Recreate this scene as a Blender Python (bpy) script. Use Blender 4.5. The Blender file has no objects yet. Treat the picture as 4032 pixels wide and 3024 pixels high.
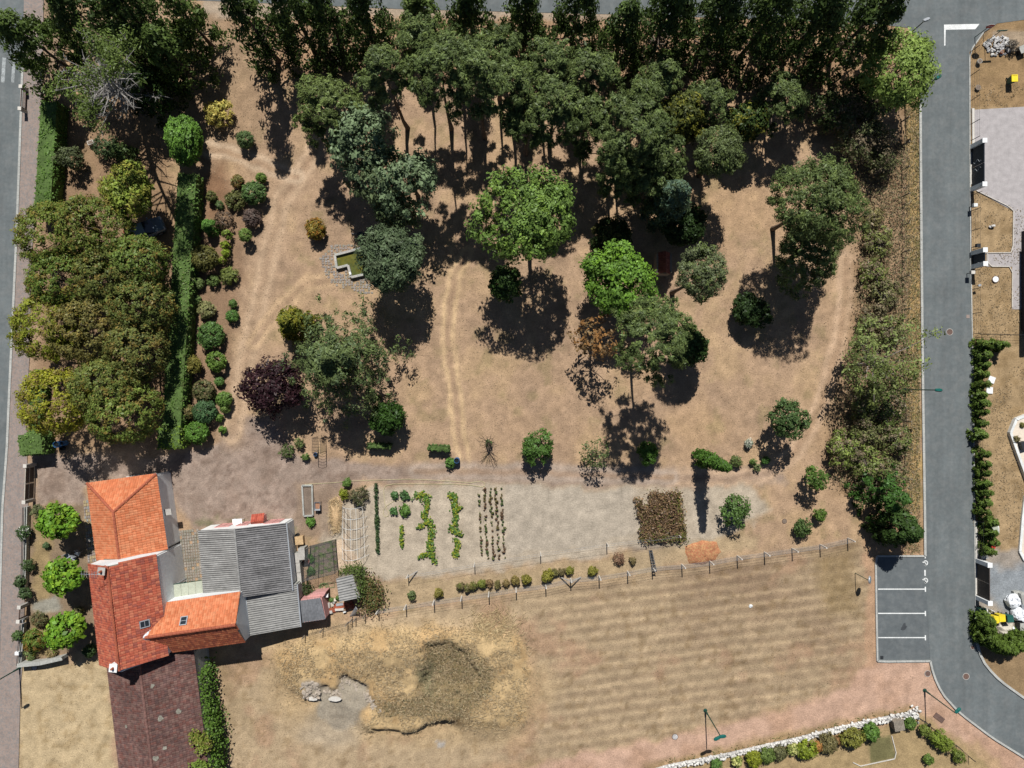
import bpy, math
import numpy as np
from mathutils import Vector, Matrix

# ------------------------------------------------------------------ camera, sky, sun, exposure
scene = bpy.context.scene
COL = scene.collection
H = 73.7                      # flying height in metres
PXM = 38.0                    # survey pixels per metre on the ground
cam_d = bpy.data.cameras.new('camera'); cam_d.sensor_width = 36.0
cam_d.lens = 36.0 * (H * PXM) / 4032.0
cam_d.clip_end = 3000.0; cam_d.clip_start = 0.5
cam = bpy.data.objects.new('camera', cam_d); COL.objects.link(cam)
cam.location = (0, 0, H); cam.rotation_euler = (0, 0, 0)
scene.camera = cam
SUN_EL, SUN_AZ = math.radians(52.0), math.radians(-2.2)      # azimuth from +Y, clockwise
sun_pos = Vector((math.sin(SUN_AZ) * math.cos(SUN_EL), math.cos(SUN_AZ) * math.cos(SUN_EL), math.sin(SUN_EL)))
sd = bpy.data.lights.new('sun', 'SUN'); sd.energy = 5.0; sd.angle = math.radians(0.5); sd.color = (1.0, 0.975, 0.935)
so = bpy.data.objects.new('sun', sd); COL.objects.link(so)
so.rotation_euler = (-sun_pos).to_track_quat('-Z', 'Y').to_euler(); so.location = (0, 40, 60)
world = bpy.data.worlds.new('World'); scene.world = world; world.use_nodes = True
wn = world.node_tree; bg = wn.nodes['Background']
sky = wn.nodes.new('ShaderNodeTexSky'); sky.sky_type = 'NISHITA'; sky.sun_disc = False
sky.sun_elevation = SUN_EL; sky.sun_rotation = SUN_AZ; sky.air_density = 0.7; sky.dust_density = 0.4
wn.links.new(sky.outputs[0], bg.inputs[0]); bg.inputs[1].default_value = 0.05
vs = scene.view_settings
vs.view_transform = 'Standard'; vs.look = 'None'; vs.gamma = 1.0; vs.use_curve_mapping = False; vs.exposure = 0.22

# ------------------------------------------------------------------ helpers
F = 4032 / 2212.0
def g(px, py, z=0.0):
    """survey pixel of a point at height z -> world x, y"""
    k = (H - z) / H / PXM
    return ((px - 2016) * k, (1512 - py) * k)
def gf(x, y, z=0.0): return g(x * F, y * F, z)
def g3(px, py, z=0.0):
    a = g(px, py, z); return (a[0], a[1], z)
def zr(ox, oy, s):                        # a sub-survey with its own origin and scale
    return lambda x, y, z=0.0: g(ox + x * s, oy + y * s, z)

def streaks(m, sx, sy, amt):
    N = m.node_tree.nodes; L = m.node_tree.links; b = N['Principled BSDF']; src = b.inputs['Base Color'].links[0].from_socket
    geo = N.new('ShaderNodeNewGeometry'); mp = N.new('ShaderNodeMapping'); mp.inputs['Scale'].default_value = (sx, sy, 1); L.new(geo.outputs['Position'], mp.inputs[0])
    n = N.new('ShaderNodeTexNoise'); n.inputs['Scale'].default_value = 1.0; n.inputs['Detail'].default_value = 6; L.new(mp.outputs[0], n.inputs['Vector'])
    r = N.new('ShaderNodeMapRange'); r.inputs[1].default_value = .3; r.inputs[2].default_value = .7; r.inputs[3].default_value = 1 - amt; r.inputs[4].default_value = 1 + amt; L.new(n.outputs['Fac'], r.inputs[0])
    v = N.new('ShaderNodeVectorMath'); v.operation = 'SCALE'; L.new(src, v.inputs[0]); L.new(r.outputs[0], v.inputs['Scale']); L.new(v.outputs[0], b.inputs['Base Color'])
    return m
def mat(name, col, rough=0.8, scale=6.0, var=0.25, bump=0.0, col2=None, metal=0.0, attr=False, spec=0.3, detail=4.0, wear=None):
    m = bpy.data.materials.new(name); m.use_nodes = True
    nt = m.node_tree; N = nt.nodes; L = nt.links
    b = N['Principled BSDF']; b.inputs['Roughness'].default_value = rough; b.inputs['Metallic'].default_value = metal
    b.inputs['Specular IOR Level'].default_value = spec
    tc = N.new('ShaderNodeTexCoord'); geo = N.new('ShaderNodeNewGeometry')
    n1 = N.new('ShaderNodeTexNoise'); n1.inputs['Scale'].default_value = scale; n1.inputs['Detail'].default_value = detail
    n1.inputs['Roughness'].default_value = 0.65
    L.new(geo.outputs['Position'], n1.inputs['Vector'])
    n2 = N.new('ShaderNodeTexNoise'); n2.inputs['Scale'].default_value = scale * 0.13; n2.inputs['Detail'].default_value = 3.0
    L.new(geo.outputs['Position'], n2.inputs['Vector'])
    r = N.new('ShaderNodeMapRange'); r.inputs[1].default_value = 0.3; r.inputs[2].default_value = 0.7
    r.inputs[3].default_value = 1 - var; r.inputs[4].default_value = 1 + var
    L.new(n1.outputs['Fac'], r.inputs[0])
    r2 = N.new('ShaderNodeMapRange'); r2.inputs[1].default_value = 0.3; r2.inputs[2].default_value = 0.7
    r2.inputs[3].default_value = 1 - var * 0.6; r2.inputs[4].default_value = 1 + var * 0.6
    L.new(n2.outputs['Fac'], r2.inputs[0])
    mu = N.new('ShaderNodeMath'); mu.operation = 'MULTIPLY'; L.new(r.outputs[0], mu.inputs[0]); L.new(r2.outputs[0], mu.inputs[1])
    if attr:
        src = N.new('ShaderNodeAttribute'); src.attribute_name = 'Col'; cs = src.outputs['Color']
    else:
        src = N.new('ShaderNodeRGB'); src.outputs[0].default_value = (*col, 1); cs = src.outputs[0]
    if col2 is not None:
        mx = N.new('ShaderNodeMix'); mx.data_type = 'RGBA'
        n3 = N.new('ShaderNodeTexNoise'); n3.inputs['Scale'].default_value = scale * 0.4; n3.inputs['Detail'].default_value = 5
        L.new(geo.outputs['Position'], n3.inputs['Vector'])
        r3 = N.new('ShaderNodeMapRange'); r3.inputs[1].default_value = 0.45; r3.inputs[2].default_value = 0.62
        L.new(n3.outputs['Fac'], r3.inputs[0]); L.new(r3.outputs[0], mx.inputs[0])
        L.new(cs, mx.inputs[6]); mx.inputs[7].default_value = (*col2, 1); cs = mx.outputs[2]
    vm = N.new('ShaderNodeVectorMath'); vm.operation = 'SCALE'; L.new(cs, vm.inputs[0]); L.new(mu.outputs[0], vm.inputs['Scale'])
    L.new(vm.outputs[0], b.inputs['Base Color'])
    if bump:
        bp = N.new('ShaderNodeBump'); bp.inputs['Strength'].default_value = 1.0; bp.inputs['Distance'].default_value = bump
        L.new(n1.outputs['Fac'], bp.inputs['Height']); L.new(bp.outputs[0], b.inputs['Normal'])
    return m

def foliage_mat(name, translucent=0.22):
    m = bpy.data.materials.new(name); m.use_nodes = True
    nt = m.node_tree; N = nt.nodes; L = nt.links
    for n in list(N):
        if n.type == 'BSDF_PRINCIPLED': N.remove(n)
    out = [n for n in N if n.type == 'OUTPUT_MATERIAL'][0]
    at = N.new('ShaderNodeAttribute'); at.attribute_name = 'Col'
    geo = N.new('ShaderNodeNewGeometry')
    n1 = N.new('ShaderNodeTexNoise'); n1.inputs['Scale'].default_value = 5.0; n1.inputs['Detail'].default_value = 3
    L.new(geo.outputs['Position'], n1.inputs['Vector'])
    r = N.new('ShaderNodeMapRange'); r.inputs[1].default_value = .3; r.inputs[2].default_value = .7; r.inputs[3].default_value = .75; r.inputs[4].default_value = 1.25
    L.new(n1.outputs['Fac'], r.inputs[0])
    vm = N.new('ShaderNodeVectorMath'); vm.operation = 'SCALE'; L.new(at.outputs['Color'], vm.inputs[0]); L.new(r.outputs[0], vm.inputs['Scale'])
    d = N.new('ShaderNodeBsdfDiffuse'); t = N.new('ShaderNodeBsdfTranslucent'); mx = N.new('ShaderNodeMixShader'); mx.inputs[0].default_value = translucent
    L.new(vm.outputs[0], d.inputs['Color']); L.new(vm.outputs[0], t.inputs['Color'])
    L.new(d.outputs[0], mx.inputs[1]); L.new(t.outputs[0], mx.inputs[2])
    gl = N.new('ShaderNodeBsdfGlossy'); gl.inputs['Roughness'].default_value = 0.45; gl.inputs['Color'].default_value = (.8, .85, .8, 1)
    m2 = N.new('ShaderNodeMixShader'); m2.inputs[0].default_value = 0.012
    L.new(mx.outputs[0], m2.inputs[1]); L.new(gl.outputs[0], m2.inputs[2]); L.new(m2.outputs[0], out.inputs[0])
    return m

M = {}
M['leaf'] = foliage_mat('foliage'); M['dryleaf'] = foliage_mat('dry_blades', 0.15)
M['bark'] = mat('bark', (.10, .075, .055), .9, 9, .5, .03)
M['greybark'] = mat('grey_bark', (.24, .21, .19), .9, 9, .4, .03)
M['deadwood'] = mat('dead_wood', (.25, .235, .215), .9, 9, .4, .02)
M['asphalt'] = mat('asphalt', (.112, .126, .128), .9, 3.0, .13, .004, col2=(.128, .139, .139), detail=10)
streaks(M['asphalt'], 1.4, .07, .10); streaks(M['asphalt'], .35, .3, .07)
M['asphalt_car'] = mat('asphalt_parking', (.098, .110, .114), .9, 3, .12, .004, col2=(.118, .129, .131), detail=8)
M['pavement'] = mat('pavement_pink', (.255, .20, .172), .95, 12, .16, .006, col2=(.2, .178, .165), detail=8)
M['kerb'] = mat('kerb_stone', (.36, .36, .335), .9, 7, .2, .004)
M['paint'] = mat('road_paint', (.62, .63, .61), .7, 9, .2)
M['wornpaint'] = mat('worn_paint', (.27, .29, .29), .8, 12, .45)
M['white'] = mat('white_render', (.70, .71, .70), .9, 3, .08, .002)
M['cream'] = mat('cream', (.60, .52, .42), .9, 5, .1, .002)
M['greyw'] = mat('grey_concrete', (.33, .33, .30), .95, 5, .25, .01)
M['tile'] = mat('clay_tile', (1, 1, 1), .85, 5, .14, .004, attr=True, spec=.2)
M['oldtile'] = mat('old_clay_tile', (1, 1, 1), .9, 2.2, .35, .006, attr=True, spec=.2)
M['ridge'] = mat('ridge_tile', (.30, .085, .045), .85, 5, .2, .004)
M['fibre'] = streaks(mat('fibre_cement', (.225, .222, .212), .95, 3, .18, .006, detail=7), .5, 3.0, .22)
M['fibre_old'] = streaks(mat('fibre_cement_old', (.145, .142, .142), .95, 4, .3, .006, detail=7), .6, 3.0, .3)
M['zinc'] = mat('zinc', (.34, .36, .38), .5, 5, .15, 0, metal=.3)
M['dark'] = mat('dark_metal', (.025, .027, .03), .5, 5, .2)
M['navy'] = mat('navy_gate', (.012, .018, .03), .5, 5, .2)
M['brown'] = mat('brown_panel', (.055, .042, .035), .6, 5, .2)
M['green_metal'] = mat('green_lacquer', (.01, .10, .085), .4, 5, .15)
M['dkgreen'] = mat('dark_green_lacquer', (.012, .055, .04), .45, 5, .15)
M['wood'] = mat('weathered_wood', (.22, .19, .15), .9, 14, .3, .006)
M['paleconc'] = mat('pale_concrete', (.52, .49, .44), .9, 8, .15, .004)
M['conc'] = mat('concrete', (.36, .34, .31), .95, 8, .2, .006)
M['glass'] = mat('dark_glass', (.02, .025, .03), .08, 3, .1, spec=.6)
M['blue'] = mat('blue_plastic', (.03, .11, .26), .45, 4, .15)
M['yellow'] = mat('yellow_plastic', (.72, .56, .03), .45, 4, .1)
M['bingreen'] = mat('green_plastic', (.02, .09, .075), .5, 4, .15)
M['red'] = mat('red_plastic', (.42, .025, .02), .5, 4, .1)
M['pinkwall'] = mat('pink_render', (.48, .25, .23), .9, 5, .2, .003)
M['bag'] = mat('woven_bag', (.66, .68, .70), .8, 5, .12, .01)
M['tarp'] = mat('beige_tarp', (.46, .42, .35), .8, 4, .18, .02)
M['soil'] = mat('soil', (.17, .13, .10), 1, 9, .3, .03)
M['rock'] = mat('white_rock', (.53, .515, .48), .9, 5, .3, .02)
M['greyrock'] = mat('grey_rock', (.38, .37, .36), .9, 6, .3, .02)
M['clod'] = mat('dry_clay', (.33, .28, .225), 1, 5, .2, .03)
M['slab'] = mat('old_slab', (.255, .225, .19), .95, 5, .3, .008, col2=(.2, .19, .15))
M['flag'] = mat('flagstone', (.235, .195, .168), .95, 4, .3, .01, col2=(.28, .262, .245))
M['algae'] = mat('algae_water', (.115, .105, .014), .25, 2.5, .35, col2=(.075, .085, .02), spec=.35)
M['carpaint'] = mat('car_paint', (.24, .30, .37), .22, 3, .05, metal=.5)
M['iron'] = mat('rusty_iron', (.12, .075, .06), .8, 12, .3, .004)
M['net'] = mat('grey_mesh', (.10, .11, .11), .8, 5, .2)
M['hose'] = mat('hose_rubber', (.50, .45, .25), .6, 5, .15)
M['straw'] = mat('straw', (.45, .31, .17), .95, 9, .3, .03)
M['canopy'] = mat('pale_canopy', (.36, .38, .30), .6, 3, .12)
M['gravel_white'] = mat('pale_gravel', (.345, .32, .315), .95, 14, .2, .012, detail=8)

class MB:
    def __init__(s): s.v = []; s.f = []
    def add(s, vs, fs):
        o = len(s.v); s.v += [tuple(v) for v in vs]; s.f += [tuple(i + o for i in f) for f in fs]; return s
    def box(s, c, d, rz=0.0, tilt=None):
        x, y, z = d[0] / 2, d[1] / 2, d[2] / 2
        R = Matrix.Rotation(rz, 3, 'Z')
        if tilt is not None: R = R @ tilt
        vs = [Vector(c) + R @ Vector(p) for p in [(-x, -y, -z), (x, -y, -z), (x, y, -z), (-x, y, -z), (-x, -y, z), (x, -y, z), (x, y, z), (-x, y, z)]]
        return s.add(vs, [(0, 3, 2, 1), (4, 5, 6, 7), (0, 1, 5, 4), (1, 2, 6, 5), (2, 3, 7, 6), (3, 0, 4, 7)])
    def beam(s, a, b, w, h):
        a, b = Vector(a), Vector(b); d = (b - a)
        if d.length < 1e-6: return s
        d.normalize(); side = d.cross(Vector((0, 0, 1)))
        if side.length < 1e-4: side = Vector((1, 0, 0))
        side.normalize(); up = side.cross(d)
        vs = []
        for p in (a, b):
            for (i, j) in ((-1, -1), (1, -1), (1, 1), (-1, 1)): vs.append(p + side * (w / 2 * i) + up * (h / 2 * j))
        return s.add(vs, [(0, 1, 2, 3), (7, 6, 5, 4), (0, 4, 5, 1), (1, 5, 6, 2), (2, 6, 7, 3), (3, 7, 4, 0)])
    def prism(s, pts, z0, z1):
        if sum(pts[i][0] * pts[(i + 1) % len(pts)][1] - pts[(i + 1) % len(pts)][0] * pts[i][1] for i in range(len(pts))) < 0: pts = pts[::-1]
        n = len(pts)
        return s.add([(p[0], p[1], z0) for p in pts] + [(p[0], p[1], z1) for p in pts],
                     [tuple(range(n - 1, -1, -1)), tuple(range(n, 2 * n))] + [(i, (i + 1) % n, n + (i + 1) % n, n + i) for i in range(n)])
    def tube(s, pts, rad, n=6, cap=True):
        pts = [Vector(p) for p in pts]; rings = []
        if not hasattr(rad, '__len__'): rad = [rad] * len(pts)
        for i, p in enumerate(pts):
            d = (pts[min(i + 1, len(pts) - 1)] - pts[max(i - 1, 0)])
            if d.length < 1e-6: d = Vector((0, 0, 1))
            d.normalize(); a = d.cross(Vector((0.31, 0.17, 0.93)))
            if a.length < 1e-3: a = d.cross(Vector((1, 0, 0)))
            a.normalize(); b = d.cross(a)
            rings.append([p + (a * math.cos(2 * math.pi * k / n) + b * math.sin(2 * math.pi * k / n)) * rad[i] for k in range(n)])
        vs = [v for r in rings for v in r]; fs = []
        for i in range(len(pts) - 1):
            for k in range(n): fs.append((i * n + k, i * n + (k + 1) % n, (i + 1) * n + (k + 1) % n, (i + 1) * n + k))
        if cap: fs += [tuple(range(n - 1, -1, -1)), tuple(range((len(pts) - 1) * n, len(pts) * n))]
        return s.add(vs, fs)
    def lathe(s, c, prof, n=14, sx=1.0, sy=1.0):
        vs = []; fs = []
        for (r, z) in prof:
            for k in range(n): vs.append((c[0] + sx * r * math.cos(2 * math.pi * k / n), c[1] + sy * r * math.sin(2 * math.pi * k / n), c[2] + z))
        for i in range(len(prof) - 1):
            for k in range(n): fs.append((i * n + k, i * n + (k + 1) % n, (i + 1) * n + (k + 1) % n, (i + 1) * n + k))
        fs += [tuple(range(n - 1, -1, -1)), tuple(range((len(prof) - 1) * n, len(prof) * n))]
        return s.add(vs, fs)
    def build(s, name, m, parent=None, smooth=False, at=None):
        o0 = Vector(parent['_o']) if parent is not None and '_o' in parent else Vector((0, 0, 0))
        if at is not None: o0 = o0 + Vector(at)
        me = bpy.data.meshes.new(name)
        me.from_pydata([tuple(Vector(v) - o0) for v in s.v], [], s.f); me.materials.append(M[m] if isinstance(m, str) else m)
        if smooth:
            for p in me.polygons: p.use_smooth = True
        o = bpy.data.objects.new(name, me); COL.objects.link(o)
        if parent is not None: o.parent = parent
        if at is not None: o.location = at
        if parent is not None: o['_o'] = tuple(o0)
        return o

USED = set()
def tag(o, label, cat, group=None):
    o['label'] = label; o['category'] = cat
    if group: o['group'] = group
    return o
def thing(name, label, cat, loc, group=None):
    o = bpy.data.objects.new(name, None); COL.objects.link(o); o.empty_display_size = .2
    if len(loc) == 2: loc = (loc[0], loc[1], 0.0)
    o.location = loc; o['_o'] = tuple(float(c) for c in loc)
    return tag(o, label, cat, group)
def one(mb, name, m, label, cat, group=None, smooth=False):     # a thing that is one mesh, its origin at its base
    c = np.mean(np.array([tuple(v) for v in mb.v]), axis=0); zmin = min(v[2] for v in mb.v)
    o = mb.build(name, m, None, smooth, at=(float(c[0]), float(c[1]), float(zmin)))
    return tag(o, label, cat, group)
def struct(o): o['kind'] = 'structure'; return o

# ------------------------------------------------------------------ noise
def vnoise(x, y, sc, seed=0):
    x = x / sc; y = y / sc
    ix = np.floor(x); iy = np.floor(y); fx = x - ix; fy = y - iy
    fx = fx * fx * (3 - 2 * fx); fy = fy * fy * (3 - 2 * fy)
    def h(a, b):
        t = np.sin(a * 127.1 + b * 311.7 + seed * 74.7) * 43758.5453
        return t - np.floor(t)
    return (h(ix, iy) * (1 - fx) + h(ix + 1, iy) * fx) * (1 - fy) + (h(ix, iy + 1) * (1 - fx) + h(ix + 1, iy + 1) * fx) * fy
def fbm(x, y, sc, seed=0, oct=4):
    t = 0; a = .5; n = 0
    for i in range(oct):
        t = t + a * vnoise(x, y, sc / 2 ** i, seed + i * 13); n += a; a *= .55
    return t / n
def seg_d(px, py, a, b):
    ax, ay = a; bx, by = b; dx, dy = bx - ax, by - ay
    t = np.clip(((px - ax) * dx + (py - ay) * dy) / (dx * dx + dy * dy + 1e-9), 0, 1)
    return np.hypot(px - ax - t * dx, py - ay - t * dy)
def line_d(px, py, pts):
    d = None
    for a, b in zip(pts[:-1], pts[1:]):
        e = seg_d(px, py, a, b); d = e if d is None else np.minimum(d, e)
    return d
def poly_d(px, py, pts):
    d = line_d(px, py, list(pts) + [pts[0]]); ins = np.zeros(px.shape, bool)
    n = len(pts)
    for i in range(n):
        x1, y1 = pts[i]; x2, y2 = pts[(i + 1) % n]
        c = ((y1 > py) != (y2 > py)) & (px < (x2 - x1) * (py - y1) / ((y2 - y1) if y2 != y1 else 1e-9) + x1)
        ins ^= c
    return np.where(ins, -d, d)
# ------------------------------------------------------------------ ground sheet
GAIN = 1.50
def sr(r, gg, b):
    def f(c):
        c /= 255.0
        return (c / 12.92 if c <= .04045 else ((c + .055) / 1.055) ** 2.4) / GAIN
    return np.array([f(r), f(gg), f(b)])
def fv(*p): return [(x * F, y * F) for x, y in p]
def cr(ox, oy, s, *p): return [(ox + x * s, oy + y * s) for x, y in p]

STEEP = [cr(1080, 2360, .4882, (410, 665), (490, 722), (540, 640), (572, 588), (735, 665), (780, 760), (830, 830)),
         cr(1080, 2360, .4882, (740, 1050), (860, 1028), (1010, 1045), (1130, 1040), (1250, 985), (1390, 950)),
         cr(1080, 2360, .4882, (250, 785), (370, 770))]
PLATEAU = cr(1080, 2360, .4882, (20, 430), (150, 330), (700, 255), (1240, 215), (1900, 230), (2010, 330), (2040, 620), (2000, 960), (1700, 1050), (1390, 950), (1250, 985), (1130, 1040), (1010, 1045), (860, 1028), (740, 1050), (700, 960), (830, 830), (780, 760), (735, 665), (572, 588), (540, 640), (490, 722), (410, 665), (370, 770), (250, 785), (80, 640))
def relief(px, py):
    d = poly_d(px, py, PLATEAU)
    near = np.minimum(np.minimum(line_d(px, py, STEEP[0]), line_d(px, py, STEEP[1])), line_d(px, py, STEEP[2]))
    d = d + (fbm(px, py, 30, 3) - .5) * 14
    soft = 7 + 130 * np.clip(near / 90, 0, 1)
    h = np.clip(.5 - d / soft, 0, 1); h = h * h * (3 - 2 * h)
    amp = .75 + .75 * (fbm(px, py, 190, 5) - .5)
    z = h * (amp + .75 * np.exp(-(((px - 1560) / 230) ** 2 + ((py - 2560) / 75) ** 2)) + .5 * np.exp(-(((px - 1800) / 120) ** 2 + ((py - 2770) / 70) ** 2)))
    hol = poly_d(px, py, cr(1080, 2360, .4882, (1225, 350), (1400, 310), (1620, 440), (1700, 640), (1300, 760), (1180, 700))) + (fbm(px, py, 60, 15) - .5) * 90
    z = z - .85 * np.clip(.5 - hol / 26, 0, 1)
    z = np.maximum(z, 0)
    c = np.clip(1 - np.hypot((px - 1370) / 190, (py - 2760) / 110), 0, 1)
    z = np.maximum(z, c * .55) + c * (fbm(px, py, 26, 8) - .5) * .5
    z = z + h * (fbm(px, py, 22, 9) - .5) * .35
    return z
def ground_colour(px, py):
    n = px.shape[0]
    wx = (fbm(px, py, 55, 21) - .5); wy = (fbm(px, py, 55, 37) - .5)
    X = px + wx * 60; Y = py + wy * 60
    C = np.tile(sr(188, 156, 124), (n, 1))
    big = fbm(px, py, 420, 2); mid = fbm(px, py, 110, 4); fine = fbm(px, py, 26, 6)
    def mix(m, col, a=1.0):
        nonlocal C
        m = np.clip(m * a, 0, 1)[:, None]; C = C * (1 - m) + np.asarray(col) * m
    def pm(poly, soft, warp=True, grow=0):
        d = poly_d(X if warp else px, Y if warp else py, poly) - grow
        return np.clip(.5 - d / soft, 0, 1)
    mix(np.clip((mid - .5) * 5, 0, 1), sr(200, 168, 126), .6)
    mix(np.clip((.46 - mid) * 5, 0, 1), sr(166, 138, 112), .6)
    mix(np.clip((big - .52) * 6, 0, 1), sr(198, 162, 120), .45)
    mix(np.clip((fbm(px, py, 60, 40) - .62) * 8, 0, 1), sr(140, 128, 84), .4)
    # park, upper west lane
    mix(pm(fv((430, 0), (560, 60), (570, 330), (450, 330), (440, 240)), 60), sr(172, 143, 112), .8)
    # flower bed and hedge strip: brown litter
    mix(pm(fv((425, 320), (470, 330), (540, 480), (520, 640), (500, 850), (470, 960), (400, 960), (410, 700)), 40), sr(150, 120, 93), .85)
    mix(pm(fv((440, 380), (480, 360), (500, 430), (450, 470)), 40), sr(146, 108, 78), .7)
    mix(pm(fv((60, 210), (330, 250), (370, 360), (370, 960), (70, 980), (90, 500)), 40), sr(150, 120, 90), .7)
    # drive
    drive = fv((70, 985), (340, 985), (470, 965), (525, 900), (600, 920), (650, 985), (840, 1004), (1100, 1008), (1500, 1012), (1680, 1010), (1700, 1042), (1500, 1052), (1100, 1046), (810, 1034), (730, 1045), (700, 1120), (640, 1140), (430, 1140), (380, 1110), (360, 1035), (190, 1042), (180, 1090), (80, 1085))
    mix(pm(drive, 26), sr(172, 151, 135))
    dr = pm(drive, 40)
    mix(dr * np.clip((fbm(px, py, 70, 51) - .5) * 5, 0, 1), sr(146, 124, 108), .7)
    mix(dr * np.clip((fbm(px, py, 18, 52) - .55) * 5, 0, 1), sr(130, 108, 94), .6)
    mix(pm(fv((400, 1110), (660, 1120), (660, 1160), (420, 1160)), 40) * np.clip((fine - .5) * 6, 0, 1), sr(120, 122, 80), .6)
    # front garden of the house
    mix(pm(fv((60, 1085), (185, 1085), (215, 1400), (60, 1420)), 20), sr(150, 128, 102))
    mix(pm(fv((75, 1085), (110, 1085), (112, 1400), (72, 1410)), 16), sr(172, 148, 100), .7)
    mix(pm(cr(0, 2352, .405, (290, 20), (580, 10), (580, 130), (300, 140)), 10), sr(160, 155, 140))
    # tracks
    def rut(line, w, gap, col, a=.9):
        d = line_d(px + wx * 22, py + wy * 22, line)
        mix(np.exp(-(d / (gap * 1.8)) ** 2), sr(186, 156, 126), .45)
        mix(np.exp(-((d - gap) / (w * .8)) ** 2) * np.clip(.4 + 1.1 * fbm(px, py, 70, 57), 0, 1), col, .95)
        mix(np.exp(-(d / (gap * .45)) ** 2), sr(168, 134, 104), .35)
    t1 = fv((690, 310), (650, 370), (610, 430), (590, 510), (570, 600), (548, 700), (530, 790), (516, 870), (500, 940))
    rut(t1, 15, 26, sr(212, 180, 146))
    mix(np.exp(-(line_d(px + wx * 30, py + wy * 30, t1[2:]) / 52) ** 2), sr(196, 166, 134), .4)
    rut(fv((440, 318), (520, 336), (590, 366), (640, 380)), 13, 21, sr(216, 188, 156))
    rut(fv((548, 740), (600, 670), (660, 615), (730, 600)), 13, 21, sr(212, 178, 138))
    rut(fv((1010, 545), (985, 590), (972, 660), (968, 740), (980, 830), (988, 920), (1003, 1000)), 12, 20, sr(222, 188, 142), 1.0)
    t2 = fv((1830, 560), (1826, 640), (1812, 740), (1788, 830), (1760, 900), (1720, 975), (1660, 1022), (1580, 1036), (1450, 1030))
    rut(t2, 14, 23, sr(214, 180, 146), 1.0)
    rut(fv((1450, 1030), (1300, 1026), (1100, 1020), (900, 1018)), 15, 22, sr(186, 166, 148), .8)
    # red litter by the eastern thicket
    thick = fv((1740, 130), (1958, 130), (1966, 600), (1966, 1090), (1850, 1090), (1790, 1040), (1770, 960), (1800, 850), (1835, 700), (1850, 560), (1830, 430), (1790, 330), (1700, 250))
    mix(pm(thick, 50), sr(172, 142, 108), .8)
    mix(pm(thick, 50) * np.clip((fbm(px, py, 40, 61) - .45) * 5, 0, 1), sr(146, 116, 84), .7)
    mix(pm(fv((1956, 180), (1990, 180), (1992, 1180), (1960, 1180)), 12), sr(188, 156, 102))
    mix(pm(fv((1974, 180), (1990, 180), (1992, 1180), (1976, 1180)), 14) * np.clip((mid - .35) * 4, 0, 1), sr(126, 116, 70), .8)
    mix(pm(fv((1850, 1100), (1995, 1110), (1998, 1200), (1880, 1200)), 30), sr(186, 148, 112), .8)
    # dark wood floor under the row of conifers
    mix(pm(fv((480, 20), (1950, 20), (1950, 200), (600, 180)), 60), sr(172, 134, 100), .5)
    mix(pm(fv((440, -30), (2000, -30), (2000, 42), (440, 34)), 14), sr(188, 170, 148), .8)
    # kitchen garden
    gar = fv((800, 1045), (1100, 1048), (1500, 1055), (1620, 1050), (1660, 1100), (1520, 1190), (1390, 1185), (1000, 1240), (830, 1250), (760, 1230), (690, 1160), (700, 1110))
    mix(pm(gar, 22), sr(196, 180, 157))
    gm = pm(gar, 30)
    mix(gm * np.clip((fine - .54) * 6, 0, 1), sr(178, 162, 140), .6)
    mix(pm(fv((1092, 1052), (1368, 1060), (1384, 1150), (1250, 1180), (1098, 1198)), 10), sr(190, 176, 156))
    mix(pm(fv((1360, 1180), (1470, 1160), (1430, 1230), (1370, 1230)), 20), sr(150, 134, 118), .7)
    mix(pm(fv((700, 1190), (745, 1155), (790, 1230), (770, 1250), (715, 1235)), 10), sr(216, 190, 160))
    mix(pm(fv((640, 1040), (720, 1050), (715, 1160), (640, 1160)), 20), sr(160, 136, 114), .8)
    mix(pm(fv((820, 1255), (1000, 1245), (1400, 1190), (1640, 1150), (1640, 1180), (1400, 1235), (1000, 1290), (830, 1320)), 24), sr(188, 164, 126), .8)
    # mown field
    fld = fv((820, 1335), (1230, 1262), (1400, 1238), (1840, 1170), (1880, 1190), (1888, 1430), (1860, 1480), (1500, 1575), (1200, 1640), (1000, 1659), (480, 1690), (470, 1440), (560, 1390), (680, 1350))
    mix(pm(fld, 24), sr(190, 165, 130))
    fm = pm(fld, 24)
    st = py + .135 * px
    ph = (st + (fbm(px * .25, py * .25, 160, 4) - .5) * 26) / 41.0; lng = fbm(px * .09 + 50, st * 1.0, 30, 17)
    stripe = .5 + .5 * np.sin(2 * np.pi * ph)
    east = np.clip((px - 2000) / 260, 0, 1)
    mix(fm * east * np.clip((fbm(px, py, 500, 71) - .38) * 4, 0, 1), sr(154, 128, 102), .8)
    mix(fm * east * stripe * np.clip(.2 + 1.2 * lng, 0, 1), sr(136, 112, 88), .55)
    mix(fm * east * np.clip((.25 - stripe) * 5, 0, 1) * np.clip(lng * 1.6 - .2, 0, 1), sr(206, 178, 138), .6)
    mix(fm * np.clip((fbm(px, py, 130, 73) - .56) * 7, 0, 1), sr(180, 142, 112), .6)
    mix(fm * np.clip((fine - .58) * 7, 0, 1), sr(140, 114, 78), .5)
    mix(pm(fv((1760, 1200), (1850, 1180), (1850, 1330), (1780, 1330)), 60), sr(150, 126, 84), .6)
    mix(pm(fv((560, 1330), (820, 1370), (1080, 1350), (1190, 1480), (1120, 1600), (850, 1600), (600, 1540)), 110), sr(200, 170, 124), .7)
    # straw-coloured mound and clay
    pl = np.clip(.5 - poly_d(X, Y, PLATEAU) / 30, 0, 1)
    mix(pl, sr(206, 176, 126), .8)
    mix(pl * np.clip((fbm(px, py, 60, 81) - .5) * 6, 0, 1), sr(196, 158, 106), .6)
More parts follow.
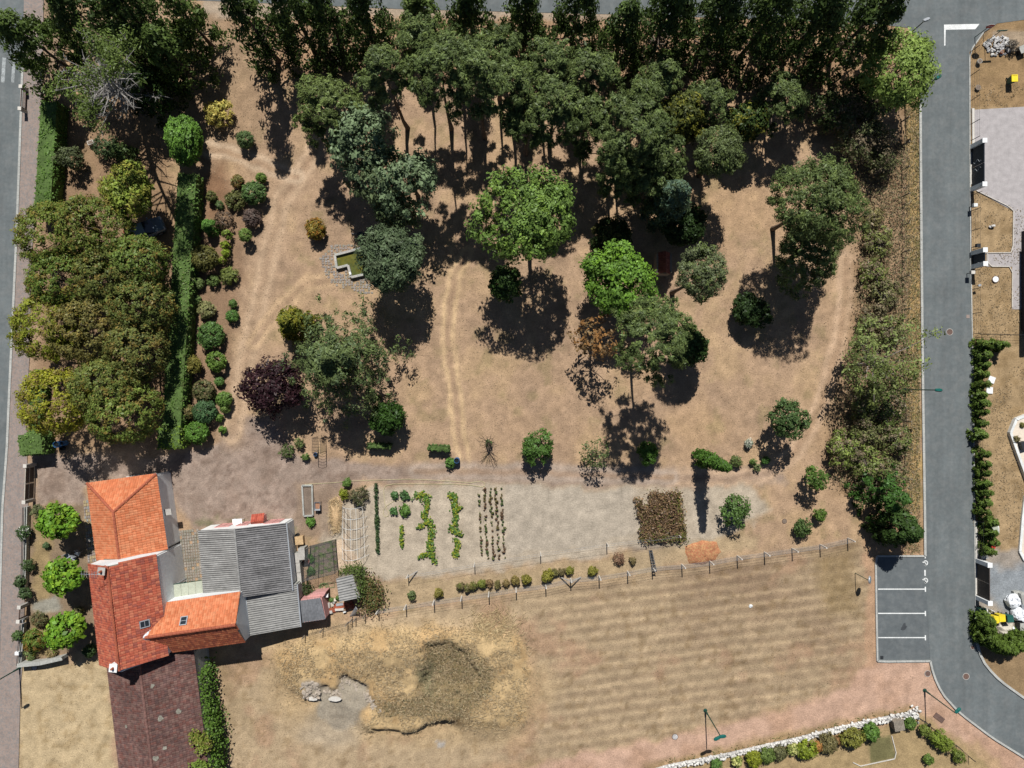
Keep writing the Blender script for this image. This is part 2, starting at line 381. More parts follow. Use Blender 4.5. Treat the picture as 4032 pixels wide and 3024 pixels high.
    mix(pm(cr(1080, 2360, .4882, (1230, 330), (1400, 300), (1700, 460), (1800, 700), (1500, 900), (900, 900), (820, 830), (1180, 740)), 50), sr(132, 116, 82), .85)
    mix(pm(cr(1080, 2360, .4882, (1180, 500), (1290, 470), (1290, 760), (1200, 740)), 20), sr(124, 122, 92), .7)
    clay = cr(1080, 2360, .4882, (420, 680), (500, 730), (560, 610), (740, 670), (790, 780), (700, 960), (600, 1060), (420, 1010), (340, 900), (370, 800), (240, 780), (230, 640), (340, 640))
    mix(pm(clay, 16), sr(172, 160, 140))
    mix(pm(cr(1080, 2360, .4882, (300, 900), (700, 940), (640, 1150), (420, 1200), (200, 1100)), 70), sr(190, 174, 150), .6)
    mix(pm(cr(1080, 2360, .4882, (1290, 1120), (1400, 1130), (1380, 1190), (1300, 1170)), 14), sr(184, 176, 166))
    # straw west plot and the strip by the barn
    mix(pm(fv((40, 1430), (235, 1425), (255, 1700), (40, 1700)), 14), sr(203, 179, 138))
    mix(pm(fv((40, 1430), (235, 1425), (255, 1700), (40, 1700)), 14) * np.clip((fine - .5) * 5, 0, 1), sr(172, 146, 104), .7)
    mix(pm(fv((460, 1440), (560, 1470), (555, 1580), (490, 1600)), 40) * np.clip((mid - .4) * 4, 0, 1), sr(150, 128, 92), .7)
    # sandy pink path
    sand = fv((1884, 1425), (2012, 1425), (2030, 1470), (2080, 1530), (2230, 1650), (2230, 1700), (2130, 1620), (1990, 1545), (1968, 1528), (1790, 1560), (1600, 1600), (1440, 1645), (1340, 1690), (1080, 1690), (1200, 1640), (1500, 1582), (1700, 1534), (1830, 1490))
    mix(pm(sand, 26), sr(208, 170, 144))
    mix(pm(sand, 26) * np.clip((mid - .5) * 5, 0, 1), sr(192, 152, 122), .6)
    mix(pm(fv((1868, 1200), (1890, 1195), (1892, 1440), (1872, 1440)), 16), sr(196, 156, 122), .8)
    # south garden behind the white wall
    mix(pm(fv((1440, 1662), (1600, 1626), (1980, 1545), (2010, 1550), (2170, 1690), (1440, 1720)), 14), sr(180, 154, 110))
    mix(pm(cr(2550, 2750, .5425, (1600, 300), (1760, 268), (1812, 432), (1620, 480)), 10, False), sr(122, 116, 76))
    mix(np.clip(1 - np.abs(line_d(px, py, cr(2550, 2750, .5425, (0, 500), (600, 385), (1100, 270), (1600, 150), (1900, 90)))) / 34, 0, 1) * np.clip((fine - .35) * 4, 0, 1), sr(140, 118, 76), .7)
    # eastern plots
    mix(pm(fv((2095, 40), (2300, 40), (2300, 1700), (2130, 1500), (2100, 1400)), 8, False), sr(180, 152, 112))
    mix(pm(fv((2095, 40), (2300, 40), (2300, 230), (2095, 230)), 8, False), sr(166, 136, 96))
    mix(pm(fv((2100, 40), (2300, 40), (2300, 1500), (2100, 1450)), 8, False) * np.clip((fine - .5) * 6, 0, 1), sr(146, 120, 82), .6)
    mix(pm(fv((2140, 66), (2230, 66), (2230, 110), (2160, 104)), 8, False), sr(176, 160, 140), .6)
    mix(pm(fv((2100, 1180), (2300, 1200), (2300, 1400), (2110, 1400)), 20), sr(170, 158, 144))
    mix(pm(fv((2140, 1230), (2300, 1200), (2300, 1330), (2170, 1330), (2130, 1280)), 30), sr(150, 158, 164), .9)
    mix(pm(fv((2110, 1390), (2300, 1380), (2300, 1520), (2180, 1500), (2120, 1430)), 20), sr(150, 124, 90), .8)
    # west verge under the hedge, foundations
    mix(pm(fv((35, -40), (140, -40), (130, 240), (60, 240)), 12), sr(150, 130, 112), .6)
    C *= (.83 + .34 * fbm(px, py, 14, 90, 2))[:, None] * (.90 + .20 * fbm(px, py, 45, 93, 3))[:, None]
    lum = C @ np.array([.3, .6, .1]); C = lum[:, None] + (C - lum[:, None]) * .93
    return np.clip(C, .004, .9)

def build_ground():
    GX, GY, st = 57.0, 43.5, 0.27
    xs = np.arange(-GX, GX + .01, st); ys = np.arange(-GY, GY + .01, st)
    xx, yy = np.meshgrid(xs, ys); sh = xx.shape; x = xx.ravel(); y = yy.ravel()
    px = x * PXM + 2016; py = 1512 - y * PXM
    z = relief(px, py)
    z = z + (fbm(px, py, 30, 101) - .5) * .03 * np.clip(1 - np.abs(0 * px), 0, 1)
    col = ground_colour(px, py)
    edge = (xx.ravel() <= -GX + 1e-3) | (xx.ravel() >= GX - .1) | (yy.ravel() <= -GY + 1e-3) | (yy.ravel() >= GY - .1)
    z[edge] = 0
    ny, nx = sh
    i = np.arange(ny * nx).reshape(sh)
    q = np.stack([i[:-1, :-1], i[:-1, 1:], i[1:, 1:], i[1:, :-1]], -1).reshape(-1, 4)
    R = 1500.0
    ox = np.array([-R, R, R, -R]); oy = np.array([-R, -R, R, R])
    n0 = len(x)
    V = np.concatenate([np.stack([x, y, z], 1), np.stack([ox, oy, 0 * ox], 1)])
    c = [i[0, 0], i[0, -1], i[-1, -1], i[-1, 0]]
    skirt = [(n0, n0 + 1, *i[0, ::-1][:]) , (n0 + 1, n0 + 2, *i[::-1, -1]), (n0 + 2, n0 + 3, *i[-1, :]), (n0 + 3, n0, *i[:, 0])]
    Cc = np.concatenate([col, np.tile(sr(150, 140, 100), (4, 1))])
    me = bpy.data.meshes.new('ground')
    faces = [tuple(f) for f in q.tolist()] + [tuple(int(t) for t in f) for f in skirt]
    me.from_pydata(V.tolist(), [], faces)
    at = me.color_attributes.new('Col', 'FLOAT_COLOR', 'POINT')
    at.data.foreach_set('color', np.concatenate([Cc, np.ones((len(Cc), 1))], 1).astype(np.float32).ravel())
    me.polygons.foreach_set('use_smooth', [True] * len(me.polygons))
    m = mat('dry_ground', (1, 1, 1), .97, 7.0, .25, .05, attr=True, spec=.1, detail=8)
    me.materials.append(m)
    o = bpy.data.objects.new('ground', me); COL.objects.link(o); o.location.z = -0.02
    return struct(o)
build_ground()
def gz(x, y):
    return float(relief(np.array([x * PXM + 2016.0]), np.array([1512 - y * PXM]))[0]) - .02

# ------------------------------------------------------------------ roads, pavements, kerbs, markings
def sheet(name, pts, z, m, parent=None):
    mb = MB(); a = sum(pts[i][0] * pts[(i + 1) % len(pts)][1] - pts[(i + 1) % len(pts)][0] * pts[i][1] for i in range(len(pts)))
    if a < 0: pts = pts[::-1]
    mb.add([(p[0], p[1], z) for p in pts], [tuple(range(len(pts)))])
    o = mb.build(name, m, parent)
    return o if parent is not None else struct(o)
def G(*p): return [g(*q) for q in p]
west_edge = [(98, -200), (93, 200), (91, 273), (73, 790), (64, 1008), (36, 1615), (30, 1760), (12, 2003), (2, 2367), (-18, 3200)]
road_w = sheet('west_road', G(*west_edge) + G((-330, 3200), (-330, -200)), .010, 'asphalt')
pave_in = [(175, -200), (168, 380), (150, 800), (125, 1000), (118, 1400), (105, 1600), (108, 1780), (112, 2000), (100, 2300), (92, 2600), (82, 2700), (70, 3200)]
sheet('west_pavement', G(*west_edge) + G(*pave_in[::-1]), .055, 'pavement')
sheet('north_road', G((98, -330), (98, -18), (800, 2), (1600, 36), (2400, 56), (3300, 86), (3480, 98), (3580, 110), (3930, 92), (4032, 78), (4500, 60), (4500, -330)), .006, 'asphalt')
e_left = [(3575, 108), (3612, 160), (3622, 260), (3622, 413), (3623, 608), (3626, 1008), (3632, 1555), (3639, 2016), (3641, 2189)]
e_park = [(3446, 2189), (3449, 2400), (3453, 2604), (3661, 2602)]
e_left2 = [(3661, 2602), (3672, 2650), (3690, 2696), (3715, 2738), (3777, 2806), (3905, 2903), (4032, 2982), (4300, 3160)]
e_right = [(3930, 90), (3872, 128), (3817, 205), (3818, 600), (3821, 1008), (3832, 1555), (3836, 2016), (3838, 2198), (3842, 2502), (3851, 2563), (3875, 2611), (3905, 2648), (3940, 2682), (4032, 2748), (4300, 2920)]
sheet('east_road', G(*e_left) + G(*e_left2) + G(*e_right[::-1]), .012, 'asphalt')
sheet('parking_area', G((3641.5, 2189), (3446, 2189), (3449, 2400), (3453, 2604), (3660.5, 2602)), .010, 'asphalt_car')

def resample(pts, step):
    out = [Vector((*pts[0], 0))]; acc = []
    P = [Vector((p[0], p[1], 0)) for p in pts]
    L = 0; res = [P[0].copy()]; need = step
    for a, b in zip(P[:-1], P[1:]):
        d = (b - a).length; t = 0
        while t + need <= d:
            t += need; res.append(a + (b - a) * (t / d)); need = step
        need -= d - t
    res.append(P[-1].copy()) if (res[-1] - P[-1]).length > .2 else None
    return res
def kerb(name, pts, w=.2, h=.12, stone=1.0, shift=0, m='kerb'):
    K = bpy.data.objects.new(name, None); COL.objects.link(K); K['kind'] = 'structure'; K['_o'] = (0., 0., 0.)
    pp = resample(pts, stone)
    for a, b in zip(pp[:-1], pp[1:]):
        d = (b - a); L = d.length
        if L < .1: continue
        c = (a + b) / 2; mb = MB().box((0, 0, h / 2), (L - .014, w, h + .04))
        o = mb.build('kerb_stone', m, None); o.parent = K; o.location = (c.x, c.y, 0); o.rotation_euler = (0, 0, math.atan2(d.y, d.x))
    return K
kerb('west_kerb', G(*west_edge[1:]), .24, .10)
kerb('east_road_kerb', G(*e_left[3:]), .24)
kerb('parking_kerb', G((3641, 2189), (3446, 2189), (3449, 2400), (3453, 2604), (3661, 2602)), .18)
kerb('south_kerb', G(*e_left2), .2)
kerb('east_bend_kerb', G(*e_right[8:]), .24)
kerb('east_edge_kerb', G(*e_right[1:9]), .12, .05)

def mark(name, pts, m='paint', z=.018, parent=None):
    mb = MB(); a = sum(pts[i][0] * pts[(i + 1) % len(pts)][1] - pts[(i + 1) % len(pts)][0] * pts[i][1] for i in range(len(pts)))
    if a < 0: pts = pts[::-1]
    mb.add([(p[0], p[1], z) for p in pts], [tuple(range(len(pts)))])
    o = mb.build(name, m, None); o['kind'] = 'structure'; return o
z4 = zr(3024, 0, .6076); z8 = zr(3024, 2016, .6076)
mark('stop_line', [z4(1140, 160), z4(1370, 155), z4(1343, 190), z4(1151, 193), z4(1149, 295), z4(1141, 297)])
for y0 in (500, 657, 814):
    mark('bay_line', [z8(713, y0 - 4), z8(1015, y0 - 4), z8(1015, y0 - 16), z8(1023, y0 - 16), z8(1024, y0 + 17), z8(1016, y0 + 17), z8(1015, y0 + 3), z8(713, y0 + 3)])
mark('bay_dash', [z8(1012, 375), z8(1021, 375), z8(1022, 414), z8(1013, 414)])
mark('bay_dash', [z8(1014, 287), z8(1022, 287), z8(1022, 300), z8(1014, 300)])
for yy in (330, 443):
    mb = MB(); c = Vector((*z8(1020, yy), .019)); u = 18.0 / 1659 * 1008 / 38   # symbol radius, metres
    def sc(x, y): return (c.x + x * u, c.y + y * u, .019)
    n = 14
    for k in range(n - 4):
        a0 = math.radians(140) - 2 * math.pi * k / n; a1 = math.radians(140) - 2 * math.pi * (k + 1) / n
        mb.add([sc(.95 * math.cos(a0), .95 * math.sin(a0)), sc(.95 * math.cos(a1), .95 * math.sin(a1)), sc(.62 * math.cos(a1), .62 * math.sin(a1)), sc(.62 * math.cos(a0), .62 * math.sin(a0))], [(0, 1, 2, 3)])
    mb.add([sc(-1.1, .5), sc(.25, .25), sc(.2, -.05), sc(-1.1, .15)], [(3, 2, 1, 0)])
    mb.add([sc(-.05, .2), sc(.28, .2), sc(.3, -.75), sc(-.05, -.75)], [(3, 2, 1, 0)])
    mb.add([sc(-.3, -.55), sc(.3, -.55), sc(.3, -.95), sc(.0, -1.15), sc(-.3, -.8)], [(4, 3, 2, 1, 0)])
    o = mb.build('wheelchair_symbol', 'paint'); o['kind'] = 'structure'
for (xa, xb) in ((4, 20), (44, 58)):
    mark('crossing_bar', G((xa + 6, 226), (xb + 4, 229), (xb - 2, 326), (xa, 324)), 'wornpaint', .0145)
mark('oil_stain', [z8(*p) for p in ((878, 722), (890, 716), (892, 735), (902, 742), (888, 762), (872, 768), (858, 762), (866, 745))], mat('oil', (.05, .055, .06), .7, 12, .3), .0145)
def disc(name, c, r, z, m, label, cat='manhole', grp=None):
    root = thing(name, label, cat, (c[0], c[1], 0), grp)
    MB().lathe((c[0], c[1], 0), [(r, z - .03), (r, z)], 18).build('frame', 'iron' if m != 'iron' else 'conc', root)
    MB().lathe((c[0], c[1], 0), [(r * .84, z - .02), (r * .84, z + .008), (r * .3, z + .012)], 18).build('cover', m, root)
disc('manhole_cover', z8(1035, 1047), .34, .02, 'iron', 'rusty round manhole cover in the sandy corner beside the parking bays')
disc('manhole_cover', z8(1283, 1065), .36, .028, 'iron', 'rusty round manhole cover in the bend of the asphalt road')
disc('manhole_cover', z8(1325, 877), .22, .028, 'iron', 'small rusty manhole cover by the kerb under the big thuja hedge')
disc('manhole_cover', g(3739, 1307), .36, .028, 'iron', 'round manhole cover in the straight road beside the leaning sparse birch')
disc('manhole_cover', g(2658, 2901), .33, .02, 'greyrock', 'grey round manhole cover on the sandy path near the double street lamp')
disc('manhole_cover', g(136, 2628), .33, .02, 'conc', 'pale round manhole cover in the straw grass below the garden end wall')
mb = MB().box((*g(3811, 1246), .018), (.35, .35, .03)); one(mb, 'drain_cover', 'pavement', 'small square drain cover at the right edge of the road', 'drain')
mb = MB().box((*g(2550 + 2115 * .5425, 2750 + 140 * .5425), .015), (1.15, .55, .05), -.65); gr = one(mb, 'drain_grate', 'iron', 'dark rectangular grate in the sandy path near the single street lamp', 'grate')
mb = MB().box((*z8(737, 943), .02), (.32, .34, .03)); one(mb, 'drain_grate', 'dark', 'small square drain grate in the lower corner of the parking area', 'grate')
# ------------------------------------------------------------------ foliage
def leaf_mesh(name, P, Nrm, L, W, C, rng, m='leaf', axis=None):
    n = len(P)
    Nrm = Nrm / (np.linalg.norm(Nrm, axis=1, keepdims=True) + 1e-9)
    A = rng.normal(size=(n, 3)) if axis is None else axis + rng.normal(size=(n, 3)) * .35
    t = A - (A * Nrm).sum(1, keepdims=True) * Nrm; t /= np.linalg.norm(t, axis=1, keepdims=True) + 1e-9
    b = np.cross(Nrm, t)
    L = np.broadcast_to(np.asarray(L, float), (n,))[:, None] / 2; W = np.broadcast_to(np.asarray(W, float), (n,))[:, None] / 2
    V = np.empty((n, 4, 3)); V[:, 0] = P - t * L; V[:, 1] = P + b * W - t * L * .1; V[:, 2] = P + t * L - Nrm * L * .25; V[:, 3] = P - b * W - t * L * .1
    me = bpy.data.meshes.new(name)
    me.vertices.add(4 * n); me.vertices.foreach_set('co', V.astype(np.float32).ravel())
    me.loops.add(4 * n); me.loops.foreach_set('vertex_index', np.arange(4 * n, dtype=np.int32))
    me.polygons.add(n); me.polygons.foreach_set('loop_start', np.arange(0, 4 * n, 4, dtype=np.int32))
    me.polygons.foreach_set('loop_total', np.full(n, 4, np.int32))
    me.update(calc_edges=True)
    at = me.color_attributes.new('Col', 'FLOAT_COLOR', 'POINT')
    cc = np.repeat(np.concatenate([C, np.ones((n, 1))], 1), 4, axis=0)
    at.data.foreach_set('color', cc.astype(np.float32).ravel())
    me.materials.append(M[m])
    return me
def udirs(rng, n):
    u = rng.normal(size=(n, 3)); return u / np.linalg.norm(u, axis=1, keepdims=True)
def clumps(form, rng, R, h0, h1, n):
    hh = h1 - h0
    if form == 'dome':
        u = udirs(rng, n * 2); u = u[u[:, 2] > -.55][:n]
        lob = udirs(rng, 9); lob[:, 2] = lob[:, 2] * .6 + .15; amp = rng.uniform(.1, .42 if R > 2.4 else .32, 9)
        rad = (.74 if R > 2.4 else .84) + (np.clip(u @ lob.T, 0, 1) ** 6 * amp).sum(1)
        rr = np.where(rng.random(len(u)) < .2, rng.uniform(.25, .6, len(u)), rng.uniform(.68, .92, len(u)))
        c = u * (rad * rr)[:, None] * np.array([R, R, hh / 2]); c[:, 2] += (h0 + h1) / 2
        return c
    if form == 'mound':
        u = udirs(rng, n * 2); u = u[u[:, 2] > -.45][:n]; lob = udirs(rng, 8); amp = rng.uniform(.03, .16, 8)
        rad = .88 + (np.clip(u @ lob.T, 0, 1) ** 4 * amp).sum(1); c = u * (rad * rng.uniform(.78, .94, len(u)))[:, None] * np.array([R, R, hh / 2]); c[:, 2] += (h0 + h1) / 2
        return c
    if form == 'ball':
        u = udirs(rng, n * 2); u = u[u[:, 2] > -.7][:n]
        c = u * rng.uniform(.74, .84, len(u))[:, None] * np.array([R, R, hh / 2]); c[:, 2] += (h0 + h1) / 2
        return c
    if form == 'cone':
        t = rng.random(n) ** 1.15; a = rng.random(n) * 6.283
        lob = 1 + .16 * np.sin(a * 3 + rng.random() * 6) * rng.random(n) + .1 * np.sin(t * 25 + a * 2)
        r = R * (1 - t ** 1.6) ** .8 * lob * np.where(rng.random(n) < .25, rng.uniform(.3, .7, n), rng.uniform(.78, 1.0, n))
        return np.stack([r * np.cos(a), r * np.sin(a), h0 + t * hh], 1)
    if form == 'pine':
        k = max(10, int(R * R * 2.2 + 8)); pads = []
        for i in range(k):
            a = i * 2.4 + rng.random() * .8; rr = R * math.sqrt((i + .5) / k) * rng.uniform(.78, 1.0); z = h0 + hh * (.95 - .75 * (rr / R) ** 1.6 + rng.normal() * .13)
            pads.append((rr * math.cos(a), rr * math.sin(a), z, (.42 + .16 * R) * rng.uniform(.65, 1.25)))
        pads = np.array(pads); i = rng.integers(0, len(pads), n)
        u = udirs(rng, n); u[:, 2] = np.abs(u[:, 2]) * .8 - .15
        c = pads[i, :3] + u * pads[i, 3:4] * rng.uniform(.35, 1.0, (n, 1)) * np.array([1, 1, .6])
        return c[np.argsort(i, kind='stable')]
    if form == 'cedar':
        c = []; nt = max(4, int(hh / 1.1)); per = max(4, n // (nt * 6))
        for ti in range(nt):
            t = ti / max(1, nt - 1); z = h0 + t * hh; Rt = R * (1 - t ** 1.7) ** .75 + .25
            nb = rng.integers(5, 8)
            for b in range(nb):
                a = b * 6.283 / nb + ti * 1.1 + rng.normal() * .25; Lb = Rt * rng.uniform(.72, 1.12)
                for q in range(per):
                    s = rng.uniform(.14, 1.0); w = (1.05 - abs(s - .6)) * Rt * .17
                    c.append((s * Lb * math.cos(a) + rng.normal() * w, s * Lb * math.sin(a) + rng.normal() * w, z - .22 * s * Lb * .5 + rng.normal() * .14))
        return np.array(c)
    if form == 'box':                      # R = (sx, sy)
        sx, sy = R; k = n; c = []
        areas = np.array([sx * sy, sx * hh, sx * hh, sy * hh, sy * hh]); f = rng.choice(5, k, p=areas / areas.sum())
        x = rng.uniform(-.5, .5, k) * sx; y = rng.uniform(-.5, .5, k) * sy; z = rng.uniform(h0, h1, k)
        z = np.where(f == 0, h1, z); y = np.where(f == 1, -sy / 2, np.where(f == 2, sy / 2, y)); x = np.where(f == 3, -sx / 2, np.where(f == 4, sx / 2, x))
        return np.stack([x, y, z], 1)
def crown(name, form, rng, R, h0, h1, col, leaf=.28, width=.55, rc=None, nclump=None, per=None, col2=None, mix2=.25, var=.28, dens=1.0, flat=.8, up=.5, m='leaf', droop=False):
    col = np.asarray(col, float); hh = h1 - h0
    Rm = R if form != 'box' else .5
    if rc is None: rc = .14 * Rm + .16
    if nclump is None:
        area = (2 * math.pi * Rm * Rm + 2 * math.pi * Rm * hh * .8) if form != 'box' else (R[0] * R[1] + 2 * hh * (R[0] + R[1]))
        nclump = int(max(14, area / (math.pi * rc * rc) * 1.35 * min(1.0, dens * 1.1)))
    if form == 'pine': var = var * 1.35
    if per is None: per = int(max(6, 4.6 * dens * rc * rc / (leaf * leaf * width * .5)))
    c = clumps(form, rng, R, h0, h1, nclump)
    n = len(c); i = np.repeat(np.arange(n), per)
    u = udirs(rng, len(i)); rr = rc * rng.uniform(.7, 1.25, n)
    P = c[i] + u * rr[i][:, None] * (rng.random(len(i)) ** .45)[:, None] * np.array([1, 1, flat])
    P[:, 2] = np.maximum(P[:, 2], .03)
    mid = np.array([0, 0, (h0 + h1) / 2]); out = P - mid; out[:, 2] /= max(.5, hh / (2 * Rm + .01)); out /= np.linalg.norm(out, axis=1, keepdims=True) + 1e-6
    Nr = u * .6 + out * .7 + rng.normal(size=u.shape) * .45 + np.array([0, 0, up])
    cf = rng.uniform(1 - var, 1 + var, n); lf = rng.uniform(.78, 1.22, len(i))
    C = np.tile(col, (len(i), 1))
    if col2 is not None:
        sel = (rng.random(n) < mix2)[i] ^ (rng.random(len(i)) < .12)
        C[sel] = np.asarray(col2)
    C = C * (cf[i] * lf)[:, None]
    Ls = leaf * np.clip(rng.lognormal(-.08, .38, len(i)), .4, 1.9)
    return leaf_mesh(name, P, Nr, Ls, Ls * width, np.clip(C, .002, .8), rng, m, axis=(np.array([0, 0, -1.0]) if droop else None)), c

def trunk_mesh(rng, h, r, cl, nlimb=7, bend=.06, h_split=.35, sticks=0):
    mb = MB(); k = 6; pts = []; x = y = 0.0
    for i in range(k + 1):
        t = i / k; pts.append((x, y, h * t)); x += rng.normal() * bend * h / k * .5; y += rng.normal() * bend * h / k * .5
    rad = [r * (1.35 if i == 0 else 1) * (1 - .8 * i / k) for i in range(k + 1)]
    mb.tube(pts, rad, 7)
    if cl is not None and len(cl):
        idx = rng.choice(len(cl), min(nlimb, len(cl)), replace=False)
        for j in idx:
            e = cl[j]; z0 = min(h * .92, max(h * h_split * .8, e[2] - rng.uniform(.2, .8) * math.hypot(e[0], e[1]) - .2)); s = z0 / h * k; a = int(s); f = s - a
            p0 = np.array(pts[a]) * (1 - f) + np.array(pts[min(a + 1, k)]) * f
            r0 = r * (1 - .8 * z0 / h) * .55
            midp = p0 * .5 + np.array(e) * .5 + np.array([0, 0, -.08 * h * .3]) + rng.normal(size=3) * .12
            mb.tube([p0, midp, e], [r0, r0 * .65, r0 * .25], 5)
    return mb
SEED = [100]
def tree(label, vis, zc, R, h0, h1, col, form='dome', name='broadleaf_tree', cat='tree', group=None, bark='bark', tr=None, fvu=True, nlimb=8, **kw):
    SEED[0] += 1; rng = np.random.default_rng(SEED[0])
    b = gf(*vis, zc) if fvu else g(*vis, zc)
    root = thing(name, label, cat, (b[0], b[1], 0), group)
    me, cl = crown('crown', form, rng, R, h0, h1, col, **kw)
    o = bpy.data.objects.new('crown', me); COL.objects.link(o); o.parent = root
    r = tr or (.07 + .012 * h1)
    t = trunk_mesh(rng, h1 * (.82 if form != 'dome' else .7), r, cl, nlimb)
    t.v = [(v[0] + b[0], v[1] + b[1], v[2]) for v in t.v]
    t.build('trunk', bark, root)
    return root

# base colours of leaves
GR = dict(pine=(.096, .132, .044), pine_l=(.128, .168, .05), cyp=(.046, .072, .02), cypl=(.078, .118, .028), bright=(.115, .215, .035), mid=(.085, .15, .035),
          dark=(.028, .052, .014), silver=(.165, .225, .115), blue=(.088, .125, .062), olive=(.115, .115, .035), yel=(.175, .175, .028), purple=(.032, .014, .018),
          linden=(.125, .25, .025), hedge=(.125, .225, .045), gold=(.40, .33, .085), rust=(.17, .085, .03), brown=(.14, .09, .055))

EVG = 'tall dark evergreens in the row along the top road'
def evergreen(label, x, y, h, R, col='cyp', grp=EVG, h0=.8, zc=7, **kw):
    return tree(label, (x, y), zc, R, h0, h, GR[col], 'cone', 'cypress_tree', 'tree', grp, leaf=.34, width=.45, rc=.66, dens=.62, col2=GR['cypl'], mix2=.2, up=.2, droop=True, nlimb=14, **kw)
EV = [(548, 52, 14.5, 2.7, 'leftmost tall dark evergreen of the row, its long shadow reaching the fork of the tracks'),
      (640, 40, 14.0, 2.6, 'second tall dark evergreen from the left in the row along the top road'),
      (712, 44, 13.5, 2.3, 'third tall dark evergreen from the left in the row along the top road'),
      (795, 36, 13.5, 2.4, 'fourth tall dark evergreen of the row, above the leftmost leaning pine'),
      (1015, 30, 14.0, 2.5, 'narrow dark evergreen of the top row, above the two pines with long bare trunks'),
      (1130, 34, 14.0, 2.6, 'dark evergreen of the top row left of the middle of the picture edge'),
      (1245, 36, 14.0, 2.6, 'dark ragged evergreen with drooping boughs, top row just right of the middle'),
      (1345, 58, 11.5, 2.3, 'shorter pointed dark evergreen in the top row with its tip below the road'),
      (1435, 42, 14.0, 2.8, 'dark evergreen of the top row above the yellow green cypress'),
      (1540, 42, 13.5, 2.7, 'dark evergreen of the top row above the round grey green pine'),
      (1645, 44, 14.0, 2.8, 'third broad dark evergreen from the right end of the top row'),
      (1750, 42, 14.0, 2.9, 'second broad dark evergreen from the right end of the top row'),
      (1862, 46, 13.5, 3.2, 'rightmost dark evergreen of the top row beside the road junction')]
for x, y, h, R, lab in EV: evergreen(lab, x, y + (14 if x > 1300 else 6), h + (.8 if x > 1300 else .2), R * (1.22 if x > 1300 else .98), h0=.3)
tree('low green cypress tucked between tall evergreens left of the pines at top', (905, 30), 5, 2.4, .6, 9, GR['cypl'], 'cone', 'cypress_tree', leaf=.32, width=.45, rc=.55, dens=.75, col2=GR['pine_l'])
evergreen('dark conifer overhanging the road in the far top left corner', 72, 92, 10.5, 3.6, 'cypl', 'evergreens in the top left corner', zc=6)
evergreen('tall dark conifer second from the left road in the top left corner', 190, 48, 12.5, 4.0, 'cyp', 'evergreens in the top left corner', zc=7)
evergreen('tall dark conifer at the top edge above the leaning dead-branched pine', 300, 48, 12.0, 3.8, 'cyp', 'evergreens in the top left corner', zc=6)
evergreen('broad dark conifer with lighter tips above the clipped hedge block', 372, 118, 9.0, 3.3, 'cypl', 'evergreens in the top left corner', zc=4.5)
evergreen('dark conifer at the top edge beside the bare lane', 410, 45, 10, 2.1, 'cypl', 'evergreens in the top left corner', zc=5)
evergreen('short dark conifer between the corner trees and the hedge block', 322, 190, 7.0, 2.9, 'dark', 'evergreens in the top left corner', zc=3.5)

PN = 'tall pines in the park'
def pine(label, x, y, zc, R, col='pine', hh=2.6, **kw):
    kw.setdefault('group', PN)
    R = R * 1.22; hh = hh * 1.12; kw.setdefault('nclump', int(31 * R * R + 60))
    return tree(label, (x, y), zc, R, zc - hh * .9, zc + hh, GR[col], 'pine', 'pine_tree', 'tree', leaf=.255, width=.32, rc=.31, per=40, col2=GR['pine_l'], mix2=.25, dens=.8, up=.6, bark='bark', tr=.2, **kw)
pine('pine leaning outward with a visible bare trunk, leftmost of the tall pines', 835, 165, 12.4, 2.0, hh=3.0)
pine('pine with a long slender bare trunk, second from the left', 946, 155, 13.5, 2.5, hh=3.0)
pine('pine right of the slender trunked pair, grey green crown', 1035, 185, 13, 2.4, hh=3.2)
pine('small grey green pine just below the top row of evergreens', 905, 95, 10, 2.0)
pine('pine in the middle of the wood with pale dead twigs on its lower side', 1110, 190, 11, 2.0)
pine('flat topped olive green pine under the middle evergreens', 1182, 145, 10, 2.1)
pine('broad green pine above the large bright oak', 1200, 238, 10, 2.7, 'pine', 2.8)
pine('largest spreading pine in the middle of the wood with white dead branch tips', 1356, 300, 8.5, 3.7, 'pine', 3.6)
pine('lower spreading pine bough tree below the largest pine', 1335, 370, 7.0, 2.0, 'pine', 1.8)
pine('small upright pine between the evergreens and the yellow green cypress', 1389, 205, 8, 1.5, 'pine', 2.0)
pine('pine at the lower centre whose trunk shadow falls on the lawn', 1413, 728, 12.5, 3.0, 'pine', 2.6)
for (x, y, zc, R, lab) in [(985, 112, 10, 1.9, 'small pine in the second rank between two dark evergreens, left of the middle'), (1075, 118, 10, 2.0, 'small pine in the second rank just left of the picture middle'),
        (1275, 165, 9, 2.2, 'dim pine in the shade of the top row right of the picture middle'), (1268, 255, 8, 2.0, 'pine filling the gap between the broad pine and the largest pine'),
        (1425, 178, 7, 2.0, 'dim pine in the shade above the yellow green cypress'), (1530, 225, 6, 1.9, 'low pine in deep shade above the round grey green pine'),
        (1425, 340, 7, 2.2, 'dark pine between the largest pine and the round grey green one'), (1400, 395, 6, 1.8, 'dark pine just left of the blue grey spruce'), (1140, 265, 9, 1.9, 'slender pine above the crown of the large bright oak'), (1690, 215, 5, 2.2, 'low dark pine in the deep shade at the top right of the lawn')]:
    pine(lab, x, y, zc, R, 'pine', 2.2)
pine('light yellowish green pine left of the silver leaved trees', 712, 238, 7.5, 2.8, 'pine_l', 2.6)
def round_pine(label, x, y, zc, R, hh, col=GR['pine'], dens=.62):
    return tree(label, (x, y), zc, R, zc - hh, zc + hh * .9, col, 'dome', 'pine_tree', 'tree', PN, leaf=.235, width=.34, rc=.40, dens=dens, var=.36, col2=GR['pine_l'], mix2=.3, up=.5, tr=.22)
round_pine('big dense pine at the right edge of the lawn beside the thicket', 1768, 436, 11.0, 4.6, 5.2)
round_pine('lower grey green pine joined below the big dense pine on the right', 1748, 540, 4.6, 3.9, 3.4)
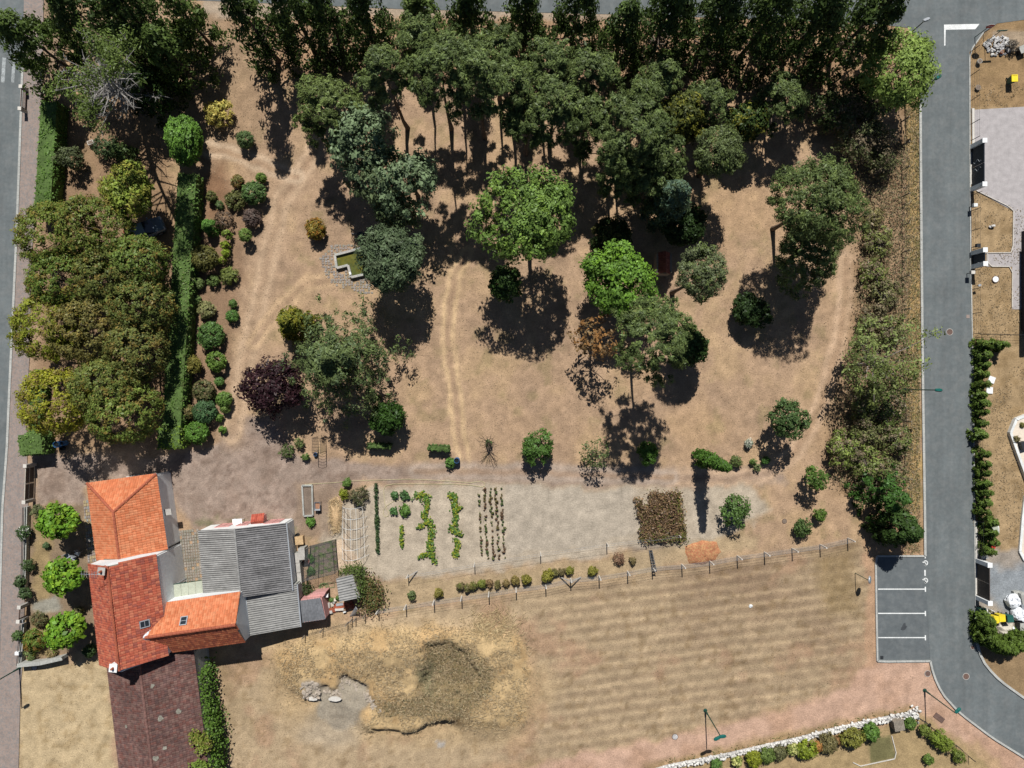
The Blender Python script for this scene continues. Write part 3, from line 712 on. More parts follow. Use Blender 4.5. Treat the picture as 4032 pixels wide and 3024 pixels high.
round_pine('round pale grey green pine with bare trunk standing on the open lawn', 1519, 594, 12.0, 2.9, 2.4, (.125, .15, .07))
round_pine('round grey green pine at the edge of the upper right lawn', 1556, 328, 7.6, 3.0, 3.0, (.11, .14, .055))
tree('yellow green cypress with several tops in the right half of the wood', (1466, 256), 6, 2.8, 1, 9.5, (.075, .09, .022), 'dome', 'cypress_tree', leaf=.3, width=.45, col2=GR['yel'], mix2=.2)
tree('small dark green cypress at the top of the right lawn', (1613, 262), 4.5, 1.9, .5, 7, (.05, .08, .02), 'dome', 'cypress_tree', leaf=.28, col2=GR['yel'], mix2=.15)
tree('large bright green oak in the middle of the park', (1150, 468), 10.5, 5.3, 6.0, 14, (.125, .20, .045), 'dome', 'oak_tree', leaf=.27, dens=.62, rc=.62, col2=(.16, .25, .045), tr=.28)
tree('round vivid green tree right of the middle', (1336, 600), 5.5, 4.0, 1.4, 9, GR['bright'], 'dome', 'broadleaf_tree', leaf=.28, dens=.8, col2=(.15, .28, .03))
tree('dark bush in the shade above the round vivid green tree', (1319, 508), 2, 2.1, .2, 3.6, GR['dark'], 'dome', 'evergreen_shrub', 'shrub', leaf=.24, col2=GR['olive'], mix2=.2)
tree('small dark evergreen below left of the large bright oak', (1088, 612), 3.0, 1.8, .3, 5.4, (.045, .085, .02), 'dome', 'evergreen_shrub', 'shrub', leaf=.26, dens=.8)
tree('sparse tree with brown and orange withered leaves', (1287, 738), 5.0, 2.7, 2.2, 7.6, (.20, .13, .06), 'dome', 'withered_tree', leaf=.3, dens=.3, nlimb=26, col2=(.27, .14, .05), mix2=.5)
tree('dark green tree half hidden behind the lower centre pine', (1490, 745), 4, 1.8, .4, 6.4, (.04, .075, .018), 'dome', 'evergreen_shrub', leaf=.28)
tree('silver leaved tree, upper of the silvery group by the track', (772, 298), 7.5, 3.9, 2.5, 11.5, GR['silver'], 'dome', 'silver_tree', leaf=.34, dens=.55, rc=.75, group='silver leaved trees by the track', col2=(.10, .14, .07))
tree('silver leaved tree, rightmost of the silvery group by the track', (882, 382), 7.0, 3.4, 2.5, 10.5, GR['silver'], 'dome', 'silver_tree', leaf=.34, dens=.5, rc=.7, group='silver leaved trees by the track', col2=(.10, .14, .07))
tree('silver leaved tree, middle of the silvery group by the track', (818, 372), 6.5, 3.6, 1.5, 9.5, (.12, .155, .07), 'dome', 'silver_tree', leaf=.34, dens=.5, rc=.7, group='silver leaved trees by the track', col2=GR['silver'])
tree('low silver leaved tree above the blue green cedar', (848, 452), 4.0, 2.6, .5, 6.8, (.11, .15, .065), 'dome', 'silver_tree', leaf=.32, dens=.55, group='silver leaved trees by the track')
tree('blue green cedar overhanging the garden pond', (842, 566), 6.5, 3.7, 2.0, 10, GR['blue'], 'dome', 'cedar_tree', leaf=.28, width=.4, rc=.6, dens=.8, col2=(.11, .145, .075), tr=.26)
tree('blue grey spruce on the shaded left side of the right lawn', (1456, 424), 7, 2.1, 1, 10.5, GR['blue'], 'cone', 'spruce_tree', leaf=.26, width=.4, rc=.45, col2=(.10, .16, .11))
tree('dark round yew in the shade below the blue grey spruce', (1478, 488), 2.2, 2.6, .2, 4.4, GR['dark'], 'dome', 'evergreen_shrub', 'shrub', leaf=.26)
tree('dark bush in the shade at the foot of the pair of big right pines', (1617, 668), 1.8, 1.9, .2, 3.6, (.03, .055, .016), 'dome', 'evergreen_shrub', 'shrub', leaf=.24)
tree('spreading light green cedar with tiered boughs above the vegetable garden', (722, 772), 7.5, 5.6, 2.6, 11, (.125, .165, .058), 'cedar', 'cedar_tree', leaf=.28, width=.38, rc=.46, dens=1.0, nclump=900, per=28, col2=(.10, .14, .06), tr=.3)
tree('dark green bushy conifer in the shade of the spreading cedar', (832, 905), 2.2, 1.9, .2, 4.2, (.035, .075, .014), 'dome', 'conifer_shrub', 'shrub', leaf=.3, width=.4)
tree('golden tipped conifer beside the spreading cedar', (630, 697), 3.2, 1.8, .3, 5.6, (.11, .125, .02), 'cone', 'conifer_shrub', 'shrub', leaf=.26, rc=.4, col2=(.2, .19, .025), mix2=.35)
tree('dark purple leaved plum tree by the track', (588, 834), 4.2, 3.9, 1.0, 6.6, GR['purple'], 'dome', 'plum_tree', leaf=.26, dens=.6, col2=(.05, .022, .025))
tree('medium round green tree beside the curved right track', (1705, 905), 4.6, 2.0, 2.0, 6.4, (.075, .125, .04), 'dome', 'broadleaf_tree', leaf=.26, dens=.65)
tree('fruit tree on the lawn edge below the watermark-free middle, densest of the row', (1160, 972), 2.0, 1.75, .5, 3.6, (.07, .135, .028), 'dome', 'fruit_tree', leaf=.24, dens=.7, group='fruit trees along the drive')['label'] = 'densest green fruit tree on the lawn edge above the bare soil plot'
tree('thin sparse fruit tree second in the row along the garden drive', (1284, 978), 2.0, 1.8, .5, 3.8, (.095, .125, .045), 'dome', 'fruit_tree', leaf=.22, dens=.28, nlimb=20, group='fruit trees along the drive')
tree('small half shaded fruit tree third in the row along the garden drive', (1398, 975), 1.6, 1.15, .3, 3.0, (.075, .15, .026), 'dome', 'fruit_tree', leaf=.22, dens=.8, group='fruit trees along the drive')
tree('round green fruit tree right of the withered bean plot', (1588, 1100), 1.6, 1.75, .3, 3.0, (.08, .14, .035), 'dome', 'fruit_tree', leaf=.24, dens=.55)
b = gf(1525, 992, 0)
tree('slim clipped cypress column casting a long narrow shadow across the drive', (1548, 1001), 6.0, .8, .2, 9.8, (.062, .13, .022), 'cone', 'column_cypress', leaf=.2, rc=.34, dens=1.1, nclump=170, col2=(.08, .16, .025))
tree('sparse light green birch spreading over the road near the junction', (1948, 150), 6, 4.6, 2.2, 9.6, (.185, .26, .06), 'dome', 'birch_tree', leaf=.26, dens=.6, nlimb=20, bark='greybark', col2=(.22, .30, .07))
tree('thin birch with pale bare twigs leaning over the middle of the road', (1915, 785), 6, 4.6, 2.2, 9, (.165, .205, .065), 'dome', 'birch_tree', leaf=.24, dens=.34, nlimb=46, bark='greybark', col2=(.15, .18, .05))
tree('tiered dark green conifer at the lower end of the thicket', (1925, 1070), 4.5, 2.7, .6, 7, (.05, .11, .022), 'cedar', 'conifer_tree', leaf=.26, rc=.36, nclump=170, per=30)
tree('dense dark cypress beside the disabled parking bay', (1948, 1142), 3.2, 2.2, .2, 6.0, (.042, .078, .018), 'cone', 'cypress_tree', leaf=.26, rc=.42)
tree('ragged small tree with pale twigs below the thicket by the track', (1762, 1036), 2.5, 1.3, .6, 4.2, (.085, .15, .03), 'dome', 'broadleaf_tree', leaf=.24, dens=.5)
tree('small round shrub on the dry grass near the fence corner', (1733, 1142), .9, 1.0, .2, 1.7, (.075, .12, .035), 'dome', 'garden_shrub', 'shrub', leaf=.2, dens=.7)
tree('tiny bright shrub above the round one near the fence corner', (1771, 1112), .8, .7, .2, 1.5, (.095, .16, .03), 'dome', 'garden_shrub', 'shrub', leaf=.2, dens=.7)
# eastern thicket
TH = [(1855, 292, 2.6, 3.6, 5.2, (.055, .06, .028), 'dark broad bush at the upper end of the eastern thicket'),
      (1880, 215, 2.4, 2.8, 4.8, (.045, .06, .022), 'dark bush under the birch near the junction'),
      (1800, 235, 2.6, 2.6, 4.8, (.04, .055, .02), 'shaded dark bush at the top right of the wood'),
      (1905, 355, 1.6, 1.7, 3.0, (.08, .08, .04), 'small grey green bush of the thicket near its upper gap'),
      (1885, 470, .9, 1.5, 1.7, (.10, .085, .04), 'low brownish bramble right of the big dense pine'),
      (1900, 520, 1.1, 1.8, 2.0, (.09, .095, .035), 'low olive bramble right of the lower grey pine'),
      (1885, 590, 1.2, 1.8, 2.3, (.085, .095, .032), 'olive bramble at the start of the right hand track'),
      (1910, 635, 1.3, 1.9, 2.5, (.085, .082, .038), 'grey twiggy bramble beside the wire fence brace'),
      (1890, 690, 1.2, 1.7, 2.3, (.085, .07, .042), 'greyish dead bramble above the leaning birch'),
      (1925, 715, 1.3, 1.7, 2.5, (.085, .095, .035), 'olive bramble by the fence above the leaning birch'),
      (1868, 868, 1.6, 2.2, 3.2, (.06, .07, .025), 'dark green thicket bush below the leaning birch by the track'),
      (1915, 880, 1.7, 2.4, 3.4, (.055, .07, .022), 'dark green thicket bush beside the middle street lamp'),
      (1880, 935, 1.6, 2.1, 3.2, (.07, .072, .03), 'greyish thicket bush in the bend of the track'),
      (1935, 955, 1.5, 1.9, 3.0, (.065, .075, .026), 'dark bush near the fence below the middle street lamp'),
      (1825, 975, 1.8, 2.2, 3.6, (.095, .115, .032), 'rounded light olive bush at the lower end of the thicket'),
      (1872, 1005, 1.5, 2.0, 3.0, (.09, .105, .034), 'light olive bush above the tiered conifer'),
      (1920, 1015, 1.3, 1.6, 2.6, (.08, .085, .034), 'small dull bush between light olive bush and fence')]
for x, y, zc, R, h, c, lab in TH:
    tree(lab, (x, y), zc * .85, R, .1, h * .85, (c[0] * 1.9, c[1] * 2.0, c[2] * 1.7), 'dome', 'bramble_bush', 'bush', 'bushes of the eastern thicket', leaf=.22, width=.5, dens=.5, var=.35, col2=(.22, .175, .11), mix2=.22, nlimb=22, bark='greybark')
# western copse
CO = [(118, 505, 3.4, (.105, .115, .026), 'green brown hornbeam at the top left of the western copse'),
      (205, 500, 3.3, (.095, .105, .026), 'hornbeam at the top middle of the western copse'),
      (294, 566, 2.5, (.095, .115, .03), 'hornbeam at the top right of the western copse beside the parked car'),
      (130, 605, 3.0, (.085, .105, .024), 'dark green hornbeam on the left side of the copse'),
      (225, 600, 3.2, (.09, .09, .028), 'hornbeam in the upper middle of the copse'),
      (300, 655, 2.8, (.092, .098, .03), 'hornbeam on the right side of the copse beside the long hedge'),
      (100, 705, 3.2, (.155, .15, .022), 'golden olive hornbeam bulging over the pavement'),
      (195, 705, 3.4, (.115, .09, .034), 'rusty brown topped hornbeam in the middle of the copse'),
      (285, 760, 3.0, (.098, .095, .032), 'brownish hornbeam on the lower right side of the copse'),
      (125, 865, 3.1, (.19, .165, .02), 'yellow gold hornbeam at the lower left of the copse'),
      (220, 840, 2.9, (.10, .105, .03), 'olive hornbeam in the lower middle of the copse'),
      (262, 890, 3.0, (.105, .12, .03), 'olive green hornbeam at the lower right end of the copse')]
for x, y, R, c, lab in CO:
    tree(lab, (x, y), 5.2 if y < 820 else 5.8, R * 1.16, 1.0, 8.2 if y < 820 else 9.2, (c[0] * 1.32, c[1] * 1.55, c[2] * 1.25), 'mound', 'hornbeam_tree', 'tree', 'hornbeams of the western copse', leaf=.21, width=.5, rc=.42, dens=.55, var=.22, col2=(.20, .155, .04), mix2=.16)
tree('yellow green maple standing above the parked car', (268, 410), 5, 2.9, 1.6, 7.4, (.21, .27, .045), 'dome', 'maple_tree', leaf=.26, dens=.8, rc=.55, col2=(.27, .27, .05), mix2=.3)
for (x, y, lab) in ((128, 1128, 'upper of three bright green round catalpas in the front garden'), (131, 1245, 'middle of three bright green round catalpas in the front garden'), (140, 1362, 'lower of three bright green round catalpas in the front garden')):
    tree(lab, (x, y), 3.2, 2.0, 1.7, 4.6, GR['linden'], 'dome', 'catalpa_tree', 'tree', 'round catalpas in front of the house', leaf=.34, width=.7, rc=.45, dens=1.0, col2=(.17, .28, .025), up=.7)
# leaning pine with dead branches
def dead_pine():
    rng = np.random.default_rng(7); bx, by = gf(305, 236, 0)
    root = thing('dead_branched_pine', 'leaning pine with bare silver dead branches and green outer foliage', 'tree', (bx, by, 0))
    top = 16.8; mb = MB()
    pts = [(bx + .02 * t * t, by - .01 * t * t, t) for t in np.linspace(0, top, 9)]
    mb.tube(pts, [.3 - .032 * i for i in range(9)], 8); mb.build('trunk', 'deadwood', root)
    tips = []
    for i in range(74):
        z = rng.uniform(3.2, 16.2); a = rng.random() * 6.283; L = rng.uniform(2.0, 4.3) * (1 - max(0, z - 11.5) / 7)
        p0 = np.array([bx + .02 * z * z, by - .01 * z * z, z]); d = np.array([math.cos(a), math.sin(a), rng.uniform(-.1, .35)])
        p1 = p0 + d * L * .5 + rng.normal(size=3) * .12; p2 = p0 + d * L + np.array([0, 0, .25]) + rng.normal(size=3) * .15
        br = MB().tube([p0, p1, p2], [.085, .055, .025], 5)
        for q in range(9):
            s = rng.uniform(.4, 1); c0 = p0 + (p2 - p0) * s; e = c0 + rng.normal(size=3) * .42 * np.array([1, 1, .5])
            br.tube([c0, (c0 + e) / 2 + rng.normal(size=3) * .05, e], [.032, .024, .012], 4)
        br.build('branch', 'deadwood', root)
        ang = math.degrees(a) % 360
        if 5 < ang < 115 or 185 < ang < 255 or z > 14.6: tips.append(p2 - np.array([bx, by, 0]))
        if 10 < ang < 110: tips.append(p2 * .75 + p0 * .25 - np.array([bx, by, 0]))
    tips = np.array(tips); per = 105; i = np.repeat(np.arange(len(tips)), per); u = udirs(rng, len(i))
    P = tips[i] + u * .85 * (rng.random(len(i)) ** .5)[:, None] * np.array([1, 1, .7])
    C = np.tile(np.array((.12, .17, .04)), (len(i), 1)) * (rng.uniform(.7, 1.3, len(tips))[i] * rng.uniform(.8, 1.2, len(i)))[:, None]
    me = leaf_mesh('crown', P, u * .5 + rng.normal(size=u.shape) * .4 + np.array([0, 0, .6]), .3, .11, C, rng)
    o = bpy.data.objects.new('crown', me); COL.objects.link(o); o.parent = root
dead_pine()
# bare little tree
def bare_tree():
    rng = np.random.default_rng(9); bx, by = g(1200 + 1592 * .4557, 1700 + 95 * .4557)
    root = thing('bare_tree', 'small leafless tree with fanning twigs beside the blue barrel', 'tree', (bx, by, 0))
    mb = MB(); mb.tube([(bx, by, 0), (bx + .03, by, .9), (bx, by, 1.5)], [.07, .055, .045], 7); mb.build('trunk', 'bark', root)
    for i in range(15):
        a = i * 2.4; p0 = np.array([bx, by, rng.uniform(.8, 1.5)]); L = rng.uniform(1.2, 2.2)
        e = p0 + np.array([math.cos(a) * L * .55, math.sin(a) * L * .55, L * .8]); br = MB().tube([p0, p0 * .5 + e * .5 + rng.normal(size=3) * .06, e], [.032, .022, .01], 5)
        for q in range(4):
            c0 = p0 + (e - p0) * rng.uniform(.4, .9); e2 = c0 + rng.normal(size=3) * .3 + np.array([0, 0, .25]); br.tube([c0, e2], [.014, .007], 4)
        br.build('branch', 'bark', root)
    me, _ = crown('foot_shoots', 'dome', rng, .35, .1, 1.2, (.08, .14, .04), leaf=.16, rc=.16)
    o = bpy.data.objects.new('foot_shoots', me); COL.objects.link(o); o.parent = root
bare_tree()

# ------------------------------------------------------------------ hedges
M['hedge_core'] = mat('hedge_twigs', (.07, .115, .03), 1, 8, .4, .05)
def hedge(label, pts, w, h, col, name='clipped_hedge', group=None, leaf=.16, col2=None):
    SEED[0] += 1; rng = np.random.default_rng(SEED[0]); (x0, y0), (x1, y1) = pts
    cx, cy = (x0 + x1) / 2, (y0 + y1) / 2; L = math.hypot(x1 - x0, y1 - y0); a = math.atan2(y1 - y0, x1 - x0)
    root = thing(name, label, 'hedge', (cx, cy, 0), group); root.rotation_euler = (0, 0, a)
    n = int((L * w + 2 * h * (L + w)) * 11)
    me, _ = crown('foliage', 'box', rng, (L, w), .1, h, col, leaf=leaf * .85, width=.6, rc=.11, nclump=n, per=8, var=.22, col2=col2, mix2=.3, up=1.1)
    o = bpy.data.objects.new('foliage', me); COL.objects.link(o); o.parent = root
    mb = MB().box((0, 0, h / 2), (L - .16, w - .16, h - .1)); core = mb.build('twigs', M['hedge_core'], None); core.parent = root
    return root
hedge('long clipped hedge between the pavement and the lawn, upper left', [gf(105, 218, 2.0), gf(90, 465, 2.0)], 1.75, 2.0, GR['hedge'])
hedge('end of the roadside hedge showing below the copse', [gf(78, 800, 1.4), gf(72, 945, 1.4)], 1.3, 1.4, (.10, .18, .04))
hedge('square clipped hedge block beside the blue barrels at the drive entrance', [gf(40, 962, 2.0), gf(92, 957, 2.0)], 2.2, 2.1, (.125, .21, .05))
hedge('long clipped hedge dividing the copse from the flower bed', [gf(404, 375, 2.0), gf(370, 925, 2.0)], 2.0, 2.0, GR['hedge'], col2=(.13, .16, .055))
tree('tall clipped hedge block with a domed top at the end of the dividing hedge', (395, 300), 2.6, 1.9, .1, 4.6, (.11, .215, .035), 'ball', 'clipped_block', 'hedge', leaf=.2, width=.6, rc=.4, dens=1.2).scale = (.92, 1.38, 1)
hedge('bright green clipped cube ending the dividing hedge at the drive', [gf(340, 946, 2.2), gf(390, 945, 2.2)], 2.2, 2.3, (.17, .27, .03), col2=(.12, .17, .045))
# ------------------------------------------------------------------ shrubs
def bush(label, p, R, h, col, form='ball', name='garden_shrub', group=None, cat='shrub', zc=None, **kw):
    kw.setdefault('leaf', .15 if R < 1 else .19); kw.setdefault('rc', .12 + .12 * R); kw.setdefault('dens', .9); kw.setdefault('nlimb', 4)
    kw.setdefault('h0', .06)
    h0 = kw.pop('h0')
    col = tuple(k * 1.35 for k in col)
    return tree(label, p, h * .5 if zc is None else zc, R, h0, h, col, form, name, cat, group, fvu=False, tr=.05, **kw)
def A(x, y): return (680 + .3618 * x, 620 + .3618 * y)
def B(x, y): return (680 + .4222 * x, 1150 + .4222 * y)
def fs(x, y): return (x * F, y * F)
FB = 'shrubs of the long flower bed'
a, b_ = .3618 / 38, .4222 / 38
for (p, R, h, c, lab, kw) in [
    (A(885, 390), 135 * a, 2.2, (.062, .105, .032), 'large round dark green shrub, biggest at the upper end of the flower bed', {}),
    (A(680, 470), 118 * a, 1.0, (.085, .09, .03), 'low flat clipped olive shrub hugging the large round one', {}),
    (A(705, 265), 75 * a, 1.5, (.13, .12, .04), 'bronze tinged shrub at the upper end of the flower bed', {'col2': GR['rust']}),
    (A(965, 225), 55 * a, 1.5, (.09, .14, .028), 'small light green ball at the top right of the flower bed', {}),
    (A(425, 425), 58 * a, 1.3, (.09, .095, .03), 'small dark olive shrub next to the long hedge, topmost there', {}),
    (A(515, 520), 45 * a, .8, (.075, .11, .04), 'tiny green shrub right of the small dark olive one', {}),
    (A(395, 745), 92 * a, 2.3, (.085, .175, .035), 'bright green cone shaped shrub beside the long hedge', {'form': 'cone'}),
    (A(560, 680), 112 * a, 1.6, (.10, .068, .045), 'dry brown twiggy shrub in the middle of the flower bed', {'dens': .45, 'nlimb': 24}),
    (A(860, 660), 105 * a, 1.6, (.10, .072, .06), 'mauve brown ball shrub by the track', {}),
    (A(800, 850), 72 * a, 1.9, (.10, .15, .035), 'light green ball on a stem casting a round shadow', {'h0': .7}),
    (A(595, 840), 52 * a, 1.6, (.12, .17, .03), 'topmost of the yellow green bushes trained on the row of stakes', {'dens': .5}),
    (A(570, 950), 45 * a, 1.6, (.15, .20, .02), 'second yellow green bush trained on the row of stakes', {'dens': .6}),
    (A(578, 1045), 48 * a, 1.6, (.14, .19, .02), 'third yellow green bush trained on the row of stakes', {'dens': .6}),
    (A(545, 1120), 38 * a, 1.5, (.15, .19, .03), 'lowest small yellow green bush of the row of stakes', {'dens': .6}),
    (A(350, 1100), 150 * a, 2.6, (.088, .085, .024), 'big dark olive brown ball beside the long hedge', {}),
    (A(440, 1340), 66 * a, 1.1, (.085, .125, .035), 'small green ball in the shadow below the big olive ball', {}),
    (A(285, 1370), 62 * a, 1.0, (.10, .135, .045), 'small grey green shrub by the hedge below the big olive ball', {}),
    (A(610, 1290), 105 * a, 1.2, (.125, .15, .04), 'spiky fountain shaped light green plant in the flower bed', {'form': 'dome', 'width': .2, 'leaf': .34, 'dens': .8}),
    (A(260, 1550), 50 * a, .8, (.095, .14, .045), 'little round green shrub touching the long hedge', {}),
    (A(655, 1590), 45 * a, .9, (.07, .12, .03), 'small shrub near the track, upper of a pair', {}),
    (B(315, 165), 85 * b_, 1.3, (.16, .165, .065), 'pale variegated shrub left of the pair by the track', {'col2': (.28, .26, .12)}),
    (B(555, 225), 60 * b_, 1.1, (.065, .13, .03), 'small shrub near the track, lower of a pair', {}),
    (B(355, 405), 135 * b_, 1.9, (.062, .115, .03), 'broad dark green flat topped ball with a hollow centre', {}),
    (B(180, 680), 88 * b_, 1.8, (.14, .13, .03), 'yellowish spotted ball touching the lower long hedge', {'col2': (.2, .17, .04)}),
    (B(405, 650), 96 * b_, 2.0, (.085, .14, .026), 'mid green leafy ball below the broad flat topped ball', {'leaf': .22}),
    (B(435, 835), 46 * b_, .8, (.075, .14, .035), 'tiny green plant in the shade of the mid green leafy ball', {}),
    (B(290, 920), 108 * b_, 1.6, (.10, .09, .04), 'brown green faded round shrub in the lower flower bed', {'col2': (.085, .11, .035)}),
    (B(480, 1000), 76 * b_, 1.6, (.085, .145, .03), 'green shrub leaning to the track in the lower flower bed', {}),
    (B(492, 1085), 42 * b_, 1.2, (.11, .16, .04), 'small pale shrub tucked under the green one by the track', {}),
    (B(135, 1120), 72 * b_, 1.7, (.16, .13, .05), 'straw and green speckled shrub beside the hedge end', {'col2': (.09, .11, .03)}),
    (B(300, 1115), 116 * b_, 1.9, (.052, .10, .04), 'large blue green shrub near the lower end of the flower bed', {'leaf': .16}),
    (B(435, 1172), 36 * b_, .9, (.09, .15, .03), 'small bright shrub right of the large blue green one', {}),
    (B(225, 1312), 112 * b_, 2.4, (.072, .145, .024), 'dome of fresh green at the lowest end of the flower bed', {}),
    (B(465, 1285), 36 * b_, .8, (.09, .16, .03), 'tiny bright plant at the lower right tip of the flower bed', {}),
    (fs(470, 248), 33 / 20.85, 2.4, GR['gold'], 'golden yellow bush beside the bare lane', {'form': 'dome', 'dens': .6, 'col2': (.30, .28, .07)}),
    (fs(530, 302), 19 / 20.85, 1.9, (.075, .11, .04), 'solitary dark green ball beside the bare lane', {}),
    (fs(683, 497), 24 / 20.85, 2.0, (.17, .13, .025), 'orange and green ball shaped conifer alone on the lawn by the pond', {'col2': (.26, .12, .025), 'form': 'dome'}),
    (fs(155, 342), 27 / 20.85, 3.2, (.075, .09, .04), 'soft olive shrub on the lawn behind the upper left hedge', {'form': 'dome', 'dens': .6}),
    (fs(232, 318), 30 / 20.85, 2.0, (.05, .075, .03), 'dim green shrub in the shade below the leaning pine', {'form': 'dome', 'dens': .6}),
    (fs(262, 330), 24 / 20.85, 3.4, (.065, .10, .03), 'upright shrub left of the leaning pine trunk', {'form': 'cone', 'dens': .6}),
  ]:
    kw = dict(kw); form = kw.pop('form', 'ball'); bush(lab, p, R, h, c, form, group=FB if p[0] < 1000 and 850 > p[0] > 660 and p[1] > 650 else None, **kw)
# roses and the front garden
zz1 = lambda x, y: (x * .405, 1760 + y * .405)
zz5 = lambda x, y: (x * .405, 2352 + y * .405)
for (p, R, h, c, lab, kw) in [
    (zz1(365, 620), .75, 1.2, (.09, .10, .045), 'dull green lavender bush by the gate in the front garden', {'dens': .6}),
    (zz1(240, 830), .72, 1.5, (.05, .085, .03), 'dark rose bush with white flowers leaning over the front wall', {'col2': (.5, .5, .45), 'mix2': .06}),
    (zz1(450, 960), .35, .6, (.07, .11, .045), 'small grey green plant beside the upper catalpa', {}),
    (zz1(275, 1140), .72, 1.4, (.055, .085, .03), 'loose dark rose bush in the middle of the front wall', {'dens': .55}),
    (zz1(200, 1310), .62, 1.5, (.05, .08, .03), 'dark rose bush above the garden gate, upper of two', {'dens': .7}),
    (zz1(250, 1420), .68, 1.5, (.05, .08, .03), 'dark rose bush above the garden gate, lower of two', {'dens': .7}),
    (zz5(385, 220), .9, 1.0, (.085, .085, .035), 'low brown green mound shrub below the garden gate path', {'col2': (.15, .10, .05)}),
    (zz5(330, 420), 1.25, 1.6, (.095, .135, .025), 'feathery yellow green conifer with rusty tips in the front garden', {'form': 'dome', 'col2': (.2, .12, .03), 'width': .25, 'leaf': .3}),
    (zz5(175, 370), .55, 1.3, (.06, .10, .03), 'small rose bush hanging over the lower front wall', {}),
    (zz5(290, 560), .6, .6, (.10, .13, .045), 'pale ground hugging plant at the corner of the front garden', {}),
    (zz5(500, 530), .6, .55, (.24, .19, .09), 'dry straw coloured clump beside the lower catalpa', {'width': .15, 'leaf': .35}),
    (zz5(870, 520), .75, 1.4, (.035, .06, .02), 'dark shrub against the house at the end of the garden wall', {}),
    (zz5(770, 130), .6, .6, (.12, .115, .05), 'low dry border plant beside the house between two catalpas', {'dens': .6}),
  ]:
    form = kw.pop('form', 'dome'); bush(lab, p, R, h, c, form, **kw)
z6 = lambda x, y: (1008 + x * .6076, 1008 + y * .6076)
q3 = lambda x, y: (1200 + x * .4557, 1700 + y * .4557)
q4 = lambda x, y: (2016 + x * .4557, 1700 + y * .4557)
s3 = .4557 / 38
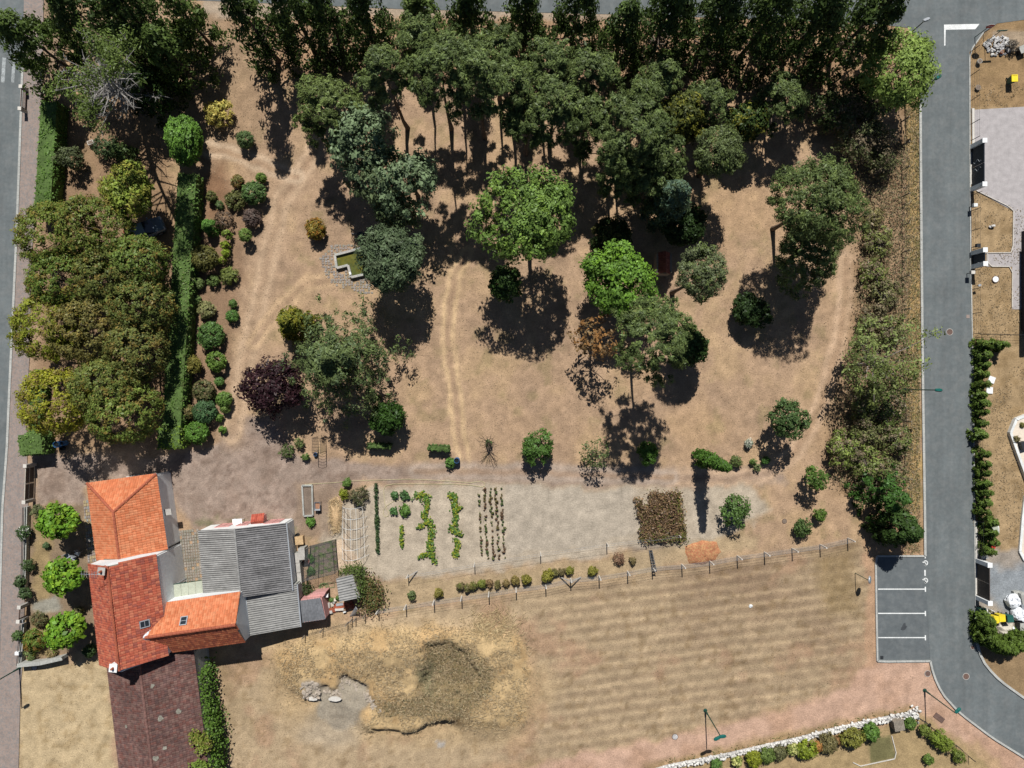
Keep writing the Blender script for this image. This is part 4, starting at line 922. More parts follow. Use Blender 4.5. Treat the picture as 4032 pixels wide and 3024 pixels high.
for (p, R, h, c, lab, kw) in [
    (z6(200, 1265), .85, 1.0, (.075, .10, .035), 'loose rose bush left of the metal garden arch, largest of three', {'dens': .5}),
    (z6(280, 1215), .6, 1.1, (.08, .105, .035), 'loose rose bush above the largest one by the metal arch', {'dens': .5}),
    (z6(322, 1300), .4, .9, (.075, .12, .03), 'small rose bush nearest the metal garden arch', {'dens': .7}),
    (q3(1255, 265), .52, 1.0, (.07, .14, .03), 'leafy plant growing beside the blue barrel', {'leaf': .22}),
    (q3(365, 440), .45, .8, (.08, .135, .03), 'small green bush at the top of the dry flower patch', {}),
    (q3(338, 535), .5, .9, (.15, .17, .02), 'yellow green bush beside the dry flower patch', {}),
    (q3(470, 560), 1.05, 1.2, (.115, .10, .055), 'dry brown flower patch above the white hoop frame', {'dens': .6, 'width': .25, 'leaf': .3, 'col2': (.085, .10, .04)}),
    (q3(50, 780), .52, .6, (.085, .17, .03), 'round bright green herb clump below the wheelbarrow', {}),
    (q3(775, 545), 36 * s3, .55, (.06, .12, .04), 'cabbage plant, upper left of four beside the squash', {'leaf': .22, 'width': .7}),
    (q3(857, 550), 42 * s3, .55, (.06, .12, .04), 'cabbage plant, upper right of four beside the squash', {'leaf': .22, 'width': .7}),
    (q3(770, 680), 33 * s3, .55, (.06, .13, .04), 'cabbage plant, lower left of four beside the squash', {'leaf': .22, 'width': .7}),
    (q3(866, 680), 50 * s3, .7, (.08, .15, .03), 'leafy potato plant, lower right of four beside the squash', {'leaf': .22, 'width': .7}),
    (q3(1345, 1340), 40 * s3, .9, (.11, .09, .045), 'brownish raspberry bush at the left end of the row along the fence', {'col2': (.12, .14, .03)}),
    (q3(1408, 1350), 36 * s3, .9, (.12, .10, .045), 'second bush from the left in the row along the wire fence', {'col2': (.12, .14, .03)}),
    (q3(1460, 1330), 36 * s3, .9, (.13, .115, .04), 'third bush from the left in the row along the wire fence', {'col2': (.12, .14, .03)}),
    (q3(1535, 1310), 38 * s3, 1.0, (.12, .135, .03), 'fourth and greener bush in the row along the wire fence', {}),
    (q3(1592, 1310), 36 * s3, .9, (.15, .10, .05), 'fifth and reddish bush in the row along the wire fence', {}),
    (q3(1665, 1318), 28 * s3, .8, (.12, .105, .04), 'small sixth bush in the row along the wire fence', {}),
    (q3(1738, 1310), 32 * s3, .8, (.15, .11, .045), 'seventh bush in the row along the wire fence', {}),
    (q3(1815, 1280), 38 * s3, 1.0, (.16, .125, .04), 'eighth yellowish bush in the row along the wire fence', {}),
    (q3(1915, 1272), 45 * s3, 1.1, (.16, .145, .03), 'yellow green bush ninth in the row along the wire fence', {}),
    (q3(2095, 1240), 52 * s3, 1.2, (.17, .16, .03), 'largest yellow green bush of the row along the wire fence', {}),
    (q3(2160, 1212), 32 * s3, .8, (.12, .11, .04), 'small bush right of the largest yellow green fence bush', {}),
    (q3(1165, 1390), 40 * s3, 1.0, (.16, .14, .035), 'yellowish bush standing alone left of the fence row', {}),
    (q3(920, 1410), 36 * s3, .9, (.085, .11, .04), 'dark small bush standing alone near the left fence posts', {}),
    (q4(425, 1210), 32 * s3, .8, (.11, .09, .04), 'small dull bush left of the braced fence post', {}),
    (q4(500, 1200), 34 * s3, 1.0, (.15, .15, .03), 'yellow bush just above the braced fence post', {}),
    (q4(695, 1200), 42 * s3, 1.0, (.16, .15, .03), 'last yellow bush right of the braced fence post', {}),
    (q4(925, 1100), 62 * s3, .8, (.16, .095, .06), 'reddish brown twiggy bush below the soil plot', {'dens': .5}),
    (q4(1045, 1110), 32 * s3, .7, (.14, .11, .05), 'small red green bush right of the twiggy one', {}),
    (q4(2045, 100), 38 * s3, .9, (.14, .17, .12), 'white plumed grass clump on the lawn', {'col2': (.55, .53, .45), 'mix2': .4, 'width': .2, 'leaf': .4}),
    (q4(1940, 255), 58 * s3, 1.1, (.075, .10, .03), 'rose bush with an orange bloom right of the slim cypress', {'dens': .6}),
    (q4(2080, 260), 30 * s3, .9, (.085, .14, .035), 'small light rose bush right of the slim cypress', {'dens': .6}),
    (q4(2120, 310), 32 * s3, .7, (.10, .13, .05), 'pale low plant at the edge of the curved drive', {'dens': .6}),
    (q4(2195, 250), 36 * s3, 1.0, (.05, .11, .025), 'small dark bush under the tree beside the curved track', {}),
  ]:
    form = kw.pop('form', 'dome'); nm = 'cabbage_plant' if 'cabbage' in lab else 'garden_shrub'
    bush(lab, p, R, h, c, form, name=nm, cat='plant' if 'plant' in lab else 'shrub', **kw)
hedge('dense clipped espalier hedge on wires left of the blue barrel', [g(*q3(1075, 130)), g(*q3(1255, 140))], .55, 1.2, (.075, .125, .035), 'espalier_hedge', leaf=.18)
hedge('espalier hedge on wires in the shade of the cedar', [g(*q3(560, 115)), g(*q3(760, 120))], .5, 1.2, (.055, .09, .025), 'espalier_hedge', leaf=.18)
# south garden shrubs, below the white stone wall
q8 = lambda x, y: (2550 + x * .5425, 2750 + y * .5425); s8 = .5425 / 38
for (x, y, r, h, c, lab, c2) in [
    (500, 480, 45, 1.0, (.07, .13, .03), 'small green shrub at the left end below the white stone wall', None),
    (652, 455, 42, 1.2, (.36, .36, .13), 'cream variegated shrub below the white wall, left one', (.2, .24, .06)),
    (770, 440, 62, 1.5, (.16, .18, .02), 'yellow green shrub right of the left cream one', None),
    (870, 412, 62, 1.3, (.085, .12, .03), 'mid green shrub between yellow and brown shrubs at the wall', None),
    (960, 390, 58, 1.2, (.10, .10, .045), 'dull brown green shrub left of the second cream shrub', None),
    (1055, 368, 44, 1.3, (.36, .36, .13), 'cream variegated shrub below the white wall, right one', (.2, .24, .06)),
    (1150, 372, 74, 1.7, (.14, .175, .02), 'large yellow green shrub right of the second cream shrub', None),
    (1228, 352, 42, 1.2, (.26, .13, .04), 'orange brown shrub beside the large yellow green one', None),
    (1312, 330, 80, 1.2, (.11, .095, .04), 'wide brown olive shrub in the middle of the wall bed', None),
    (1385, 300, 36, 1.0, (.18, .10, .04), 'small rusty shrub left of the olive dome', None),
    (1492, 285, 84, 1.9, (.14, .14, .03), 'olive yellow dome shrub, largest below the white wall', None),
    (1622, 242, 72, 1.7, (.07, .13, .025), 'green shrub right of the olive yellow dome', None),
    (1905, 180, 48, 1.1, (.07, .12, .025), 'green shrub right of the wooden compost box', None),
    (2010, 228, 46, 1.2, (.11, .14, .03), 'yellowish shrub by the dark garden fence', None),
    (2100, 290, 60, 1.5, (.12, .16, .025), 'upper yellow green shrub against the dark garden fence', None),
    (2165, 330, 60, 1.5, (.12, .155, .025), 'lower yellow green shrub against the dark garden fence', None),
    (2040, 440, 40, .9, (.09, .14, .03), 'lone green shrub on the dry south garden lawn', None),
    (2260, 420, 45, 1.1, (.11, .14, .03), 'shrub at the far lower end of the dark garden fence', None)]:
    bush(lab, q8(x, y), r * s8, h, c, 'dome', 'wall_shrub', 'shrubs below the white stone wall', col2=c2, mix2=.4, dens=.8)
# ivy and brambles by the garden sheds and barn
def creeper(label, pts, n, h0, h1, col, spread=.35, name='climbing_ivy', leaf=.2, col2=None):
    SEED[0] += 1; rng = np.random.default_rng(SEED[0]); P = []
    for i in range(n):
        k = rng.integers(0, len(pts) - 1); t = rng.random(); a, b = np.array(pts[k]), np.array(pts[k + 1]); q = a + (b - a) * t
        P.append((q[0] + rng.normal() * spread, q[1] + rng.normal() * spread, rng.uniform(h0, h1)))
    P = np.array(P); c = P.mean(0); c[2] = 0
    root = thing(name, label, 'plant', tuple(c))
    C = np.tile(np.array(col), (n, 1)) * rng.uniform(.65, 1.35, (n, 1))
    if col2 is not None: s = rng.random(n) < .3; C[s] = np.array(col2) * rng.uniform(.7, 1.3, (s.sum(), 1))
    u = udirs(rng, n); me = leaf_mesh('foliage', P - c, u * .6 + np.array([.3, .3, .8]), leaf * rng.uniform(.7, 1.3, n), leaf * .65, C, rng)
    o = bpy.data.objects.new('foliage', me); COL.objects.link(o); o.parent = root
    mb = MB()
    for k in range(len(pts) - 1): mb.tube([(pts[k][0], pts[k][1], .02), ((pts[k][0] + pts[k + 1][0]) / 2, (pts[k][1] + pts[k + 1][1]) / 2, h1 * .7), (pts[k + 1][0], pts[k + 1][1], h1 * .8)], [.05, .035, .02], 5)
    mb.build('stem', 'bark', root)
    return root
zc6 = zr(1100, 2050, .2712); z6p = zr(600, 2300, .4364)
creeper('ivy wrapped round the corner of the small corrugated shed', [zc6(880, 770, 2), zc6(1150, 720, 2), zc6(1180, 950, 1.6), zc6(1160, 1080, 1.4)], 900, .2, 2.2, (.085, .12, .03), .28)
creeper('bramble thicket right of the small corrugated shed', [zc6(1240, 900, .8), zc6(1350, 1000, .8), zc6(1300, 1120, .8), zc6(1420, 1150, .7), zc6(1230, 1230, .6)], 1700, .1, 1.3, (.10, .11, .035), .55, 'bramble_bush', col2=(.15, .09, .04))
creeper('vine climbing the side of the old barn and spilling onto its roof', [z6p(470, 740, 2.0), z6p(470, 950, 2.2), z6p(470, 1150, 2.6), z6p(500, 1300, 3.2), z6p(520, 1480, 3.2), z6p(530, 1640, 3.0), z6p(540, 1800, 3.0)], 2600, .3, 3.3, (.085, .155, .025), .38, 'climbing_vine', .26)
creeper('vine tongue spreading over the barn tiles', [z6p(360, 1370, 4.2), z6p(430, 1390, 4.0), z6p(500, 1420, 3.6), z6p(440, 1480, 3.9)], 650, 3.7, 4.5, (.15, .19, .03), .3, 'climbing_vine', .24, (.2, .17, .05))
creeper('second small vine patch at the lower edge of the barn roof', [z6p(380, 1650, 4.2), z6p(470, 1640, 3.9)], 300, 3.7, 4.5, (.13, .19, .03), .3, 'climbing_vine', .24)
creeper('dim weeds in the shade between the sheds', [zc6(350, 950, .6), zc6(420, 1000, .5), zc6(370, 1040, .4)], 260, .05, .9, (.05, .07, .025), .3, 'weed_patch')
# ------------------------------------------------------------------ thujas of the eastern plots
t3 = lambda x, y: (3740 + x * .3376, 1300 + y * .3376)
t4 = lambda x, y: (3740 + x * .3376, 1840 + y * .3376)
t5 = lambda x, y: (3740 + x * .3376, 2150 + y * .3376)
TJ = [t3(480, 165), t3(600, 180), t3(370, 165), t3(400, 290), t3(400, 405), t3(388, 515), t3(388, 630), t3(372, 750), t3(385, 855), t3(385, 950), t3(382, 1085), t3(355, 1220), t3(395, 1440), t3(400, 1560), t3(400, 1655),
      t4(400, 185), t4(420, 290), t4(415, 410), t4(390, 515), t4(465, 635), t4(455, 750), t4(500, 865), t4(440, 970)]
TJ = sorted(TJ, key=lambda p: (round(p[1] / 25), p[0]))
words_n = ['topmost', 'second', 'third', 'fourth', 'fifth', 'sixth', 'seventh', 'eighth', 'ninth', 'tenth', 'eleventh', 'twelfth', 'thirteenth', 'fourteenth', 'fifteenth', 'sixteenth', 'seventeenth', 'eighteenth', 'nineteenth', 'twentieth', 'twenty-first', 'twenty-second', 'lowest']
rngT = np.random.default_rng(55); tmesh = []
for i in range(4):
    tmesh.append(crown('crown', 'cone', rngT, .62, .05, 2.1, (.105, .165, .032), leaf=.24, width=.3, rc=.2, nclump=60, per=26, col2=(.10, .14, .025), droop=False)[0])
tstem = MB().tube([(0, 0, 0), (0, 0, 1.6)], [.05, .02], 6)
for i, p in enumerate(TJ):
    b = g(*p, 1.1); r = thing('thuja_shrub', f'{words_n[i]} young thuja from the top in the row along the right side of the road', 'thuja', (b[0], b[1], 0), 'young thujas in a row along the road')
    s = rngT.uniform(.85, 1.15); r.scale = (s, s, rngT.uniform(.85, 1.15)); r.rotation_euler = (0, 0, rngT.random() * 6)
    o = bpy.data.objects.new('crown', tmesh[i % 4]); COL.objects.link(o); o.parent = r
    st = bpy.data.objects.new('stem', bpy.data.meshes.get('thuja_stem') or tstem.build('stem_source', 'bark').data); COL.objects.link(st); st.parent = r
    if 'stem_source' in bpy.data.objects: bpy.data.objects['stem_source'].data.name = 'thuja_stem'; bpy.data.objects.remove(bpy.data.objects['stem_source'])
for i, (x, y, R, h) in enumerate([(420, 850, .95, 2.6), (430, 940, 1.0, 2.6), (430, 1040, 1.0, 2.6), (500, 1110, 1.0, 2.5), (590, 1165, 1.0, 2.5), (690, 1185, 1.0, 2.5), (785, 1150, 1.0, 2.5), (860, 1090, .95, 2.5)]):
    nm = ['first', 'second', 'third', 'fourth', 'fifth', 'sixth', 'seventh', 'eighth'][i]
    bush(f'{nm} bushy thuja of the curved hedge round the yellow bins, counted from the gate', t5(x, y), R, h, (.068, .105, .018), 'cone', 'hedge_thuja', 'bushy thujas of the curved hedge', 'thuja', leaf=.26, width=.3, rc=.3, zc=1.4)
# ------------------------------------------------------------------ vegetable rows
rngV = np.random.default_rng(77)
def ordn(n):
    o = ['', 'first', 'second', 'third', 'fourth', 'fifth', 'sixth', 'seventh', 'eighth', 'ninth', 'tenth', 'eleventh', 'twelfth', 'thirteenth', 'fourteenth', 'fifteenth', 'sixteenth', 'seventeenth', 'eighteenth', 'nineteenth']
    return o[n] if n < 20 else 'twentieth' if n == 20 else 'thirtieth' if n == 30 else ('twenty-' if n < 30 else 'thirty-') + o[n % 10]
bean = [crown('bean_plant', 'dome', rngV, .19, .02, .38, c, leaf=.15, width=.7, rc=.1, nclump=9, per=5)[0] for c in ((.10, .11, .035), (.085, .12, .04), (.15, .12, .045), (.16, .10, .06))]
for k, x0 in enumerate((1503, 1550, 1602, 1650, 1697)):
    nmr = ['first', 'second', 'third', 'fourth', 'fifth'][k]
    y = 488.0 + 6 * rngV.random(); q_ = 0
    while y < 1105:
        if rngV.random() > (.34 if k == 0 and y > 780 else .12):
            x = x0 + (y - 480) * .048 + rngV.normal() * 4; b = g(*q3(x, y))
            o = bpy.data.objects.new('bean_plant', bean[rngV.integers(0, 4)]); COL.objects.link(o); o.location = (b[0], b[1], -.01)
            s = rngV.uniform(.5, 1.0); o.scale = (s, s, s); o.rotation_euler = (0, 0, rngV.random() * 6)
            q_ += 1; tag(o, f'{ordn(q_)} bean plant from the top in the {nmr} of five thin rows', 'plant', f'bean plants of the {nmr} thin row')
        y += 26
leek = [crown('leek_plant', 'dome', rngV, .2, .02, .5, c, leaf=.22, width=.3, rc=.12, nclump=9, per=6)[0] for c in ((.05, .09, .04), (.06, .10, .035))]
y = 455; ql = 0
while y < 1045:
    b = g(*q3(617 + (y - 455) * .03, y)); o = bpy.data.objects.new('leek_plant', leek[rngV.integers(0, 2)]); COL.objects.link(o); o.location = (b[0], b[1], -.01)
    s = rngV.uniform(.75, 1.15); o.scale = (s, s, s); o.rotation_euler = (0, 0, rngV.random() * 6)
    ql += 1; tag(o, f'{ordn(ql)} dark green leek from the top of the straight row', 'plant', 'leeks in the single row'); y += 24
def vine(label, line, n, w, col, col2):
    SEED[0] += 1; rng = np.random.default_rng(SEED[0]); P = []
    L = [np.array(g(*q3(*p))) for p in line]
    for i in range(n):
        k = rng.integers(0, len(L) - 1); t = rng.random(); q = L[k] + (L[k + 1] - L[k]) * t
        P.append((q[0] + rng.normal() * w * .72, q[1] + rng.normal() * w * .72, rng.uniform(.06, .36)))
    P = np.array(P); c = np.array([P[:, 0].mean(), P[:, 1].mean(), 0]); root = thing('squash_plant', label, 'plant', tuple(c), 'squash plants in the kitchen garden')
    C = np.tile(np.array(col), (n, 1)) * rng.uniform(.7, 1.3, (n, 1)); s = rng.random(n) < .35; C[s] = np.array(col2) * rng.uniform(.8, 1.2, (s.sum(), 1))
    me = leaf_mesh('foliage', P - c, rng.normal(size=(n, 3)) * .35 + np.array([0, .1, 1]), .24 * rng.uniform(.6, 1.3, n), .2, C, rng)
    o = bpy.data.objects.new('foliage', me); COL.objects.link(o); o.parent = root
    MB().tube([(q[0], q[1], .05) for q in L], .025, 5).build('stem', 'dkgreen', root)
VG, VY = (.085, .16, .03), (.24, .26, .03)
vine('short yellow green squash plant alone below the cabbages', [(838, 800), (840, 860), (838, 930), (845, 995)], 130, .13, VG, VY)
vine('long squash plant of the middle row, upper half', [(960, 560), (1010, 530), (1060, 570), (1055, 650), (1030, 720), (1075, 770)], 330, .26, VG, VY)
vine('long squash plant of the middle row, side runner to the left', [(1070, 780), (1010, 810), (985, 820)], 70, .14, VG, VY)
vine('long squash plant of the middle row, lower half', [(1075, 780), (1110, 860), (1080, 940), (1085, 1020), (1120, 1120)], 330, .24, VG, VY)
vine('long squash plant of the middle row, lowest runner to the left', [(1110, 1060), (1040, 1055), (980, 1080)], 100, .15, VG, VY)
vine('squash plant of the right row, upper part', [(1265, 540), (1300, 570), (1290, 640), (1310, 700), (1295, 800)], 340, .23, (.08, .16, .028), VY)
vine('squash plant of the right row, arm reaching right', [(1300, 680), (1360, 645)], 60, .12, (.08, .16, .028), VY)
vine('squash plant of the right row, middle part', [(1265, 830), (1300, 850), (1350, 890)], 190, .22, (.07, .14, .035), VY)
vine('squash plant of the right row, lowest part', [(1300, 920), (1330, 980), (1300, 1040), (1330, 1080)], 160, .2, (.08, .16, .03), VY)
# withered bean plot: a dense mass of dry stems
def plot_mass():
    rng = np.random.default_rng(88); n = 7500
    c0 = [np.array(g(*q4(*p))) for p in ((1060, 520), (1440, 520), (1490, 930), (1110, 940))]
    u, v = rng.random(n), rng.random(n); gap_ = vnoise(u * 100, v * 100, 22, 3) > .22; u, v = u[gap_], v[gap_]; n = len(u)
    xy = ((1 - u) * (1 - v))[:, None] * c0[0] + (u * (1 - v))[:, None] * c0[1] + (u * v)[:, None] * c0[2] + ((1 - u) * v)[:, None] * c0[3]
    xy += rng.normal(size=(n, 2)) * .2
    hz = .45 + .5 * vnoise(xy[:, 0] * 38, xy[:, 1] * 38, 22, 4); z = hz * rng.random(n) ** .6 + .04
    C = np.tile(np.array((.19, .125, .075)), (n, 1)); s = rng.random(n) < (.16 + .45 * (v > .86) + .4 * (u > .9)); C[s] = (.125, .13, .035); s2 = rng.random(n) < .2; C[s2] = (.27, .17, .085)
    C *= rng.uniform(.65, 1.35, (n, 1))
    me = leaf_mesh('withered_bean_plot', np.concatenate([xy, z[:, None]], 1), rng.normal(size=(n, 3)) * .7 + np.array([0, 0, .6]), .24 * rng.uniform(.7, 1.4, n), .13, C, rng)
    o = bpy.data.objects.new('withered_bean_plot', me); COL.objects.link(o); o['kind'] = 'stuff'; tag(o, 'square plot of withered brown bean plants beside the bare soil', 'beans')
    del o['category']
plot_mass()
# dry grass: long straw on the mound, tufts over fields and lawns
def blades(name, n, area, seed, L, col, col2, upz, w=.05, wind=None, keep=None, z0=0.0, flow=False):
    rng = np.random.default_rng(seed); x0, y0, x1, y1 = area
    px = rng.uniform(x0, x1, n); py = rng.uniform(y0, y1, n)
    if keep is not None: k = keep(px, py, rng); px, py = px[k], py[k]
    n = len(px); x = (px - 2016) / PXM; y = (1512 - py) / PXM; z = relief(px, py)
    C = np.tile(np.array(col), (n, 1)); s = rng.random(n) < .4; C[s] = col2; C = C * rng.uniform(.7, 1.3, (n, 1))
    u = rng.normal(size=(n, 3)); u[:, 2] = np.abs(u[:, 2]) * upz + .25
    if flow:
        th = 6.283 * 1.3 * fbm(px, py, 170, 44, 3) + rng.normal(size=n) * .85; u = np.stack([np.cos(th), np.sin(th), .2 + .25 * rng.random(n)], 1)
    Ls = L * rng.uniform(.6, 1.4, n)
    ax = u.copy(); Nr = np.cross(ax, rng.normal(size=(n, 3)))
    Nr[:, 2] = np.abs(Nr[:, 2]) + .6
    me = leaf_mesh(name, np.stack([x, y, z + .02 + Ls * .22], 1), Nr, Ls, w, C, rng, 'dryleaf', axis=ax * 3)
    o = bpy.data.objects.new(name, me); COL.objects.link(o); o['kind'] = 'stuff'; return o
def in_poly(poly, noise=0):
    return lambda px, py, rng: poly_d(px, py, poly) < rng.normal(size=px.shape) * 12
blades('long_dry_grass', 34000, (1060, 2430, 2130, 2920), 5, .36, (.42, .33, .20), (.34, .255, .15), .4, .04, flow=True,
       keep=lambda px, py, rng: (poly_d(px, py, PLATEAU) < -6 + rng.normal(size=px.shape) * 34) & (fbm(px, py, 60, 7) > .36 + .15 * rng.random(px.shape)) & (poly_d(px, py, cr(1080, 2360, .4882, (420, 600), (760, 640), (800, 900), (300, 950), (200, 600))) > 0))
blades('long_straw', 3800, (1780, 2370, 2110, 2580), 6, .7, (.48, .375, .21), (.42, .315, .17), .35, .04, flow=True,
       keep=lambda px, py, rng: np.hypot((px - 1945) / 100, (py - 2455) / 62) < .45 + np.abs(rng.normal(size=px.shape)) * .42)
blades('dark_scrub', 6000, (1440, 2500, 1980, 2830), 8, .32, (.17, .15, .08), (.24, .18, .105), .8, .07,
       keep=in_poly(cr(1080, 2360, .4882, (1230, 330), (1400, 300), (1700, 460), (1800, 700), (1500, 900), (900, 900), (820, 830), (1180, 740))))
def lawn(px, py, rng):
    bad = (poly_d(px, py, fv((60, 985), (700, 985), (1680, 1008), (1700, 1050), (1530, 1190), (800, 1250), (380, 1420), (180, 1420), (60, 1430))) < 4) | (px < 170) | (px > 3600) | (py < 90)
    bad |= (poly_d(px, py, fv((180, 1000), (690, 1000), (690, 1380), (470, 1400), (470, 1700), (220, 1700))) < 6)
    bad |= poly_d(px, py, fv((1884, 1425), (2012, 1425), (2012, 1190), (1888, 1190))) < 0
    bad |= poly_d(px, py, fv((1884, 1425), (2230, 1700), (1340, 1690), (1200, 1640), (1500, 1582), (1700, 1534), (1830, 1490))) < 0
    return ~bad & (fbm(px, py, 60, 3) > .40)
blades('dry_lawn_tufts', 45000, (100, 60, 3640, 3040), 9, .10, (.36, .275, .185), (.29, .215, .14), .3, .05, keep=lawn)
blades('verge_grass', 6000, (3560, 330, 3622, 2180), 10, .35, (.30, .235, .14), (.13, .14, .055), .7, .05)
blades('thicket_litter', 9000, (3240, 500, 3580, 1990), 11, .22, (.19, .135, .085), (.14, .105, .065), .5, .10,
       keep=in_poly(fv((1800, 330), (1958, 300), (1966, 1090), (1850, 1090), (1790, 1040), (1800, 850), (1845, 700), (1850, 480))))
blades('dry_scrub', 15000, (3230, 560, 3560, 2000), 15, .2, (.20, .165, .09), (.13, .14, .06), 1.0, .09, keep=in_poly(fv((1835, 330), (1956, 300), (1962, 1085), (1855, 1085), (1800, 1030), (1815, 850), (1850, 700), (1862, 480))))
_m = bpy.data.objects['dry_scrub'].data; _c = np.empty(len(_m.vertices) * 3, np.float32); _m.vertices.foreach_get('co', _c); _c = _c.reshape(-1, 4, 3); _c[:, :, 2] += (np.random.default_rng(3).random((len(_c), 1)) ** 1.5) * .8; _m.vertices.foreach_set('co', _c.ravel())
blades('wall_foot_weeds', 2600, (2560, 2780, 3620, 3020), 12, .3, (.12, .13, .04), (.2, .15, .07), .7, .07,
       keep=lambda px, py, rng: np.abs(line_d(px, py, cr(2550, 2750, .5425, (150, 470), (600, 380), (1100, 268), (1600, 148), (1950, 76))) + rng.normal(size=px.shape) * 5) < 13)
blades('plot_grass', 9000, (3830, 330, 4060, 2950), 13, .16, (.29, .225, .14), (.22, .17, .105), .5, .06,
       keep=lambda px, py, rng: (py < 2500) & (poly_d(px, py, fv((2098, 230), (2230, 230), (2230, 445), (2195, 450), (2098, 400))) > 0) & (py > 0) & ~((py > 2130) & (py < 2520)) & (fbm(px, py, 50, 3) > .45))
# ------------------------------------------------------------------ buildings
def O(x, y, z=0.0): return Vector((x / PXM, -y / PXM, z))       # plan offset from the picture's nadir, survey pixels
rngB = np.random.default_rng(31)
def tile_geo(w, l, th=.03):
    # a clay tile with a raised roll on one side: local x across, y up the slope, z out of the roof
    prof = [(-.5, .2), (-.34, 1.0), (-.16, .25), (.04, .95), (.24, .25), (.5, .2)]
    v = []
    for yy, lift in ((-.56, .028), (.5, .0)):
        for x, z in prof: v.append((x * w, yy * l, z * .055 + lift))
    v += [(-.5 * w, -.56 * l, .0), (.5 * w, -.56 * l, .0)]
    n = len(prof)
    f = [(i, i + 1, n + i + 1, n + i) for i in range(n - 1)] + [tuple([2 * n, 2 * n + 1] + list(range(n - 1, -1, -1)))]
    return np.array(v), f
def tint_mesh(name, v, f, col, m):
    me = bpy.data.meshes.new(name); me.from_pydata(v.tolist(), [], f); at = me.color_attributes.new('Col', 'FLOAT_COLOR', 'POINT')
    at.data.foreach_set('color', np.tile(np.array([*col, 1.0], np.float32), len(v))); me.materials.append(M[m]); return me
def tiles_on(polys, w, l, palette, m, parent, budget, near=(0, 0)):
    """polys: list of (corner list with the eave edge first two, ...). The tiles nearest the camera axis become single parts, the rest one mesh."""
    v, f = tile_geo(w, l); items = []
    for poly in polys:
        A, Bv = poly[0], poly[1]; u = (Bv - A).normalized(); nrm = u.cross(poly[2] - A).normalized()
        if nrm.z < 0: nrm = -nrm
        vv = nrm.cross(u).normalized()
        if (poly[2] - A).dot(vv) < 0: vv = -vv
        p2 = [((p - A).dot(u), (p - A).dot(vv)) for p in poly]
        U0, U1 = min(p[0] for p in p2), max(p[0] for p in p2); V1 = max(p[1] for p in p2)
        uu, vg = np.meshgrid(np.arange(U0 + w / 2, U1, w), np.arange(l / 2, V1 + l * .3, l))
        uu = uu + (np.arange(uu.shape[0]) % 2)[:, None] * 0.0
        uu = uu.ravel(); vg = vg.ravel(); ins = poly_d(uu, vg, p2) < .02
        xa = u.cross(nrm); 
        for a, b in zip(uu[ins], vg[ins]):
            c = A + u * a + vv * b + nrm * .012
            R = Matrix((u, vv, nrm)).transposed() if u.cross(vv).dot(nrm) > 0 else Matrix((-u, vv, nrm)).transposed()
            items.append((c, R))
    items.sort(key=lambda t: (t[0].x - near[0]) ** 2 + (t[0].y - near[1]) ** 2)
    pal = [np.array(p) for p in palette]; K = len(pal)
    var = [tint_mesh('tile', v, f, p * k, m) for p in pal for k in (.94, 1.0, 1.06)]
    o0 = Vector(parent['_o'])
    for c, R in items[:budget]:
        o = bpy.data.objects.new('roof_tile', var[rngB.integers(0, len(var))]); COL.objects.link(o); o.parent = parent
        mw = R.to_4x4(); mw.translation = c - o0; o.matrix_local = mw
    rest = items[budget:]
    if rest:
        nv = len(v); V = np.empty((len(rest) * nv, 3)); C = np.empty((len(rest) * nv, 4)); FF = []
        for i, (c, R) in enumerate(rest):
            V[i * nv:(i + 1) * nv] = v @ np.array(R).T + np.array(c - o0); C[i * nv:(i + 1) * nv, :3] = pal[rngB.integers(0, K)] * rngB.uniform(.93, 1.07); FF += [tuple(k + i * nv for k in q) for q in f]
        C[:, 3] = 1; me = bpy.data.meshes.new('roof_tiles'); me.from_pydata(V.tolist(), [], FF); at = me.color_attributes.new('Col', 'FLOAT_COLOR', 'POINT'); at.data.foreach_set('color', C.astype(np.float32).ravel())
        me.materials.append(M[m]); o = bpy.data.objects.new('roof_tiles', me); COL.objects.link(o); o.parent = parent; o['kind'] = 'stuff'
def ridge_caps(parent, a, b, m='ridge', r=.13, step=.36):
    a, b = Vector(a), Vector(b); L = (b - a).length; n = max(1, int(L / step)); d = (b - a).normalized(); o0 = Vector(parent['_o'])
    for i in range(n):
        p = a + d * (L * i / n); q = a + d * (L * (i + 1) / n + .03)
        MB().tube([p + Vector((0, 0, .03)), q + Vector((0, 0, .0))], [r * 1.08, r], 8).build('ridge_tile', m, parent)
def under_roof(parent, polys, m, name='roof_deck', th=.08):
    mb = MB()
    for poly in polys:
        n = len(poly); mb.add([p for p in poly] + [p - Vector((0, 0, th)) for p in poly], [tuple(range(n)), tuple(range(2 * n - 1, n - 1, -1))] + [(i, n + i, n + (i + 1) % n, (i + 1) % n) for i in range(n)])
    return mb.build(name, m, parent)
def inset(corners, d):
    c = sum((Vector((p.x, p.y, 0)) for p in corners), Vector()) / len(corners)
    return [Vector((p.x, p.y, 0)) + (c - Vector((p.x, p.y, 0))).normalized() * d * 1.41 for p in corners]
def walls(parent, cs, h, m='white', gables=()):
    """each wall its own part; gables: indices of sides that rise to a point (i, apex)"""
    gd = dict(gables); n = len(cs)
    for i in range(n):
        a, b = cs[i], cs[(i + 1) % n]; d = (b - a).normalized(); nn = Vector((d.y, -d.x, 0)) * .12
        prof = [a, b]; top = [Vector((b.x, b.y, h)), Vector((a.x, a.y, h))]
        if i in gd: ap = gd[i]; top = [top[0], Vector((ap.x, ap.y, ap.z)), top[1]]
        ring = prof + top; k = len(ring)
        mb = MB().add([p - nn for p in ring] + [p + nn for p in ring], [tuple(range(k)), tuple(range(2 * k - 1, k - 1, -1))] + [(j, k + j, k + (j + 1) % k, (j + 1) % k) for j in range(k)])
        mb.build('wall', m, parent)
